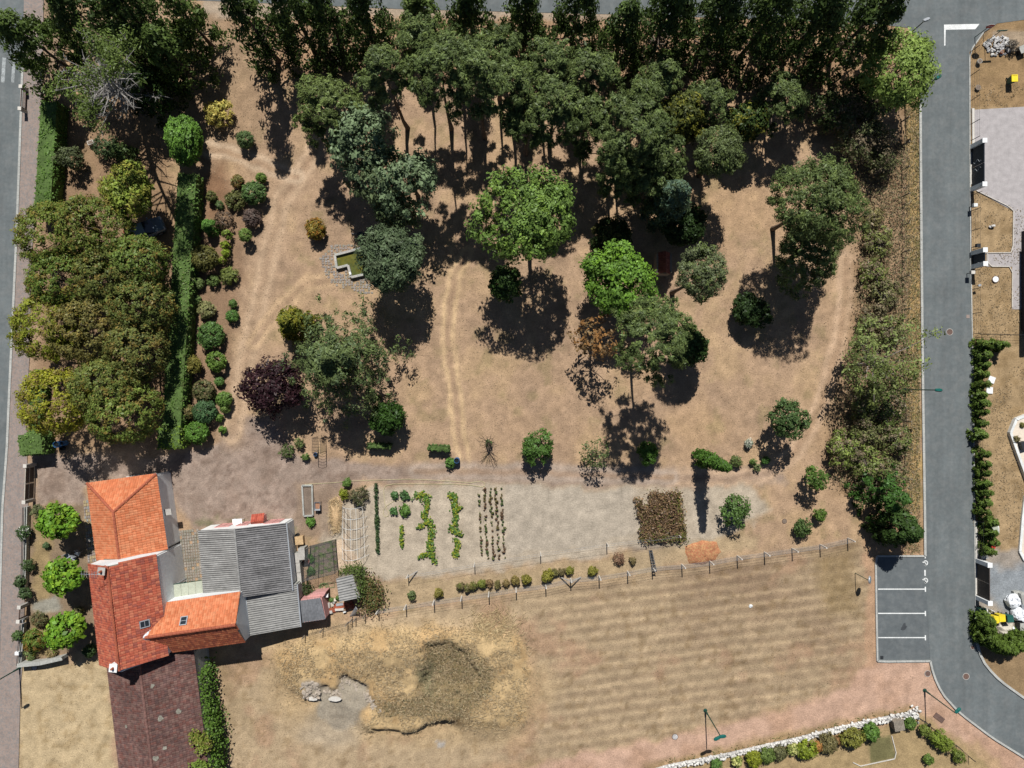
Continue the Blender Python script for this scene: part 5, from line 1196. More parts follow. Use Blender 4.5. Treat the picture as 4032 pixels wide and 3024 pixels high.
def opening(parent, a, b, t, w, z0, z1, out, name='window', frame='white', pane='glass'):
    """a window or door set on the wall a-b at fraction t, facing side out (+1/-1)"""
    a, b = Vector((a.x, a.y, 0)), Vector((b.x, b.y, 0)); d = (b - a).normalized(); nn = Vector((d.y, -d.x, 0)) * out; c = a + (b - a) * t + nn * .14
    rz = math.atan2(d.y, d.x); f = MB()
    zc = (z0 + z1) / 2
    for s in (-1, 1): f.box(c + d * (s * w / 2) + Vector((0, 0, zc)), (.07, .08, z1 - z0), rz)
    for z in (z0, z1): f.box(c + Vector((0, 0, z)), (w + .07, .084, .07), rz)
    f.box(c + Vector((0, 0, zc)), (.05, .07, z1 - z0), rz)
    o = f.build(name, frame, parent)
    p = MB().box(c + Vector((0, 0, zc)) - nn * .01, (w - .06, .03, z1 - z0 - .06), rz).build('pane', pane, o)
    if name == 'window': MB().box(c + nn * .06 + Vector((0, 0, z0 - .07)), (w + .2, .2, .06), rz).build('sill', 'conc', o)
    return o
def gutter(parent, a, b, m='zinc', r=.06):
    MB().tube([Vector(a), Vector(b)], r, 7).build('gutter', m, parent)
def ctr(cs): c = sum((Vector((p.x, p.y, 0)) for p in cs), Vector()) / len(cs); return (c.x, c.y, 0.0)

ORANGE = [sr(228, 146, 104), sr(224, 138, 96), sr(218, 132, 90), sr(228, 152, 110)]
RED = [sr(192, 104, 80), sr(184, 96, 74), sr(198, 112, 86), sr(166, 94, 80), sr(202, 124, 96)]
OLDT = [sr(118, 90, 84), sr(108, 84, 80), sr(124, 98, 90), sr(114, 82, 76), sr(128, 100, 92), sr(122, 84, 76)]
WINGS = [sr(214, 128, 92), sr(196, 112, 80), sr(222, 140, 100), sr(180, 104, 80)]
# --- hipped single storey house
e = 3.0; NW, NE, SE, SW = O(-1605, 375, e), O(-1343, 339, e), O(-1301, 624, e), O(-1568, 663, e); AP, RS = O(-1457, 468, 5.3), O(-1434, 643, 5.3)
h1 = thing('hipped_house', 'low house with bright orange hipped tile roof by the drive', 'house', ctr([NW, NE, SE, SW]))
polys = [[NE, NW, AP], [SE, NE, AP, RS], [NW, SW, RS, AP]]
under_roof(h1, polys, 'wood'); tiles_on(polys, .235, .36, ORANGE, 'tile', h1, 300)
for a, b in ((NW, AP), (NE, AP), (RS, AP)): ridge_caps(h1, a, b)
for a, b in ((NW, NE), (NE, SE), (SW, NW)): gutter(h1, a - Vector((0, 0, .05)), b - Vector((0, 0, .05)))
cs = inset([NW, NE, SE, SW], .22); walls(h1, cs, 2.92)
opening(h1, cs[0], cs[1], .5, 1.2, .95, 2.2, -1); opening(h1, cs[3], cs[0], .5, 1.2, .95, 2.2, -1)
d = (cs[2] - cs[1]).normalized(); c = cs[1] + (cs[2] - cs[1]) * .52
MB().box((c.x + .45, c.y, 2.3), (.7, .6, .12), math.atan2(d.y, d.x) + math.pi / 2).build('canopy', 'conc', h1)
# --- two storey house
e = 5.2; NW, NE, SE, SW = O(-1550, 660, e), O(-1303, 626, e), O(-1258, 992, e), O(-1508, 1027, e); RN, RS = O(-1427, 643, 7.7), O(-1384, 1010, 7.7)
h2 = thing('tall_house', 'tall house with weathered red tile roof, white gable and television aerial', 'house', ctr([NW, NE, SE, SW]))
polys = [[SE, NE, RN, RS], [NW, SW, RS, RN]]
under_roof(h2, polys, 'wood'); tiles_on(polys, .235, .36, RED, 'tile', h2, 300); ridge_caps(h2, RN, RS, 'ridge')
gutter(h2, NE - Vector((0, 0, .05)), SE - Vector((0, 0, .05))); gutter(h2, SW - Vector((0, 0, .05)), NW - Vector((0, 0, .05)))
cs = inset([NW, NE, SE, SW], .12); walls(h2, cs, 5.05, 'white', [(0, RN - Vector((0, -.1, .16))), (2, RS - Vector((0, .1, .16)))])
opening(h2, cs[1], cs[2], .45, .95, .02, 2.1, -1, 'door', 'white', 'brown')
for t in (.25, .6, .85): opening(h2, cs[3], cs[0], t, 1.1, 3.2, 4.6, -1); opening(h2, cs[3], cs[0], t, 1.1, .9, 2.3, -1)
def chimney(parent, c, w, d, z0, z1, m, capm='conc', rz=-.1):
    o = MB().box((c.x, c.y, (z0 + z1) / 2), (w, d, z1 - z0), rz).build('chimney', m, parent)
    MB().box((c.x, c.y, z1 + .05), (w + .14, d + .14, .1), rz).build('chimney_cap', capm, o)
    MB().lathe((c.x, c.y, z1 + .1), [(.12, 0), (.1, .3)], 10).build('chimney_pot', 'ridge', o)
ch1 = Vector(g3(398, 2250, 8.2)); chimney(h2, ch1, .55, .55, 6.3, 8.1, 'ridge')
ch2 = Vector(g3(447, 2630, 7.9)); chimney(h2, ch2, .6, .6, 6.3, 7.9, 'white', 'white')
aer = MB(); p0 = Vector((ch1.x - .35, ch1.y, 6.4)); aer.tube([p0, p0 + Vector((0, 0, 3.0))], .022, 5)
for k in range(7): aer.tube([p0 + Vector((-.9 + .25 * k, -.28, 2.7 + .03 * k)), p0 + Vector((-.9 + .25 * k, .28, 2.7 + .03 * k))], .012, 4)
aer.tube([p0 + Vector((-1.0, 0, 2.7)), p0 + Vector((.8, 0, 2.9))], .016, 5); aer.build('aerial', 'zinc', h2)
def skylight(parent, c, u, vv, nrm, w, l):
    R = Matrix((u, vv, nrm)).transposed(); f = MB()
    def bx(x, y, sx, sy, z, h): f.add([c + R @ Vector((x + i * sx / 2, y + j * sy / 2, z + k * h / 2)) for k in (-1, 1) for (i, j) in ((-1, -1), (1, -1), (1, 1), (-1, 1))], [(3, 2, 1, 0), (4, 5, 6, 7), (0, 1, 5, 4), (1, 2, 6, 5), (2, 3, 7, 6), (3, 0, 4, 7)])
    for s in (-1, 1): bx(s * w / 2, 0, .08, l + .08, .09, .12)
    for s in (-1, 0, 1): bx(0, s * l / 2, w + .08, .08 if s else .04, .095, .12)
    o = f.build('skylight', 'zinc', parent); f = MB(); f.v = []; f.f = []
    p = MB().add([c + R @ Vector((x * w / 2, y * l / 2, .1)) for x, y in ((-1, -1), (1, -1), (1, 1), (-1, 1))], [(0, 1, 2, 3)]); p.build('pane', 'glass', o)
def frame_of(poly):
    u = (poly[1] - poly[0]).normalized(); nrm = u.cross(poly[2] - poly[0]).normalized(); nrm = -nrm if nrm.z < 0 else nrm
    vv = nrm.cross(u).normalized(); return u, vv, nrm
def on_plane(poly, px, py):
    # the point of the roof plane seen along the survey ray of px, py
    u, vv, nrm = frame_of(poly); a = Vector((0, 0, H)); b = Vector((*g(px, py, 0), 0)); d = b - a
    t = nrm.dot(poly[0] - a) / nrm.dot(d); return a + d * t
u, vv, nn = frame_of(polys[0]); skylight(h2, on_plane(polys[0], 569, 2456), u, vv, nn, .62, .8)
# --- wing
e = 4.3; WW, WE, SEv, SWv = O(-1290, 812, e), O(-1008, 771, e), O(-991, 956, e), O(-1270, 995, e); RE, RW = O(-993, 866, 6.4), O(-1318, 912, 6.4)
h3 = thing('house_wing', 'house wing with orange north slope, dark brown south slope and small skylight', 'house', ctr([WW, WE, SEv, SWv]))
pN = [WE, WW, RW, RE]; pS = [SWv, SEv, RE, RW]
under_roof(h3, [pN, pS], 'wood'); tiles_on([pN], .235, .34, ORANGE, 'tile', h3, 170); tiles_on([pS], .235, .34, WINGS, 'tile', h3, 130); ridge_caps(h3, RE, RW, 'ridge', .15)
gutter(h3, WW - Vector((0, 0, .05)), WE - Vector((0, 0, .05))); gutter(h3, SWv - Vector((0, 0, .05)), SEv - Vector((0, 0, .05)))
cs = inset([WW, WE, SEv, SWv], .1); walls(h3, cs, 4.15, 'white', [(1, RE - Vector((.12, 0, .16)))])
opening(h3, cs[1], cs[2], .45, 1.2, 1.0, 2.6, -1)
u, vv, nn = frame_of(pN); skylight(h3, on_plane(pN, 725, 2446), u, vv, nn, .62, .8)
for a, b in ((WW, RW), (RW, SWv)):
    MB().beam(a + Vector((-.05, 0, .1)), b + Vector((-.05, 0, .1)), .32, .03).build('valley_flashing', 'zinc', h3)
# --- old barn
e = 3.2; NWb, NEb, SEb, SWb = O(-1527, 1043, e), O(-1200, 1003, e), O(-1113, 1690, e), O(-1449, 1700, e); RNb, RSb = O(-1364, 1023, 5.2), O(-1281, 1695, 5.2)
h4 = thing('old_barn', 'old barn with dark mossy brown tile roof at the bottom left', 'barn', ctr([NWb, NEb, SEb, SWb]))
pE = [SEb, NEb, RNb, RSb]; pW = [NWb, SWb, RSb, RNb]
under_roof(h4, [pE, pW], 'wood'); tiles_on([pE, pW], .21, .30, OLDT, 'oldtile', h4, 300); ridge_caps(h4, RNb, RSb, mat('old_ridge', (.17, .09, .075), .95, 4, .4, .01), .13)
gutter(h4, SWb - Vector((0, 0, .05)), NWb - Vector((0, 0, .05)))
cs = inset([NWb, NEb, SEb, SWb], .2); walls(h4, cs, 3.05, 'greyw', [(0, RNb - Vector((0, .15, .15))), (2, RSb - Vector((0, -.15, .15)))])
# lichen crusts on the barn tiles
M['lichen'] = mat('lichen', (.20, .19, .155), 1, 9, .4, .01)
for (px, py, r) in [(704, 2800, .28), (632, 2828, .3), (650, 2945, .26), (612, 2985, .3), (600, 2700, .24), (500, 2860, .2)]:
    poly = pE if px > 545 + (py - 2650) * .1 else pW
    u, vv, nn = frame_of(poly); c = on_plane(poly, px, py) + nn * .075; k = 9; a0 = rngB.random() * 6
    pts = [c + (u * math.cos(a0 + i * 6.283 / k) + vv * math.sin(a0 + i * 6.283 / k)) * r * rngB.uniform(.55, 1.1) for i in range(k)]
    MB().add(pts + [p + nn * .015 for p in pts], [tuple(range(k, 2 * k))] + [(i, (i + 1) % k, k + (i + 1) % k, k + i) for i in range(k)]).build('lichen', M['lichen'], h4)

# ------------------------------------------------------------------ corrugated sheds
def sheets(parent, A, Bv, Cv, D, nu, nv, m='fibre', pitch=.235, amp=.062):
    """A-B eave, D-C upper edge; ribs run from the eave up"""
    for i in range(nu):
        for j in range(nv):
            def P(s, t):
                lo = A + (Bv - A) * s; hi = D + (Cv - D) * s; return lo + (hi - lo) * t
            s0, s1 = i / nu, (i + 1) / nu; t0, t1 = j / nv - (.03 if j else 0), (j + 1) / nv
            W = (P(s1, t0) - P(s0, t0)).length; k = max(2, round(W / pitch)) * 6
            nrm = (P(s1, t0) - P(s0, t0)).cross(P(s0, t1) - P(s0, t0)).normalized(); nrm = -nrm if nrm.z < 0 else nrm
            off = nrm * (.012 * (i % 2) + .018 * j); jit = rngB.normal() * .003; v = []; f = []
            for t in (t0, (t0 + t1) / 2, t1):
                for q in range(k + 1):
                    s = s0 + (s1 - s0) * q / k; v.append(P(s, t) + nrm * (amp * math.sin(2 * math.pi * q / 6) + jit) + off)
            for r_ in range(2):
                for q in range(k): o = r_ * (k + 1); f.append((o + q, o + q + 1, o + k + 2 + q, o + k + 1 + q))
            MB().add(v, f).build('roof_sheet', m, parent, True)
zb = lambda x, y, z: Vector(g3(600 + x * .405, 1850 + y * .405, z))
eW, eE, rH = 2.7, 2.6, 3.75
NWs, SWs = zb(443, 588, eW), zb(497, 1238, eW); RNs, RSs = zb(800, 572, rH), zb(850, 1210, rH); NEs, SEs = zb(1300, 517, eE), zb(1362, 1172, eE)
RSs2 = zb(862, 1240, rH)
s1 = thing('corrugated_shed', 'large double pitched shed with grey corrugated roof in the courtyard', 'shed', ctr([NWs, NEs, SEs, SWs]))
sheets(s1, SWs, NWs, RNs, RSs, 8, 2); sheets(s1, NEs, SEs, RSs2, RNs, 8, 3, 'fibre_old')
MB().tube([RNs + Vector((0, 0, .05)), RSs2 + Vector((0, 0, .05))], .11, 8).build('ridge_cap', 'fibre', s1)
cs = inset([NWs, NEs, SEs, SWs], .16); walls(s1, cs, 2.5, 'white', [(0, Vector((RNs.x, cs[0].y * .58 + cs[1].y * .42, 3.55))), (2, Vector((RSs2.x, cs[2].y * .55 + cs[3].y * .45, 3.55)))])
for (t, w, z0, z1, nm) in ((.22, 1.4, .02, 1.9, 'door'), (.46, 1.1, .02, 1.9, 'door'), (.82, 1.5, .02, 2.0, 'door')):
    opening(s1, cs[0], cs[1], t, w, z0, z1, -1, nm, 'pinkwall', M['pinkwall'])
MB().beam(NEs + Vector((.05, 0, 0)), SEs + Vector((.05, 0, 0)), .12, .1).build('gutter', 'zinc', s1)
# tiled porch and white table on the north side
pc = Vector((*g(600 + 1010 * .405, 1850 + 500 * .405, 1.7), 0))
po = thing('tiled_porch', 'small red tiled kennel roof beside the white table at the courtyard shed', 'kennel', (pc.x, pc.y, 0))
MB().box((pc.x, pc.y, .6), (.95, .8, 1.2), .12).build('wall', 'pinkwall', po)
A_, B_, C_, D_ = [Vector((pc.x + x, pc.y + y, z)) for x, y, z in ((-.65, .55, 1.15), (.65, .7, 1.15), (.62, .0, 1.65), (-.62, -.1, 1.65))]
E_, F_ = Vector((pc.x - .62, pc.y - .62, 1.15)), Vector((pc.x + .65, pc.y - .55, 1.15))
under_roof(po, [[B_, A_, D_, C_], [E_, F_, C_, D_]], 'wood', th=.04); tiles_on([[B_, A_, D_, C_], [E_, F_, C_, D_]], .22, .3, [sr(206, 110, 88), sr(190, 94, 76)], 'tile', po, 60)
tb = Vector((*g(600 + 825 * .405, 1850 + 508 * .405, .75), 0)); tt = thing('white_table', 'white square garden table at the north side of the courtyard shed', 'table', (tb.x, tb.y, 0))
MB().box((tb.x, tb.y, .74), (1.0, .65, .04), .06).build('table_top', 'white', tt)
for sx in (-1, 1):
    for sy in (-1, 1): MB().box((tb.x + sx * .42, tb.y + sy * .25, .36), (.05, .05, .72)).build('leg', 'white', tt)
# lean-to shed
l1 = [zb(920, 1300, 3.0), zb(1415, 1228, 2.4), zb(1440, 1525, 2.4), zb(945, 1612, 3.0)]
top_n = (l1[0] + (l1[0] - l1[3]).normalized() * 1.2, l1[1] + (l1[1] - l1[2]).normalized() * 1.2)
s2 = thing('lean_to_shed', 'lean-to with grey corrugated roof against the white gable of the house wing', 'shed', ctr(l1))
sheets(s2, top_n[1], l1[2], l1[3], top_n[0], 5, 2)
cs = inset([top_n[0], top_n[1], l1[2], l1[3]], .14); walls(s2, cs, 2.25, 'greyw')
MB().beam(top_n[1] + Vector((.05, 0, .02)), l1[2] + Vector((.05, 0, .02)), .12, .1).build('gutter', 'zinc', s2)
MB().beam(l1[3] + Vector((-.05, 0, .05)), top_n[0] + Vector((-.05, 0, .05)), .14, .04).build('flashing', 'zinc', s2)
# small shed with ribs running south
zq = lambda x, y, z: Vector(g3(1100 + x * .2712, 2050 + y * .2712, z))
k1 = [zq(275, 1165, 2.2), zq(595, 1120, 2.2), zq(672, 1430, 1.9), zq(335, 1480, 1.9)]
s3_ = thing('rabbit_shed', 'small dark corrugated shed with pink wall beside the lean-to', 'shed', ctr(k1))
sheets(s3_, k1[3], k1[2], k1[1], k1[0], 3, 1, mat('dark_fibre', (.16, .165, .175), .95, 4, .25, .01))
cs = inset(k1, .1); walls(s3_, cs, 1.85, 'pinkwall')
pk = [zq(380, 1115, 1.5), zq(500, 1050, 1.5), zq(680, 1030, 1.5), zq(640, 1100, 1.6), zq(590, 1120, 1.6)]
MB().prism([(p.x, p.y) for p in pk], 0.02, 1.45).build('annex', 'pinkwall', s3_)
MB().box((*g(1100 + 690 * .2712, 2050 + 1085 * .2712, .8), .8), (.32, .32, .3)).build('vent_pot', 'white', s3_)
k2 = [zq(835, 830, 2.0), zq(1060, 785, 2.0), zq(1165, 1120, 2.0), zq(885, 1165, 2.0)]
k2 = [k2[0] + Vector((0, 0, .35)), k2[1], k2[2], k2[3] + Vector((0, 0, .35))]
s4 = thing('hen_house', 'small ivy edged corrugated shed at the end of the outbuildings', 'shed', ctr(k2))
sheets(s4, k2[1], k2[2], k2[3], k2[0], 3, 1)
cs = inset(k2, .12); walls(s4, cs, 1.85, 'wood')
opening(s4, cs[3], cs[0], .5, .7, .02, 1.6, -1, 'door', 'wood', 'brown')
# pale canopy between the houses
k3 = [zb(205, 1118, 2.7), zb(485, 1078, 2.5), zb(497, 1236, 2.5), zb(215, 1275, 2.7)]
s5 = thing('pale_canopy', 'pale green translucent canopy between the tall house and the shed', 'canopy', ctr(k3))
for i in range(4):
    a, b = i / 4 + .004, (i + 1) / 4 - .004
    q = [k3[0] + (k3[1] - k3[0]) * a, k3[0] + (k3[1] - k3[0]) * b, k3[3] + (k3[2] - k3[3]) * b, k3[3] + (k3[2] - k3[3]) * a]
    MB().add(q + [p - Vector((0, 0, .03)) for p in q], [(0, 1, 2, 3), (7, 6, 5, 4), (0, 4, 5, 1), (1, 5, 6, 2), (2, 6, 7, 3), (3, 7, 4, 0)]).build('roof_panel', 'canopy', s5)
for p in k3[:2]: MB().tube([Vector((p.x, p.y - .1, 0)), Vector((p.x, p.y - .1, p.z - .04))], .05, 6).build('post', 'zinc', s5)
MB().beam(k3[3] + Vector((0, -.05, .0)), k3[2] + Vector((0, -.05, 0)), .12, .08).build('flashing', 'white', s5)
MB().beam(k3[0] + Vector((0, .05, -.05)), k3[1] + Vector((0, .05, -.05)), .06, .08).build('front_rail', 'dkgreen', s5)
# low flat annexes east of the shed
ax = thing('concrete_hutch', 'low concrete slabbed hutches along the east wall of the courtyard shed', 'hutch', (*zq(240, 680, 0).to_2d(), 0))
for (a, b, c_, d_, h) in ((160, 480, 280, 620, 1.0), (175, 628, 296, 760, 1.0), (180, 770, 312, 920, .95), (270, 405, 362, 575, 1.3)):
    p = [zq(a, b, h), zq(c_, b - 12, h), zq(c_ + 12, d_ - 8, h), zq(a + 12, d_, h)]
    MB().prism([(q.x, q.y) for q in p], .02, h - .08).build('hutch_wall', 'greyw', ax); MB().prism([(q.x * 1.0, q.y) for q in p], h - .075, h).build('slab', 'conc', ax)
# ------------------------------------------------------------------ street furniture
def V3(p, z=0.0): return Vector((p[0], p[1], z))
def lamp(label, base, heads, h=5.4, m='green_metal', pole='dkgreen'):
    b = g(*base); r = thing('street_lamp', label, 'street lamp', (b[0], b[1], 0), 'street lamps')
    MB().lathe((b[0], b[1], 0), [(.2, 0), (.2, .05), (.1, .08), (.09, .9), (.07, .95)], 10).build('base', pole, r)
    MB().tube([(b[0], b[1], .9), (b[0], b[1], h - .5), (b[0], b[1], h)], [.065, .05, .045], 8).build('pole', pole, r)
    for hp in heads:
        e = V3(g(*hp, h), h); a = Vector((b[0], b[1], h - .12)); d = (e - a); d.z = 0; dn = d.normalized() if d.length > .05 else Vector((1, 0, 0))
        MB().tube([a, a + dn * d.length * .5 + Vector((0, 0, .14)), e - dn * .25 + Vector((0, 0, .1))], [.035, .03, .03], 6).build('arm', pole, r)
        rz = math.atan2(dn.y, dn.x); mb = MB(); R = Matrix.Rotation(rz, 3, 'Z')
        prof = [(-.32, .09), (-.2, .15), (.15, .17), (.34, .12), (.4, .03)]
        top = [Vector((x, s * w, .13)) for x, w in prof for s in (1,)] + [Vector((x, -w, .13)) for x, w in prof[::-1]]
        k = len(top); crown_ = [Vector((t.x * .8, t.y * .55, .22)) for t in top]; low = [Vector((t.x, t.y, .05)) for t in top]
        vs = [e + R @ t for t in low + top + crown_]
        mb.add(vs, [tuple(range(k - 1, -1, -1)), tuple(range(2 * k, 3 * k))] + [(i, (i + 1) % k, k + (i + 1) % k, k + i) for i in range(k)] + [(k + i, k + (i + 1) % k, 2 * k + (i + 1) % k, 2 * k + i) for i in range(k)])
        hd = mb.build('lamp_head', m, r)
        MB().box(e + Vector((0, 0, .04)), (.4, .2, .02), rz).build('lens', 'paleconc', hd)
lamp('green street lamp with two heads on the sandy path', (2777, 2797), [(2824, 2905), (2842, 2898)])
lamp('green street lamp with one head over the kerb of the road bend', (3641, 2718), [(3768, 2797)], 5.0)
lamp('green street lamp reaching over the road out of the birch near the junction', (3562, 399), [(3690, 307)])
lamp('green street lamp beside the leaning birch in the middle of the road', (3562, 1534), [(3692, 1536)])
lamp('grey headed street lamp at the road junction in the top right', (3522, 186), [(3644, 80)], m='zinc')
lamp('green street lamp on the pavement by the straw plot at the bottom left', (79, 2629), [(-55, 2706)])
# traffic mirror
b = g(3367, 2256); r = thing('traffic_mirror', 'round traffic mirror on a thin post beside the parking bays', 'mirror', (b[0], b[1], 0))
MB().tube([(b[0], b[1], 0), (b[0], b[1], 2.7)], .035, 7).build('post', 'dkgreen', r)
e = Vector((b[0] + .28, b[1] - .02, 2.5)); rot = Matrix.Rotation(math.radians(52), 3, 'Y')
def dish(c, prof, n, R):
    vs = [c + R @ Vector((rr * math.cos(6.2832 * k / n), rr * math.sin(6.2832 * k / n), z)) for rr, z in prof for k in range(n)]
    fs = [(i * n + k, i * n + (k + 1) % n, (i + 1) * n + (k + 1) % n, (i + 1) * n + k) for i in range(len(prof) - 1) for k in range(n)]
    return MB().add(vs, fs + [tuple(range(n - 1, -1, -1)), tuple(range((len(prof) - 1) * n, len(prof) * n))])
dish(e, [(.36, -.08), (.38, 0), (.36, .05)], 18, rot).build('rim', 'zinc', r); dish(e, [(.32, .05), (.22, .09), (.1, .105)], 18, rot).build('mirror_glass', mat('mirror_face', (.32, .38, .42), .08, 3, .02, metal=.6), r)
MB().tube([(b[0], b[1], 2.5), e - rot @ Vector((0, 0, .08))], .025, 6).build('bracket', 'dark', r)
# stop sign and street name sign
b = g(3838, 147); r = thing('stop_sign', 'red octagonal stop sign on a green post at the junction', 'sign', (b[0], b[1], 0))
MB().tube([(b[0], b[1], 0), (b[0], b[1], 2.7)], .04, 7).build('post', 'dkgreen', r)
def plate(c, pts, rz, th, m, name, parent):
    R = Matrix.Rotation(rz, 3, 'Z'); k = len(pts)
    vs = [c + R @ Vector((x, -th / 2, z)) for x, z in pts] + [c + R @ Vector((x, th / 2, z)) for x, z in pts]
    return MB().add(vs, [tuple(range(k)), tuple(range(2 * k - 1, k - 1, -1))] + [(i, k + i, k + (i + 1) % k, (i + 1) % k) for i in range(k)]).build(name, m, parent)
oc = lambda rr: [(rr * math.cos(math.pi / 8 + i * math.pi / 4), rr * math.sin(math.pi / 8 + i * math.pi / 4)) for i in range(8)]
pc = Vector((b[0], b[1] - .06, 2.4)); plate(pc + Vector((0, .004, 0)), oc(.42), 0, .02, 'paint', 'sign_border', r); plate(pc - Vector((0, .012, 0)), oc(.38), 0, .012, 'red', 'sign_plate', r)
def lettering(txt, size, loc, rot, m, parent, name='lettering'):
    cu = bpy.data.curves.new('text_source', 'FONT'); cu.body = txt; cu.size = size; cu.align_x = 'CENTER'; cu.align_y = 'CENTER'; cu.extrude = .004
    to = bpy.data.objects.new('text_source', cu); COL.objects.link(to)
    dg = bpy.context.evaluated_depsgraph_get(); me = bpy.data.meshes.new_from_object(to.evaluated_get(dg)); bpy.data.objects.remove(to)
    me.materials.clear(); me.materials.append(M[m]); o = bpy.data.objects.new(name, me); COL.objects.link(o); o.parent = parent
    o.location = Vector(loc) - Vector(parent['_o']); o.rotation_euler = rot; return o
lettering('STOP', .26, pc - Vector((0, .024, 0)), (math.pi / 2, 0, 0), 'paint', r)
b = g(3877, 168); r = thing('street_name_sign', 'teal street name board on a green post behind the stop sign', 'sign', (b[0], b[1], 0))
MB().tube([(b[0], b[1], 0), (b[0], b[1], 2.6)], .035, 7).build('post', 'dkgreen', r)
plate(Vector((b[0] + .1, b[1], 2.5)), [(-.5, -.13), (.5, -.13), (.5, .13), (-.5, .13)], .05, .03, 'green_metal', 'board', r)
# ------------------------------------------------------------------ eastern plots: gates, fences, edging
def gate(label, p0, p1, h, m, rail=None, orn=None, name='driveway_gate', cat='gate', pw=.42, gap=.28, panels=2):
    a, b = V3(g(*p0)), V3(g(*p1)); c = (a + b) / 2; r = thing(name, label, cat, (c.x, c.y, 0)); d = (b - a).normalized(); rz = math.atan2(d.y, d.x)
    for p in (a, b):
        o = MB().box(p + Vector((0, 0, h / 2)), (pw, pw, h), rz).build('pillar', 'white', r); MB().box(p + Vector((0, 0, h + .035)), (pw + .06, pw + .06, .07), rz).build('pillar_cap', 'white', o)
    L = (b - a).length - pw
    for i in range(panels):
        pcn = a + d * (pw / 2 + L * (i + .5) / panels); hp = h - .12
        o = MB().box(pcn + Vector((0, 0, hp / 2 + .05)), (L / panels - .03, .05, hp), rz).build('gate_leaf', m, r)
        MB().box(pcn + Vector((0, 0, hp + .07)), (L / panels - .03, .08, .05), rz).build('top_rail', m, o)
        nb = max(3, int(L / panels / .14))
        if orn != 'plain':
            for k in range(nb): MB().box(pcn + d * ((k + .5) / nb - .5) * (L / panels - .1) + Vector((0, 0, hp / 2 + .05)), (.02, .066, hp - .1), rz).build('gate_bar', m, o)
        if orn == 'wave':
            sgn = 1 if i == 0 else -1; side = Vector((-1, 0, 0)) * .045
            pts = [pcn + d * (sgn * (.62 - .02 * 0) + sgn * .18 * math.sin(t * 9)) * .9 + side + Vector((0, 0, .4 + t * 1.1)) for t in np.linspace(0, 1, 14)]
            MB().tube(pts, .022, 6).build('ornament', 'zinc', o)
    return r
gate('navy metal driveway gate with wavy ornament between white pillars, upper right', (3826, 579), (3826, 746), 2.0, 'navy', orn='wave')
gate('navy metal garden gate with short ornament between white pillars', (3828, 998), (3829, 1051), 2.0, 'navy', orn='wave', name='garden_gate', panels=1)
gate('brown panelled driveway gate between white pillars, lower right', (3846, 2206), (3847, 2352), 2.0, 'brown', orn='plain')
def slab(name, label, cat, pts, z0, z1, m, grp=None): return one(MB().prism(pts, z0, z1), name, m, label, cat, grp)
slab('gate_sill', 'pale concrete sill under the navy driveway gate', 'sill', G((3818, 600), (3831, 600), (3831, 726), (3818, 726)), .0, .05, 'paleconc')
slab('gate_sill', 'pale concrete sill under the brown driveway gate', 'sill', G((3838, 2225), (3850, 2225), (3851, 2340), (3839, 2340)), .0, .05, 'paleconc')
slab('concrete_beam', 'pale concrete foundation beam above the navy driveway gate', 'beam', G((3824, 428), (3834, 428), (3836, 570), (3826, 570)), .0, .12, 'paleconc')
slab('concrete_beam', 'pale concrete foundation beam above the brown driveway gate', 'beam', G((3837, 2050), (3846, 2050), (3850, 2200), (3841, 2200)), .0, .12, 'paleconc')
x2 = zr(3740, 520, .3376); x1 = zr(3740, 0, .3376); x3 = zr(3740, 1300, .3376); x4 = zr(3740, 1840, .3376); x5 = zr(3740, 2150, .3376)
def edging(label, pts, m='paleconc', w=.07):
    c = pts[len(pts) // 2]; r = thing('garden_edging', label, 'edging', (c[0], c[1], 0))
    pp = resample(pts, .9)
    for a, b in zip(pp[:-1], pp[1:]):
        if (b - a).length > .08: MB().beam(a + Vector((0, 0, .045)), b + Vector((0, 0, .045)) - (b - a).normalized() * .012, w, .09).build('edging_stone', m, r)
edging('pale edging round the upper small lawn behind the navy gates', [x2(305, 683), x2(738, 895), x2(734, 1150), x2(730, 1405), x2(375, 1412)])
edging('pale edging of the path inside the navy garden gate', [x2(435, 1418), x2(435, 1568), x2(725, 1570), x2(724, 1800), x2(722, 2060)])
edging('pale edging of the dark grass bed in the south garden', [g(*q8(1770, 270)), g(*q8(1812, 432)), g(*q8(1540, 490)), g(*q8(1480, 458))])
sheet('gravel_court', G((3836, 432), (4200, 410), (4200, 1000), (4020, 1000), (3989, 830), (3843, 752), (3836, 560)), .004, 'gravel_white')
sheet('gravel_path', G((3988, 826), (4200, 826), (4200, 1218), (3985, 1218), (3985, 1050), (3884, 1050), (3884, 1000), (3986, 995)), .008, 'gravel_white')
def fence(label, posts, h, mpost, mwire, name='wire_fence', pw=.06, nw=4, tall=None, rake=None, grp=None):
    c = posts[len(posts) // 2]; r = thing(name, label, 'fence', (c[0], c[1], 0), grp)
    P = [Vector((p[0], p[1], gz(*p) + .02)) for p in posts]
    for p in P: MB().box(p + Vector((0, 0, h / 2 - .1)), (pw, pw, h + .2)).build('post', mpost, r)
    for k in range(nw):
        z = h * (k + 1) / nw - .06
        MB().tube([p + Vector((0, 0, z)) for p in P], .009, 4, False).build('wire', mwire, r)
    return r
fence('thin dark wire fence of the upper right plot along the road', G((3872, 132), (3820, 205), (3820, 299), (3821, 397), (3821, 490), (3821, 555)), 1.5, 'dark', 'dark', pw=.05)
fence('thin dark wire fence between the two navy gates', G((3824, 770), (3824, 831), (3824, 910), (3825, 985)), 1.5, 'dark', 'dark', pw=.05)
fence('thin dark wire fence below the navy garden gate', G((3826, 1068), (3827, 1140), (3828, 1235), (3829, 1315), (3866, 1318), (3940, 1320), (4050, 1322)), 1.4, 'dark', 'dark', pw=.05)
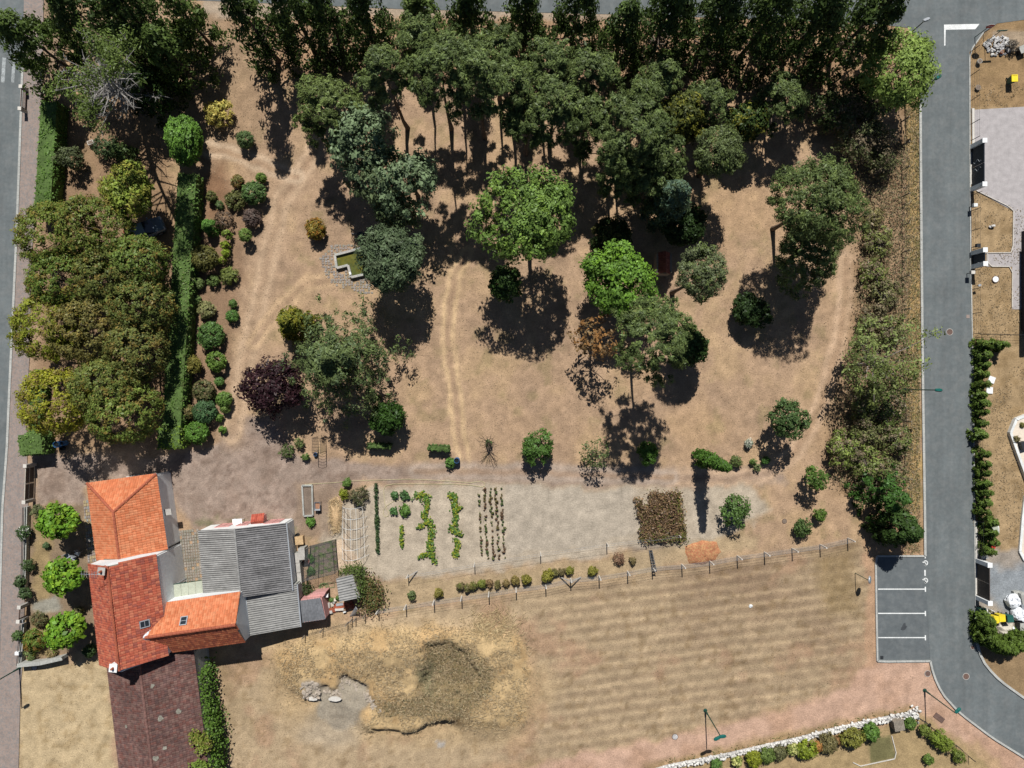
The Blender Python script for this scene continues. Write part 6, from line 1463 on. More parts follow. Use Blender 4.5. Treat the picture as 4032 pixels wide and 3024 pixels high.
fence('thin dark wire fence behind the young thujas', G((3836, 1330), (3839, 1500), (3840, 1700), (3841, 1900), (3843, 2050), (3845, 2195)), 1.2, 'dark', 'dark', pw=.05)
fence('dark curved garden fence at the end of the white stone wall', [g(*q8(*p)) for p in ((1955, 130), (2010, 165), (2060, 210), (2110, 250), (2170, 290), (2240, 340), (2330, 420))], 1.1, 'dark', 'dark', pw=.06, nw=7)
FP = [(1492, 2397), (1600, 2381), (1710, 2363), (1818, 2347), (1925, 2331), (2032, 2313), (2148, 2299), (2246, 2276), (2358, 2267), (2470, 2249), (2567, 2231), (2684, 2222), (2793, 2208), (2902, 2188), (3009, 2174), (3118, 2159), (3228, 2144), (3337, 2119)]
fr = fence('pale concrete post and wire fence between the garden and the mown field', G(*FP), 1.65, 'paleconc', 'zinc', pw=.11, nw=5)
bp = V3(g(2246, 2276))
for s in (-1, 1): MB().beam(bp + Vector((s * 1.1, .1, 0)), bp + Vector((0, 0, 1.3)), .09, .09).build('brace', 'conc', fr)
fr2 = fence('row of garden fence posts below the bean rows and soil plot', [g(*q3(*p)) for p in ((895, 1232), (1468, 1132))] + [g(*q4(*p)) for p in ((245, 1040), (817, 960), (1430, 885))], 1.5, 'paleconc', 'zinc', pw=.09, nw=2)
bp = V3(g(*q3(895, 1232))); MB().beam(bp + Vector((.95, .35, 0)), bp + Vector((0, 0, 1.2)), .09, .09).build('brace', 'conc', fr2)
fence('old wire fence between the eastern thicket and the road verge', G((3549, 480), (3550, 575), (3550, 671), (3551, 775), (3551, 889), (3552, 994), (3551, 1092), (3553, 1220), (3556, 1400), (3557, 1540), (3558, 1658), (3561, 1764), (3558, 1880), (3557, 2010)), 1.5, 'wood', 'dark', pw=.1, nw=5)
fence('old posts and netting behind the rubble of the outbuildings', [tuple(zq(x, y, 0).to_2d()) for x, y in ((390, 1640), (640, 1560), (1000, 1470), (1060, 1420), (1115, 1410), (1250, 1360))], 1.3, 'wood', 'dark', pw=.09, nw=5)
# boxes and letterboxes
def crate(name, label, cat, p, z, d, rz, m, lid=None, ml=None, z0=0):
    b = g(*p, z); r = thing(name, label, cat, (b[0], b[1], z0)); MB().box((b[0], b[1], z0 + d[2] / 2), d, rz).build('body', m, r)
    MB().box((b[0], b[1], z0 + d[2] + .02), (d[0] + .05, d[1] + .05, .04), rz).build('lid', ml or m, r); return r
def posted(name, label, p, m, h=1.0):
    b = g(*p, h); r = thing(name, label, 'letterbox', (b[0], b[1], 0)); MB().tube([(b[0], b[1], 0), (b[0], b[1], h - .25)], .04, 6).build('post', 'dark', r)
    o = MB().box((b[0], b[1], h - .1), (.4, .34, .32)).build('box', m, r); MB().box((b[0] - .19, b[1], h), (.03, .24, .04)).build('slot', 'dark', o)
posted('letterbox', 'pale grey letterbox on a post below the navy driveway gate', (3841, 807), 'paint')
posted('letterbox', 'black letterbox on a post above the navy garden gate', (3853, 966), 'dark', 1.2)
posted('letterbox', 'pale letterbox just below the navy garden gate', (3831, 1072), 'paleconc')
posted('letterbox', 'white letterbox on the pavement at the front garden corner', (67, 2573), 'white')
posted('letterbox', 'blue grey letterbox beside the garden gate of the house', (84, 2446), 'zinc')
# rubble heap and plot clutter, upper right
def rock_mesh(rng, m, name='rock'):
    u = udirs(rng, 14); u = np.concatenate([u, -u[:4]]); import bmesh
    bm = bmesh.new(); [bm.verts.new(tuple(v * rng.uniform(.75, 1.05) * np.array([1, .8, .6]))) for v in u]
    bmesh.ops.convex_hull(bm, input=bm.verts[:]); me = bpy.data.meshes.new(name); bm.to_mesh(me); bm.free(); me.materials.append(M[m]); return me
rngR = np.random.default_rng(4)
RW_ = [rock_mesh(rngR, 'rock') for _ in range(6)]; RG = [rock_mesh(rngR, 'greyrock') for _ in range(5)]; RC = [rock_mesh(rngR, 'clod', 'clod') for _ in range(5)]
def rock(meshes, p, s, parent=None, name='stone', sq=(1, 1, 1)):
    o = bpy.data.objects.new(name, meshes[rngR.integers(0, len(meshes))]); COL.objects.link(o)
    if parent is not None: o.parent = parent; p = Vector(p) - Vector(parent['_o'])
    o.location = p; o.rotation_euler = (rngR.normal() * .3, rngR.normal() * .3, rngR.random() * 6.28); o.scale = (s * sq[0], s * sq[1], s * sq[2]); return o
b = x1(560, 540); hp = thing('rubble_heap', 'heap of pale broken rubble on the dry grass near the stop sign', 'rubble', (b[0], b[1], 0))
for i in range(120):
    a = rngR.random() * 6.28; rr = math.sqrt(rngR.random()); p = Vector((b[0] + rr * 1.45 * math.cos(a), b[1] + rr * 1.05 * math.sin(a), .03 + .35 * (1 - rr))); rock(RG if i % 5 else RW_, p, rngR.uniform(.10, .28), hp, 'rubble_stone')
bush('grey withered bush at the right side of the rubble heap', (3740 + 735 * .3376, 540 * .3376), .75, 1.0, (.13, .11, .085), 'dome', 'withered_shrub', dens=.5, nlimb=20)
def pot(label, p, r0, h, m, name='plant_pot'):
    b = g(*p, h); r = thing(name, label, 'pot', (b[0], b[1], 0)); MB().lathe((b[0], b[1], 0), [(r0 * .72, 0), (r0, h), (r0 * 1.06, h), (r0 * 1.06, h + .03), (r0 * .88, h + .03)], 14).build('pot_body', m, r)
    MB().lathe((b[0], b[1], h), [(r0 * .86, -.02), (r0 * .86, .035)], 12).build('soil', 'soil', r)
pot('terracotta pot on the right of the rubble heap', (3740 + 610 * .3376, 605 * .3376), .16, .3, 'ridge')
pot('dark round pot below the stop sign shadow', (3740 + 350 * .3376, 712 * .3376), .24, .35, 'greyw')
pot('flat brown tree stump on the dry grass of the upper right plot', (3740 + 330 * .3376, 1020 * .3376), .26, .2, 'wood', 'tree_stump')
def bin_(label, p, m, rz=0.0, lid=None, h=1.0, grp=None):
    b = g(*p, h); r = thing('wheelie_bin', label, 'bin', (b[0], b[1], 0), grp); R = Matrix.Rotation(rz, 3, 'Z'); lo, hi = .22, .29
    vs = [Vector((b[0], b[1], z)) + R @ Vector((i * w, j * w * 1.15, 0)) for z, w in ((.08, lo), (h - .06, hi)) for i, j in ((-1, -1), (1, -1), (1, 1), (-1, 1))]
    MB().add(vs, [(3, 2, 1, 0), (4, 5, 6, 7), (0, 1, 5, 4), (1, 2, 6, 5), (2, 3, 7, 6), (3, 0, 4, 7)]).build('body', m if lid is None else 'bingreen', r)
    o = MB().box((b[0], b[1], h), (.64, .72, .09), rz).build('lid', m, r); MB().box(Vector((b[0], b[1], h + .05)) + R @ Vector((0, .3, 0)), (.5, .06, .05), rz).build('handle', m, o)
    for s in (-1, 1): q = Vector((b[0], b[1], .1)) + R @ Vector((s * .25, .3, 0)); MB().tube([q - R @ Vector((.04, 0, 0)), q + R @ Vector((.04, 0, 0))], .1, 10).build('wheel', 'dark', r)
bin_('yellow lidded bin standing alone on the upper right grass', (3740 + 755 * .3376, 912 * .3376), 'yellow', .03, True, .9)
bin_('yellow bin half under the thuja hedge, left one', t5(535, 860), 'yellow', .1)
bin_('bright yellow bin beside the green bin, right one', t5(610, 842), 'yellow', .08)
bin_('dark green bin right of the yellow bins', t5(705, 850), 'bingreen', .1)
bin_('small green bin beside the lower white gate pillar', t5(388, 768), 'bingreen', .05, h=.9)
crate('dark_planter', 'dark planter box at the right picture edge near the rubble heap', 'planter', (4030, 192), .6, (.7, .7, .55), .4, 'dark', ml='greyw')
b = x2(490, 1100); g0 = thing('boulder', 'pale boulder casting a dark shadow on the small right lawn', 'rock', (b[0], b[1], 0))
rock(RW_, Vector((b[0], b[1], .18)), .3, g0, 'stone'); rock(RG, Vector((b[0] - .22, b[1] - .05, .12)), .2, g0, 'stone')
disc('septic_lid', g(3918, 1100), .36, .1, 'white', 'white round lid in the lawn below the navy garden gate', 'lid')
b = g(3858, 1123, .9); r = thing('lawn_light', 'small lamp on a thin stake beside the white round lid', 'lamp', (b[0], b[1], 0)); MB().tube([(b[0], b[1], 0), (b[0], b[1], .8)], .025, 6).build('stake', 'dark', r); MB().box((b[0], b[1], .85), (.3, .2, .14), .3).build('lamp_box', 'zinc', r)
for p, rz, lab in ((t3(490, 578), -.35, 'upper white square slab lying tilted on the grass by the thujas'), (t3(465, 702), -.03, 'lower white square slab lying on the grass by the thujas')):
    b = g(*p, .1); one(MB().box((b[0], b[1], .06), (.66, .66, .1), rz), 'white_slab', 'white', lab, 'slab', 'white slabs by the thujas')
# terrace at the right edge
def terrace(label, pts, h):
    c = ctr([Vector((*p, 0)) for p in pts]); r = thing('raised_terrace', label, 'terrace', c)
    MB().prism(pts, -.02, h - .01).build('floor', 'cream', r)
    for a, b in zip(pts[:-1], pts[1:]):
        A_, B_ = Vector((*a, h / 2 + .03)), Vector((*b, h / 2 + .03)); MB().beam(A_, B_, .26, h + .1).build('coping', 'paint', r)
terrace('cream raised terrace with white coping at the right picture edge', [x3(960, 960), x3(865, 992), x3(745, 1040), x3(682, 1195), x3(760, 1420), x3(860, 1690), x3(940, 1900), x3(1100, 1900), x3(1100, 960)], .35)
terrace('white paved strip with pale kerb right of the lower thujas', [x4(870, 330), x4(838, 600), x4(808, 978), x4(860, 1078), x4(1000, 1080), x4(1000, 330)], .12)
bush('spiky agave plant on the cream terrace', t3(785, 1270), .32, .75, (.13, .11, .05), 'dome', 'agave_plant', width=.14, leaf=.42, cat='plant', zc=.5)
bush('small olive plant at the upper corner of the cream terrace', t3(845, 1105), .25, .7, (.14, .13, .04), 'dome', 'terrace_plant', cat='plant', zc=.5)
b = x3(850, 1345, .6); one(MB().box((b[0], b[1], .6), (.5, .8, .5), .3), 'dark_box', 'dark', 'dark cushion box on the cream terrace at the picture edge', 'box')
b = g(4060, 1108); hs = thing('dark_house', 'dark walled house just at the right picture edge', 'house', (b[0] + 3, b[1], 0))
hx0, hx1, hy0, hy1 = g(4021, 0)[0], g(4300, 0)[0], g(0, 1302)[1], g(0, 912)[1]
MB().prism([(hx0, hy0), (hx1, hy0), (hx1, hy1), (hx0, hy1)], 0, 3.0).build('wall', mat('charcoal_wall', (.025, .022, .03), .8, 5, .2), hs); MB().prism([(hx0 - .3, hy0 - .3), (hx1, hy0 - .3), (hx1, hy1 + .3), (hx0 - .3, hy1 + .3)], 3.0, 3.15).build('roof', 'dark', hs)
MB().box((hx0 - .02, (hy0 + hy1) / 2, 1.4), (.06, 1.6, 1.3)).build('window', 'glass', hs)
# clutter by the lower gate
def bag(label, p, R, h):
    b = g(*p, h * .6); r = thing('bulk_bag', label, 'bag', (b[0], b[1], 0), 'white bulk bags'); rng = np.random.default_rng(int(p[0])); mb = MB(); n = 14; vs = []
    prof = [(.8, 0), (1.0, .2), (1.02, .6), (.85, .92), (.45, 1.0)]
    for rr, z in prof:
        for k in range(n): s = 1 + rng.normal() * .07; vs.append((b[0] + R * rr * s * math.cos(k * 6.2832 / n), b[1] + R * rr * s * math.sin(k * 6.2832 / n), z * h * (1 + rng.normal() * .05)))
    fs = [(i * n + k, i * n + (k + 1) % n, (i + 1) * n + (k + 1) % n, (i + 1) * n + k) for i in range(len(prof) - 1) for k in range(n)] + [tuple(range((len(prof) - 1) * n, len(prof) * n))]
    mb.add(vs, fs).build('sack', 'bag', r)
    for k in range(4): a = k * 1.57 + .6; MB().tube([(b[0] + R * .7 * math.cos(a), b[1] + R * .7 * math.sin(a), h * .9), (b[0] + R * .5 * math.cos(a + .3), b[1] + R * .5 * math.sin(a + .3), h * 1.12), (b[0] + R * .7 * math.cos(a + .6), b[1] + R * .7 * math.sin(a + .6), h * .9)], .025, 5).build('handle', 'bag', r)
bag('white bulk bag, upper of three beside the bins', t5(742, 640), .72, .8); bag('white bulk bag, middle one of three with beige contents', t5(800, 790), .68, .75); bag('white bulk bag, lowest of three at the picture edge', t5(862, 845), .4, .6)
def sheet_thing(name, label, cat, pts, z, m, seed=1, grp=None):
    rng = np.random.default_rng(seed); c = np.mean(np.array(pts), axis=0); n = 9; vs = []; fs = []
    P = [np.array(p) for p in pts]
    for i in range(n):
        for j in range(n):
            u, v = i / (n - 1), j / (n - 1); q = (1 - u) * (1 - v) * P[0] + u * (1 - v) * P[1] + u * v * P[2] + (1 - u) * v * P[3]; e = min(u, 1 - u, v, 1 - v)
            vs.append((q[0] + rng.normal() * .02, q[1] + rng.normal() * .02, .03 + z * min(1, e * 5) + rng.normal() * .04 * min(1, e * 8)))
    for i in range(n - 1):
        for j in range(n - 1): fs.append((i * n + j, (i + 1) * n + j, (i + 1) * n + j + 1, i * n + j + 1))
    k = len(vs); rim = [i * n for i in range(n)] + [(n - 1) * n + j for j in range(1, n)] + [i * n + n - 1 for i in range(n - 2, -1, -1)] + [j for j in range(n - 2, 0, -1)]
    vs += [(vs[i][0], vs[i][1], .0) for i in rim]; fs += [(rim[i], rim[(i + 1) % len(rim)], k + (i + 1) % len(rim), k + i) for i in range(len(rim))]
    return one(MB().add(vs, fs), name, m, label, cat, grp)
sheet_thing('tarpaulin', 'crumpled beige tarpaulin over a pile inside the curved hedge', 'tarpaulin', [x5(545, 920), x5(735, 900), x5(720, 1070), x5(610, 1095)], .4, 'tarp', 2)
sheet_thing('cloth_pile', 'pale crumpled cloths right of the beige tarpaulin', 'cloth', [x5(700, 930), x5(820, 960), x5(800, 1040), x5(690, 1050)], .25, 'bag', 3)
crate('grey_box', 'grey lidded box on the gravel above the green bin', 'box', t5(785, 855 - 300), .5, (.5, .4, .4), .1, 'greyw')
crate('dark_cabinet', 'black cabinet at the right picture edge beside the tarpaulin', 'cabinet', t5(860, 960), .8, (.7, 1.0, .8), 0, 'dark', ml='greyw')
crate('grey_cabinet', 'grey cabinet at the right picture edge beside the upper bulk bag', 'cabinet', t5(860, 610), .8, (.5, 1.1, .9), .2, 'greyw')
crate('pale_crate', 'pale grey crate above the white pillar of the brown gate', 'crate', t5(415, 128), .4, (.62, .36, .35), .12, 'paleconc')
b = x4(500, 985, .3); r = thing('car_tyre', 'dark tyre on the ground below the young thujas', 'tyre', (b[0], b[1], 0))
MB().add([(b[0] + (R_ + .09 * math.cos(q * .785)) * math.cos(k * .3927), b[1] + (R_ + .09 * math.cos(q * .785)) * math.sin(k * .3927), .1 + .09 * math.sin(q * .785)) for k in range(16) for R_ in (.24,) for q in range(8)], [(k * 8 + q, k * 8 + (q + 1) % 8, ((k + 1) % 16) * 8 + (q + 1) % 8, ((k + 1) % 16) * 8 + q) for k in range(16) for q in range(8)]).build('tread', 'dark', r)
MB().lathe((b[0], b[1], 0), [(.15, .05), (.15, .12), (.05, .13)], 12).build('hub', 'zinc', r)
b = x4(508, 930, .3); r = thing('red_toy', 'small red ride-on toy next to the dark tyre', 'toy', (b[0], b[1], 0)); MB().box((b[0], b[1], .22), (.42, .26, .2), -.3).build('body', 'red', r)
for sx in (-1, 1):
    for sy in (-1, 1): MB().tube([(b[0] + sx * .14, b[1] + sy * .15, .1), (b[0] + sx * .14, b[1] + sy * .1, .1)], .1, 8).build('wheel', 'dark', r)
b = x4(530, 735, .4); r = thing('white_tub', 'white rounded tub half hidden by the thujas', 'tub', (b[0], b[1], 0)); MB().prism([(b[0] + .42 * math.copysign(abs(math.cos(t)) ** .5, math.cos(t)), b[1] + .5 * math.copysign(abs(math.sin(t)) ** .5, math.sin(t))) for t in np.linspace(0, 6.28, 20, False)], .02, .4).build('shell', 'paint', r)
MB().prism([(b[0] + .34 * math.copysign(abs(math.cos(t)) ** .5, math.cos(t)), b[1] + .42 * math.copysign(abs(math.sin(t)) ** .5, math.sin(t))) for t in np.linspace(0, 6.28, 20, False)], .3, .41).build('basin', 'canopy', r)
b = x5(455, 760, .4); r = thing('white_chair', 'white plastic garden chair beside the small green bin', 'chair', (b[0], b[1], 0)); MB().box((b[0], b[1], .42), (.45, .45, .04), -.4).build('seat', 'white', r)
R = Matrix.Rotation(-.4, 3, 'Z')
for sx in (-1, 1):
    for sy in (-1, 1): MB().tube([Vector((b[0], b[1], 0)) + R @ Vector((sx * .2, sy * .2, 0)), Vector((b[0], b[1], .42)) + R @ Vector((sx * .19, sy * .19, 0))], .022, 6).build('leg', 'white', r)
MB().box(Vector((b[0], b[1], .66)) + R @ Vector((0, .22, 0)), (.44, .04, .45), -.4).build('backrest', 'white', r)
# ------------------------------------------------------------------ white dry stone wall
wl = [g(*q8(*p)) for p in ((60, 515), (150, 488), (400, 440), (600, 400), (850, 342), (1100, 288), (1350, 222), (1600, 165), (1800, 125), (1950, 98))]
pp = resample(wl, .21); c = pp[len(pp) // 2]; W_ = thing('dry_stone_wall', 'low wall of white stones along the sandy path at the bottom', 'wall', (c.x, c.y, 0))
MB().tube([p + Vector((0, 0, .1)) for p in pp[::6] + [pp[-1]]], .2, 8).build('rubble_core', 'greyrock', W_)
cnt = 0
for i, p in enumerate(pp):
    d = (pp[min(i + 1, len(pp) - 1)] - pp[max(i - 1, 0)]).normalized(); nn = Vector((-d.y, d.x, 0))
    wdt = .26 if i < len(pp) * .7 else .34
    for s in (-1, 1):
        rock(RW_, p + nn * s * wdt * rngR.uniform(.2, .95) + d * rngR.normal() * .05 + Vector((0, 0, rngR.uniform(.2, .45))), rngR.uniform(.15, .25), W_, 'wall_stone'); cnt += 1
for i in range(26):
    p = pp[-1] + Vector((rngR.normal() * .3 - .1, rngR.normal() * .4, rngR.uniform(.05, .35))); rock(RW_, p, rngR.uniform(.12, .22), W_, 'wall_stone')
# wooden compost box
b = g(*q8(1822, 195), .8); r = thing('compost_box', 'square wooden slatted compost box below the end of the white wall', 'box', (b[0], b[1], 0)); rz = .18; R = Matrix.Rotation(rz, 3, 'Z')
for k in range(7): MB().box(Vector((b[0], b[1], .92)) + R @ Vector((-.45 + .15 * k, 0, 0)), (.135, 1.06, .035), rz).build('lid_board', 'wood', r)
for s in (-1, 1):
    for z in (.12, .32, .52, .72):
        MB().box(Vector((b[0], b[1], z)) + R @ Vector((0, s * .48, 0)), (1.0, .03, .17), rz).build('slat', 'wood', r); MB().box(Vector((b[0], b[1], z)) + R @ Vector((s * .5, 0, 0)), (.03, .93, .17), rz).build('slat', 'wood', r)
# ------------------------------------------------------------------ western street front
def wall_run(label, pts, h, m, w=.2, name='garden_wall', cap=None):
    c = pts[len(pts) // 2]; r = thing(name, label, 'wall', (c[0], c[1], 0))
    for a, b in zip(pts[:-1], pts[1:]):
        MB().beam(Vector((*a, h / 2)), Vector((*b, h / 2)), w, h).build('wall_body', m, r); MB().beam(Vector((*a, h + .03)), Vector((*b, h + .03)), w + .08, .06).build('coping', cap or m, r)
    return r
fw = wall_run('low dark front wall with railing between pavement and front garden', G((116, 1992), (112, 2180), (107, 2345)), .5, 'greyw', .2)
for k in range(3): MB().beam(Vector((*g(116, 1992), .62 + .2 * k)), Vector((*g(107, 2345), .62 + .2 * k)), .04, .04).build('rail', 'dark', fw)
fw2 = wall_run('low dark front wall below the garden gate of the house', G((104, 2450), (98, 2540), (92, 2606)), .5, 'greyw', .2)
for k in range(3): MB().beam(Vector((*g(104, 2450), .62 + .2 * k)), Vector((*g(92, 2606), .62 + .2 * k)), .04, .04).build('rail', 'dark', fw2)
wall_run('weathered grey wall closing the front garden at its lower end', G((92, 2606), (180, 2598), (268, 2578)), .95, 'greyw', .3)
def side_gate(label, p0, p1, h, m, name='timber_gate', bars=False, mid=True):
    a, b = V3(g(*p0)), V3(g(*p1)); c = (a + b) / 2; r = thing(name, label, 'gate', (c.x, c.y, 0)); d = (b - a).normalized(); rz = math.atan2(d.y, d.x); L = (b - a).length
    for p in (a, b):
        o = MB().box(p + Vector((0, 0, h / 2)), (.3, .3, h), rz).build('pillar', 'conc', r); MB().box(p + Vector((0, 0, h + .03)), (.36, .36, .06), rz).build('pillar_cap', 'paleconc', o)
    for s in ((0, .5), (.5, 1)) if mid else ((0, 1),):
        q0, q1 = a + d * (.17 + (L - .34) * s[0]), a + d * (.17 + (L - .34) * s[1]); cc = (q0 + q1) / 2; W = (q1 - q0).length - .03
        fr_ = MB().box(cc + Vector((0, 0, h - .12)), (W, .06, .09), rz).box(cc + Vector((0, 0, .14)), (W, .06, .09), rz)
        for t in (-1, 1): fr_.box(cc + d * t * (W / 2 - .04) + Vector((0, 0, h / 2)), (.08, .058, h - .2), rz)
        if not bars: fr_.box(cc + Vector((0, 0, h * .55)), (W, .058, .07), rz)
        o = fr_.build('gate_leaf', 'tarp' if not bars else 'iron', r)
        nb = max(4, int(W / .11))
        if bars:
            for k in range(nb): MB().box(cc + d * ((k + .5) / nb - .5) * (W - .1) + Vector((0, 0, h / 2)), (.025, .025, h - .25), rz).build('bar', 'iron', o)
        else:
            MB().box(cc + Vector((0, 0, h * .32)), (W - .14, .03, h * .42), rz).build('lower_panel', m, o); MB().box(cc + Vector((0, 0, h * .74)), (W - .14, .03, h * .3), rz).build('upper_panel', m, o)
side_gate('two leaf brown driveway gate with pale frame on the west street', (139, 1828), (134, 1968), 1.55, 'brown')
side_gate('small iron barred garden gate between concrete pillars on the west street', (112, 2375), (108, 2430), 1.4, 'iron', 'garden_gate', True, False)
side_gate('iron barrier standing on the pavement of the west street', (108, 356), (104, 442), 1.0, 'iron', 'pavement_barrier', True, False)
# barrels
def barrel(label, p, r0, h, m='blue', open_=True, name='water_barrel'):
    b = g(*p, h); r = thing(name, label, 'barrel', (b[0], b[1], 0), 'blue barrels')
    MB().lathe((b[0], b[1], 0), [(r0 * .93, 0), (r0, h * .3), (r0 * .96, h * .33), (r0, h * .36), (r0, h * .66), (r0 * .96, h * .69), (r0, h * .72), (r0 * .95, h), (r0 * .86, h), (r0 * .84, h - .18)], 16).build('shell', m, r)
    MB().lathe((b[0], b[1], h), [(r0 * .85, -.2), (r0 * .85, -.15)], 14).build('water', mat('still_water', (.015, .018, .02), .05, 3, .1), r)
z5b = lambda x, y: (x * .6076, 1008 + y * .6076)
barrel('blue barrel nearest the clipped hedge block at the drive entrance', z5b(362, 1222), .34, .95); barrel('second blue barrel behind the first at the drive entrance', z5b(398, 1216), .26, .8); barrel('dark blue bucket in front of the two barrels', z5b(398, 1248), .2, .45, 'navy', name='bucket')
crate('grey_box', 'pale grey plastic box left of the blue barrels', 'box', z5b(310, 1218), .4, (.42, .4, .4), .1, 'zinc')
barrel('blue barrel at the end of the wheel track by the bare tree', q3(1312, 250), .29, .95)
barrel('small blue bucket beside the metal garden arch', z6(382, 1287), .2, .4, name='bucket')
b = g(365, 566); r = thing('stone_trough', 'small pale stone trough on the lawn under the leaning pine', 'trough', (b[0], b[1], 0)); MB().box((b[0], b[1], .22), (.62, .42, .44), .35).build('block', 'paleconc', r); MB().box((b[0], b[1], .45), (.5, .3, .02), .35).build('hollow', 'soil', r)
# parked car under the maple
def car():
    b = g(566, 905, .8); rz = math.radians(22); R = Matrix.Rotation(rz, 3, 'Z'); r = thing('parked_car', 'grey blue car parked in the shade between the maple and the copse', 'car', (b[0], b[1], 0))
    o0 = Vector((b[0], b[1], 0)); W = .86
    def loft(secs, name, m, parent):
        n = len(secs[0]); vs = [o0 + R @ Vector(p) for s in secs for p in s]; k = len(secs)
        fs = [(i * n + j, i * n + (j + 1) % n, (i + 1) * n + (j + 1) % n, (i + 1) * n + j) for i in range(k - 1) for j in range(n)] + [tuple(range(n - 1, -1, -1)), tuple(range((k - 1) * n, k * n))]
        return MB().add(vs, fs).build(name, m, parent)
    def sec(x, w, z0, z1): return [(x, -w, z0), (x, w, z0), (x, w * 1.0, z1 * .75), (x, w * .86, z1), (x, -w * .86, z1), (x, -w, z1 * .75)]
    loft([sec(-2.05, W * .8, .35, .7), sec(-1.9, W * .95, .25, .88), sec(-1.0, W, .22, .95), (sec(.2, W, .22, .95)), sec(1.0, W, .22, .95), sec(1.85, W * .93, .25, .82), sec(2.05, W * .75, .35, .62)], 'body', 'carpaint', r)
    loft([[(-1.75, -W * .8, .9), (-1.75, W * .8, .9), (-1.35, W * .66, 1.4), (-1.35, -W * .66, 1.4)], [(1.05, -W * .84, .93), (1.05, W * .84, .93), (.3, W * .68, 1.44), (.3, -W * .68, 1.44)]], 'glasshouse', 'glass', r)
    MB().add([o0 + R @ Vector(p) for p in ((-1.32, -W * .66, 1.405), (.28, -W * .68, 1.445), (.28, W * .68, 1.445), (-1.32, W * .66, 1.405), (-1.32, -W * .66, 1.44), (.28, -W * .66, 1.485), (.28, W * .66, 1.485), (-1.32, W * .66, 1.44))], [(4, 5, 6, 7), (0, 1, 5, 4), (1, 2, 6, 5), (2, 3, 7, 6), (3, 0, 4, 7), (3, 2, 1, 0)]).build('roof', 'carpaint', r)
    for sx in (-1.25, 1.3):
        for s in (-1, 1):
            c = o0 + R @ Vector((sx, s * (W - .08), .31)); ax_ = R @ Vector((0, 1, 0)) * .1; o = MB().tube([c - ax_, c + ax_], .31, 16).build('wheel', 'dark', r); MB().tube([c - ax_ * 1.04, c + ax_ * 1.04], .19, 12).build('rim', 'zinc', o)
    for s in (-1, 1):
        MB().box(o0 + R @ Vector((1.93, s * .56, .66)), (.16, .34, .14), rz).build('headlight', 'paint', r); MB().box(o0 + R @ Vector((-1.98, s * .6, .72)), (.12, .26, .16), rz).build('tail_light', 'red', r); MB().box(o0 + R @ Vector((.8, s * (W + .06), 1.0)), (.14, .16, .12), rz).build('mirror', 'carpaint', r)
car()
# front garden chairs
for i, (x, y, rz, lab) in enumerate(((655, 1060, .5, 'left metal garden chair shining between the catalpas'), (715, 1075, -.5, 'middle metal garden chair shining between the catalpas'), (755, 1030, -.5, 'right metal garden chair shining between the catalpas'))):
    p = zz1(x, y); b = g(*p, .4); r = thing('garden_chair', lab, 'chair', (b[0], b[1], 0), 'metal chairs in the front garden'); R = Matrix.Rotation(rz, 3, 'Z')
    MB().box((b[0], b[1], .42), (.48, .46, .03), rz).build('seat', 'zinc', r); MB().box(Vector((b[0], b[1], .7)) + R @ Vector((0, .24, 0)), (.48, .03, .5), rz).build('backrest', 'zinc', r)
    for sx in (-1, 1):
        for sy in (-1, 1): MB().tube([Vector((b[0], b[1], 0)) + R @ Vector((sx * .22, sy * .21, 0)), Vector((b[0], b[1], .42)) + R @ Vector((sx * .22, sy * .21, 0))], .016, 5).build('leg', 'zinc', r)
# paved strips
def paving(name, quad, nu, nv, m, gap=.03, h=.04, jit=.15, skip=.06, seed=3, colours=None):
    rng = np.random.default_rng(seed); K = bpy.data.objects.new(name, None); COL.objects.link(K); K['kind'] = 'structure'; K['_o'] = (0., 0., 0.)
    P = [np.array(q[:2]) for q in quad]
    def at(u, v): return (1 - u) * (1 - v) * P[0] + u * (1 - v) * P[1] + u * v * P[2] + (1 - u) * v * P[3]
    for i in range(nu):
        for j in range(nv):
            if rng.random() < skip: continue
            c = [at((i + a) / nu, (j + b) / nv) for a, b in ((0, 0), (1, 0), (1, 1), (0, 1))]; cc = sum(c) / 4
            c = [cc + (q - cc) * (1 - gap / (np.linalg.norm(q - cc) + 1e-6)) + rng.normal(size=2) * gap * jit for q in c]; z = h * rng.uniform(.7, 1.2)
            MB().prism([tuple(q) for q in c], -.02, z).build('slab', m if colours is None else colours[rng.integers(0, len(colours))], K)
    return K
paving('courtyard_paving', [zb(255, 590, 0), zb(450, 570, 0), zb(490, 1070, 0), zb(300, 1090, 0)], 8, 18, 'slab')
paving('house_side_paving', [V3(g(*zz1(810, 520))), V3(g(*zz1(870, 510))), V3(g(*zz1(945, 1110))), V3(g(*zz1(855, 1125)))], 4, 20, 'flag', colours=['flag', mat('ochre_slab', (.33, .26, .15), .95, 5, .2, .005), mat('grey_slab', (.25, .26, .24), .95, 5, .2, .005)])
# brown planter
b = g(600 + 235 * .405, 1850 + 1055 * .405, .8); r = thing('wooden_tub', 'dark brown wooden tub in the courtyard corner', 'tub', (b[0], b[1], 0)); MB().lathe((b[0], b[1], 0), [(.3, 0), (.38, .75), (.33, .76)], 12).build('staves', 'brown', r); MB().box((b[0], b[1], .79), (.68, .68, .05), .5).build('lid', 'brown', r)
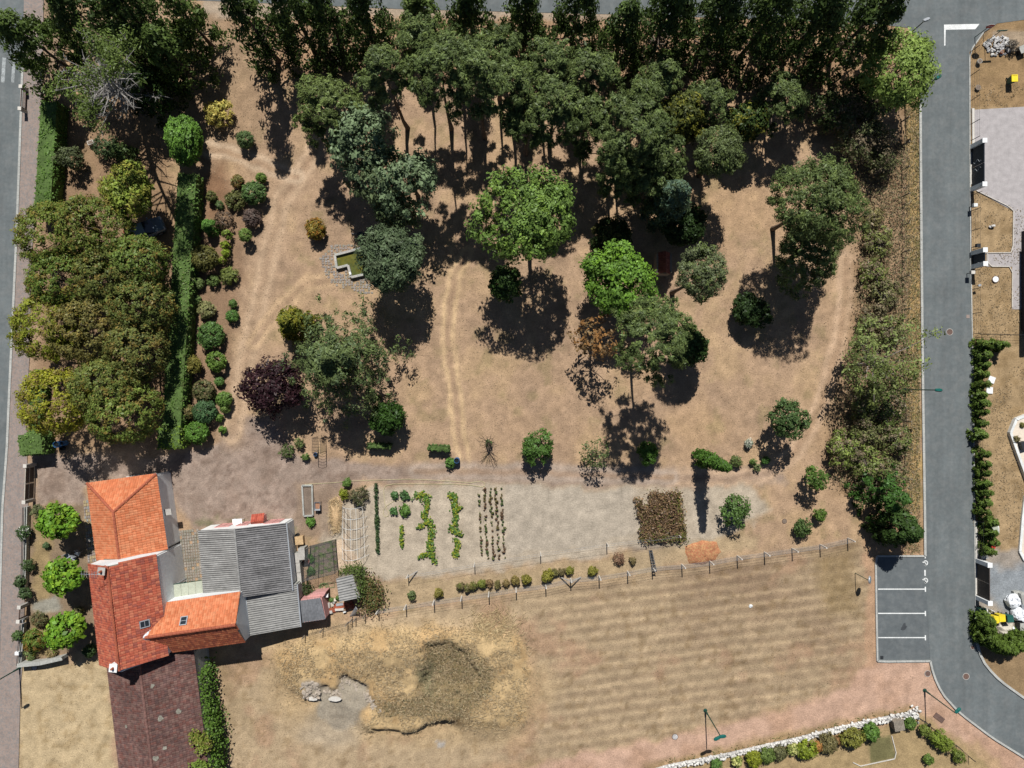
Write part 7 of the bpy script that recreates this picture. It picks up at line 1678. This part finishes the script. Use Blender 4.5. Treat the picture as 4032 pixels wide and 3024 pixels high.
# ------------------------------------------------------------------ garden pond and terrace stones
zp = zr(1240, 880, .226)
water = [zp(360, 560), zp(760, 455), zp(1000, 400), zp(1060, 640), zp(1080, 830), zp(860, 895), zp(645, 945), zp(590, 735), zp(395, 785)]
pd = thing('garden_pond', 'L-shaped walled garden pond with yellow green algae water', 'pond', (*zp(720, 700), 0))
MB().prism(water, .0, .12).build('water_surface', 'algae', pd)
for a, b in zip(water, water[1:] + water[:1]):
    A_, B_ = Vector((*a, 0)), Vector((*b, 0)); d = (B_ - A_).normalized(); L = (B_ - A_).length; n = max(1, round(L / .62))
    for k in range(n): p0, p1 = A_ + d * (L * k / n), A_ + d * (L * (k + 1) / n - .012); MB().beam(p0 + Vector((0, 0, .2)), p1 + Vector((0, 0, .2)), .24, .42 + .004 * (k % 2)).build('rim_stone', 'conc' if k % 3 else 'greyw', pd)
tr = thing('pond_step', 'pale stone block on the rim of the garden pond', 'block', (*zp(632, 890), .41)); MB().box((*zp(632, 880), .46), (.2, .3, .1), .3).build('block', 'paint', tr)
TP = bpy.data.objects.new('stone_paving', None); COL.objects.link(TP); TP['kind'] = 'structure'; TP['_o'] = (0., 0., 0.)
apron = [zp(*p) for p in ((90, 600), (200, 480), (300, 350), (760, 350), (1000, 250), (1100, 400), (1100, 860), (900, 900), (1030, 1240), (900, 1250), (560, 1140), (300, 1060), (200, 940), (150, 830))]
xs_, ys_ = [p[0] for p in apron], [p[1] for p in apron]; cnt = 0; hole = water
for gx_ in np.arange(min(xs_), max(xs_), .30):
    for gy_ in np.arange(min(ys_), max(ys_), .27):
        x, y = gx_ + rngR.normal() * .03, gy_ + rngR.normal() * .03
        if poly_d(np.array([x]), np.array([y]), apron)[0] > -.03 or poly_d(np.array([x]), np.array([y]), hole)[0] < .26 or cnt >= 295 or rngR.random() < .14: continue
        k = rngR.integers(5, 8); a0 = rngR.random() * 6
        pts = [(x + .16 * rngR.uniform(.75, 1.05) * math.cos(a0 + i * 6.283 / k), y + .15 * rngR.uniform(.75, 1.05) * math.sin(a0 + i * 6.283 / k)) for i in range(k)]
        MB().prism(pts, -.03, rngR.uniform(.015, .045)).build('paving_stone', ['flag', 'flag', 'slab', 'slab'][rngR.integers(0, 4)], TP); cnt += 1
b = zp(825, 215); r = thing('stone_grill', 'dark metal garden grill on the lawn above the pond', 'grill', (b[0], b[1], 0)); MB().lathe((b[0], b[1], .0), [(.15, .35), (.3, .5), (.34, .72), (.28, .74)], 12, 1.2, .8).build('bowl', 'dark', r)
for k in range(3): a = k * 2.09; MB().tube([(b[0] + .3 * math.cos(a), b[1] + .3 * math.sin(a), 0), (b[0] + .12 * math.cos(a), b[1] + .12 * math.sin(a), .45)], .025, 5).build('leg', 'dark', r)
a0, a1 = zp(640, 178), zp(735, 185); one(MB().tube([(*a0, .1), (*a1, .12)], .09, 8), 'log', 'greybark', 'pale grey log lying beside the dark garden grill', 'log')
b = zp(1680, 340, .5); r = thing('white_bench', 'white slatted garden bench half hidden under the blue green cedar', 'bench', (b[0], b[1], 0))
for k in range(5): MB().box((b[0], b[1] - .2 + .1 * k, .44), (1.3, .07, .03), -.1).build('seat_slat', 'white', r)
for k in range(6): MB().box((b[0] - .55 + .22 * k, b[1] + .3, .72), (.09, .03, .5), -.1).build('back_slat', 'white', r)
for sx in (-1, 1): MB().box((b[0] + sx * .58, b[1], .21), (.06, .5, .42)).build('leg', 'white', r)
# red tiled hut; tree shade is put into its darker tile colours
b = g(2634, 1035, 2.0); r = thing('tiled_hut', 'small garden hut with red tiled roof in deep shade beside the lawn pine', 'hut', (b[0] - .8, b[1], 0))
cx, cy = b[0] - .45, b[1]; lft, rgt = cx - .55, cx + .55
A_, B_, C_, D_ = Vector((rgt, cy - 1.1, 1.8)), Vector((rgt, cy + 1.1, 1.8)), Vector((cx, cy + 1.1, 2.6)), Vector((cx, cy - 1.1, 2.6)); E_, F_ = Vector((lft, cy + 1.1, 1.8)), Vector((lft, cy - 1.1, 1.8))
under_roof(r, [[A_, B_, C_, D_], [E_, F_, D_, C_]], 'wood'); tiles_on([[A_, B_, C_, D_], [E_, F_, D_, C_]], .24, .34, [sr(150, 96, 84), sr(138, 84, 74)], 'tile', r, 160)
walls(r, [Vector((cx - .65, cy + .95, 0)), Vector((cx + .65, cy + .95, 0)), Vector((cx + .65, cy - .95, 0)), Vector((cx - .65, cy - .95, 0))], 1.85, 'wood')
# ------------------------------------------------------------------ kitchen garden furniture
r = thing('hoop_frame', 'pale metal hoop tunnel frame without cover beside the leeks', 'frame', (*g(*q3(425, 870)), 0))
hx = [(325, 640, 530, 640), (322, 730, 540, 730), (318, 815, 545, 815), (316, 905, 548, 895), (316, 1000, 552, 980), (320, 1090, 556, 1060)]
arcs = []
for (xa, ya, xb, yb) in hx:
    p0, p1 = np.array(g(*q3(xa, ya))), np.array(g(*q3(xb, yb))); pts = []
    for t in np.linspace(0, 1, 11): q = p0 + (p1 - p0) * t; pts.append((q[0], q[1], 1.9 * math.sin(math.pi * t) ** .8))
    arcs.append(pts); MB().tube(pts, .02, 6).build('hoop', 'paint', r)
for k in range(1, 10, 1): MB().tube([a[k] for a in arcs], .014, 5).build('runner', 'paint' if k % 2 else 'iron', r)
# raised bed with concrete frame and wheelbarrow
zb2 = zr(600, 1850, .405); rb = thing('raised_bed', 'narrow raised bed with concrete frame beside the wheelbarrow', 'planter', (*zb2(1515, 300), 0))
q = [zb2(1462, 150), zb2(1558, 148), zb2(1566, 440), zb2(1478, 445)]
for a, b in zip(q, q[1:] + q[:1]): MB().beam(Vector((*a, .14)), Vector((*b, .14)), .16, .3).build('frame_side', 'greyw', rb)
MB().prism(q, -.02, .12).build('soil', 'soil', rb)
def barrow():
    b = zb2(1603, 352, .5); r = thing('wheelbarrow', 'grey metal wheelbarrow standing beside the raised bed', 'wheelbarrow', (b[0], b[1], 0)); o0 = Vector((b[0], b[1], 0))
    lo = [(-.22, -.32), (.22, -.32), (.24, .25), (-.24, .25)]; hi = [(-.31, -.46), (.31, -.46), (.3, .42), (-.3, .42)]
    outer = [o0 + Vector((x, y, .3)) for x, y in lo] + [o0 + Vector((x, y, .56)) for x, y in hi]; inner = [o0 + Vector((x * .92, y * .94, .33)) for x, y in lo] + [o0 + Vector((x * .94, y * .96, .56)) for x, y in hi]
    MB().add(outer + inner, [(3, 2, 1, 0), (0, 1, 5, 4), (1, 2, 6, 5), (2, 3, 7, 6), (3, 0, 4, 7), (8, 9, 10, 11), (8, 12, 13, 9), (9, 13, 14, 10), (10, 14, 15, 11), (11, 15, 12, 8), (4, 5, 13, 12), (5, 6, 14, 13), (6, 7, 15, 14), (7, 4, 12, 15)]).build('tray', 'zinc', r)
    MB().prism([(b[0] + x * .9, b[1] + y * .9) for x, y in lo], .335, .40).build('load', mat('rust_load', (.33, .17, .10), .95, 8, .3, .01), r)
    for s in (-1, 1): MB().tube([o0 + Vector((s * .08, -.62, .2)), o0 + Vector((s * .25, .2, .3)), o0 + Vector((s * .28, .85, .55))], .02, 6).build('handle', 'iron', r); MB().tube([o0 + Vector((s * .24, .3, .32)), o0 + Vector((s * .26, .36, 0))], .018, 5).build('leg', 'iron', r)
    MB().tube([o0 + Vector((-.05, -.62, .19)), o0 + Vector((.05, -.62, .19))], .19, 14).build('wheel', 'dark', r)
barrow()
hl = [(0, 455), (250, 440), (420, 425), (550, 420), (700, 416), (900, 409), (1100, 418), (1300, 430), (1430, 442), (1490, 432), (1530, 428), (1556, 445), (1554, 468), (1530, 477), (1440, 462), (1300, 452), (1100, 453), (900, 450), (760, 452), (700, 465), (682, 500), (686, 560), (690, 610), (705, 660), (728, 700), (722, 728), (695, 735), (678, 712), (680, 680), (700, 645), (760, 605), (810, 593), (860, 612)]
one(MB().tube([(*g(*q3(*p)), .03) for p in hl], .022, 5), 'garden_hose', 'hose', 'pale yellow garden hose looped across the top of the kitchen garden', 'hose')
ho2 = [(0, 0), (.6, .15), (1.0, .5), (.9, 1.1), (.3, 1.4), (-.4, 1.2), (-.7, .6)]
cp = zq(640, 960, 0); pts = []
for t in np.linspace(0, 1, 60): a = t * 6.283 * 4.5; rr = .3 + .14 * math.sin(t * 9); pts.append((cp.x + rr * 1.15 * math.cos(a) + .12 * t, cp.y + rr * math.sin(a), .03 + .08 * t))
pts += [(*zq(700, 900, 0).to_2d(), .03), (*zq(800, 905, 0).to_2d(), .03), (*zq(800, 965, 0).to_2d(), .03), (*zq(720, 975, 0).to_2d(), .03)]
one(MB().tube(pts, .025, 5), 'coiled_hose', mat('green_hose', (.14, .22, .09), .6, 6, .4), 'coiled green and yellow hose on the ground by the hen run', 'hose')
# metal arch
b0 = g(*q3(148, 105)); r = thing('garden_arch', 'dark metal lattice arch standing in the rose corner', 'arch', (b0[0], b0[1], 0))
for sx in (-.42, .42):
    for sy in (-.75, .75): MB().tube([(b0[0] + sx, b0[1] + sy, 0), (b0[0] + sx, b0[1] + sy, 2.1)], .025, 5).build('upright', 'dark', r)
    for k in range(6): MB().tube([(b0[0] + sx, b0[1] - .75, .3 + .36 * k), (b0[0] + sx, b0[1] + .75, .3 + .36 * k)], .016, 4).build('rung', 'dark', r)
for k in range(6): y = b0[1] - .75 + .3 * k; MB().tube([(b0[0] - .42, y, 2.1), (b0[0], y, 2.3), (b0[0] + .42, y, 2.1)], .016, 4).build('rung', 'dark', r)
for sx in (-.42, .42): MB().tube([(b0[0] + sx, b0[1] - .75, 2.1), (b0[0] + sx, b0[1] + .75, 2.1)], .022, 5).build('top_rail', 'dark', r)
# hen run
hr = [zq(385, 415, 1.6), zq(765, 318, 1.6), zq(805, 770, 1.6), zq(330, 890, 1.6)]; gr_ = [Vector((p.x, p.y, 0)) for p in hr]
r = thing('hen_run', 'hen run covered with grey netting beside the courtyard shed', 'hen run', ctr(hr))
for p in hr: MB().tube([(p.x, p.y, 0), (p.x, p.y, 1.6)], .04, 6).build('post', 'wood', r)
for a, b in zip(hr, hr[1:] + hr[:1]): MB().tube([a, b], .025, 5).build('top_rail', 'dark', r)
for (a, b) in (((hr[0] + hr[1]) / 2, (hr[3] + hr[2]) / 2), ((hr[0] + hr[3]) / 2, (hr[1] + hr[2]) / 2), (hr[0] * .65 + hr[1] * .35, hr[3] * .65 + hr[2] * .35)): MB().tube([a, b], .022, 5).build('cross_bar', 'dark', r)
mb = MB(); n = 34
for i in range(1, n):
    t = i / n; mb.tube([hr[0] + (hr[1] - hr[0]) * t, hr[3] + (hr[2] - hr[3]) * t], .006, 3, False); mb.tube([hr[0] + (hr[3] - hr[0]) * t, hr[1] + (hr[2] - hr[1]) * t], .006, 3, False)
for a, b in zip(hr, hr[1:] + hr[:1]):
    for i in range(1, 22): t = i / 22; p = a + (b - a) * t; mb.tube([p, Vector((p.x, p.y, 0))], .006, 3, False)
    for i in range(1, 9): z = i / 9 * 1.6; mb.tube([Vector((a.x, a.y, z)), Vector((b.x, b.y, z))], .006, 3, False)
nt_ = mb.build('netting', 'net', r)
sheet('hen_run_floor', [tuple(p.to_2d()) for p in (gr_[0], gr_[1], gr_[2], gr_[3])], .006, mat('hen_run_soil', (.16, .125, .10), 1, 5, .3, .02, col2=(.085, .12, .035)))
bush('grass strip inside the hen run along its left side', (1100 + 455 * .2712, 2050 + 545 * .2712), .42, .35, (.06, .13, .025), 'dome', 'grass_clump', cat='grass', leaf=.22, width=.2)
bush('green weeds in the lower left of the hen run', (1100 + 470 * .2712, 2050 + 735 * .2712), .42, .35, (.065, .13, .03), 'dome', 'grass_clump', cat='grass', leaf=.22, width=.2)
b = zq(385, 590, .4); r = thing('clay_ring', 'broken pink clay pipe ring inside the hen run', 'pipe', (b.x, b.y, 0)); MB().tube([(b.x + .34 * math.cos(t), b.y + .34 * math.sin(t), .3) for t in np.linspace(-1.9, 1.3, 14)], .05, 6).build('rim', 'pinkwall', r); MB().lathe((b.x, b.y, 0), [(.3, .02), (.3, .28)], 14).build('barrel_wall', 'ridge', r)
crate('wooden_chest', 'pale slatted wooden chest against the east wall of the courtyard shed', 'chest', (1100 + 285 * .2712, 2050 + 290 * .2712), .7, (.78, .8, .65), .1, 'straw', ml='straw')
b = zq(250, 218, .5); barrel('black round bucket above the wooden chest', (1100 + 250 * .2712, 2050 + 218 * .2712), .2, .5, 'dark', name='bucket')['group'] if False else barrel('black round bucket above the wooden chest', (1100 + 250 * .2712, 2050 + 218 * .2712), .2, .5, 'dark', name='bucket')
# rubble by the small sheds
r = thing('tile_stack', 'piles of red roof tiles and blocks between the two small sheds', 'rubble', (*zq(800, 1270, 0).to_2d(), 0))
for i in range(90):
    u, v = rngR.random(), rngR.random(); p = zq(680 + u * 400, 1340 - u * 70 - v * 90, .2); rz = -.15 + rngR.normal() * .2
    MB().box((p.x, p.y, .06 + .2 * rngR.random()), (.32, .22, .035), rz, Matrix.Rotation(rngR.normal() * .2, 3, 'X')).build('stacked_tile', ['ridge', mat('loose_tile', (.40, .13, .07), .85, 6, .25, .004)][0] if i % 2 else 'ridge', r)
for (x, y, w, d, m, rz) in ((875, 1220, .75, .22, 'zinc', .15), (870, 1292, .9, .24, 'paleconc', .06), (710, 1235, .3, .5, 'conc', 0), (765, 1220, .3, .4, 'tarp', .2), (800, 1155, .4, .25, 'cream', .1), (785, 1190, .25, .25, 'conc', .3), (690, 1310, .3, .5, 'ridge', 0), (740, 1330, .4, .3, 'conc', .2), (945, 1330, .3, .12, 'paint', .3)):
    p = zq(x, y, .3); MB().box((p.x, p.y, .16), (w, d, .3), rz).build('block', m, r)
r = thing('pipe_bundle', 'bundle of pale metal pipes leaning by the brambles', 'pipes', (*zq(1080, 1340, 0).to_2d(), 0))
for k in range(5): a, b = zq(1020 + 18 * k, 1395 - 3 * k, .2), zq(1100 + 8 * k, 1265 + 4 * k, 1.3); MB().tube([Vector((a.x, a.y, .05)), Vector((b.x, b.y, 1.0 + .1 * k))], .035, 6).build('pipe', 'zinc', r)
bush('small green weed clump between the two small sheds', (1100 + 755 * .2712, 2050 + 1145 * .2712), .2, .5, (.07, .13, .03), 'dome', 'weed_plant', cat='plant')
bush('second green weed clump beside the hen house', (1100 + 850 * .2712, 2050 + 1120 * .2712), .22, .5, (.08, .14, .035), 'dome', 'weed_plant', cat='plant')
# heaps
def heap(name, label, pts, h, m, seed, cat='heap'):
    rng = np.random.default_rng(seed); c = np.mean(np.array(pts), axis=0); rings = [(1, 0), (.86, .45), (.6, .8), (.3, .98)]; n = len(pts) * 4; vs = []; fs = []
    P = [np.array(p) for p in pts]; out = []
    for i in range(len(P)):
        for k in range(4): out.append(P[i] + (P[(i + 1) % len(P)] - P[i]) * k / 4)
    for s, z in rings:
        for q in out: q2 = c + (q - c) * s * (1 + rng.normal() * .03); vs.append((q2[0], q2[1], -.02 + h * z * (1 + rng.normal() * .12)))
    fs = [(i * n + k, i * n + (k + 1) % n, (i + 1) * n + (k + 1) % n, (i + 1) * n + k) for i in range(3) for k in range(n)] + [tuple(range(3 * n, 4 * n))]
    return one(MB().add(vs, fs), name, m, label, cat, None, True)
heap('needle_heap', 'flat orange heap of dry pine needles beside the wire fence', [g(*q4(*p)) for p in ((1490, 990), (1640, 940), (1770, 950), (1805, 1040), (1760, 1110), (1640, 1150), (1530, 1140), (1510, 1060))], .35, mat('pine_needles', (.36, .15, .075), 1, 14, .35, .04, col2=(.42, .24, .11), detail=8), 5)
heap('straw_heap', 'long heap of pale straw beside the hoop frame', [g(*q3(*p)) for p in ((215, 590), (280, 560), (325, 620), (320, 740), (300, 860), (250, 880), (215, 760))], .5, 'straw', 6)
blades('loose_straw', 3200, (1280, 1940, 1365, 2115), 21, .4, (.50, .38, .22), (.42, .30, .17), .4, .03, keep=lambda px, py, rng: poly_d(px, py, [q3(*p) for p in ((215, 590), (280, 560), (325, 620), (320, 740), (300, 860), (250, 880), (215, 760))]) < rng.normal(size=px.shape) * 5)
bpy.data.objects['loose_straw'].location.z = .28
p0, p1 = g(*q4(1195, 1020)), g(*q4(1225, 1195)); r = thing('leaning_board', 'narrow dark metal hurdle leaning on the wire fence beside the needle heap', 'hurdle', (*p1, 0))
for s in (-.14, .14): MB().beam(Vector((p0[0] + s, p0[1], .04)), Vector((p1[0] + s, p1[1], .85)), .07, .05).build('side_bar', 'dark', r)
for k in range(9): t = (k + .5) / 9; a = Vector((*p0, .04)) * (1 - t) + Vector((*p1, .85)) * t; MB().box(a, (.28, .16, .03), .1).build('slat', 'dark', r)
one(MB().add([(g(2955, 2386)[0] + x, g(2955, 2386)[1] + y, z) for x, y, z in ((-.2, -.05, .03), (-.05, -.22, .05), (.2, -.1, .03), (.22, .1, .08), (.02, .2, .04), (-.15, .15, .07), (0, 0, .13))], [(0, 1, 6), (1, 2, 6), (2, 3, 6), (3, 4, 6), (4, 5, 6), (5, 0, 6)]), 'paper_litter', 'paint', 'scrap of white paper on the mown field', 'litter')
disc('round_plate', g(3089, 2052), .26, .02, 'soil', 'dark round iron plate in the grass near the small round shrub', 'cover')  # dark soil-coloured disc set in an iron frame
# clods and broken slabs on the clay bank
cb = [g(1080 + x * .4882, 2360 + y * .4882) for x, y in ((505, 785), (320, 790))]
ck = thing('clay_bank', 'broken grey clay clods along the cut edge of the mound', 'clods', (*g(1300, 2730), 0))
for i in range(130):
    if i < 80: k = rngR.integers(0, len(STEEP[0]) - 1); t = rngR.random(); q = np.array(STEEP[0][k]) * (1 - t) + np.array(STEEP[0][k + 1]) * t + np.array([rngR.normal() * 9, 10 + abs(rngR.normal()) * 18])
    else: q = np.array([1200 + rngR.random() * 60, 2670 + rngR.random() * 70])
    w = g(*q); rock(RC, Vector((w[0], w[1], gz(*w) + .04)), rngR.uniform(.08, .3), ck, 'clod', (1.3, 1, .7))
for x, y, s, lab in ((505, 778, .55, 'larger'), (320, 782, .5, 'smaller')):
    w = g(1080 + x * .4882, 2360 + y * .4882); o = thing('broken_slab', f'{lab} broken concrete slab overhanging the clay pit of the mound', 'slab', (*w, gz(*w))); q = [(w[0] + s * 1.3 * math.cos(a) * rngR.uniform(.7, 1), w[1] + s * .55 * math.sin(a) * rngR.uniform(.7, 1)) for a in np.linspace(0, 6.28, 9, False)]
    MB().prism(q, gz(*w) + .3, gz(*w) + .45).build('slab_body', 'paleconc', o); MB().prism([(w[0] + (x_ - w[0]) * .6, w[1] + .12 + (y_ - w[1]) * .5) for x_, y_ in q], gz(*w) - .1, gz(*w) + .298).build('support', 'clod', o)
for _o in bpy.data.objects:
    if '_o' in _o: del _o['_o']
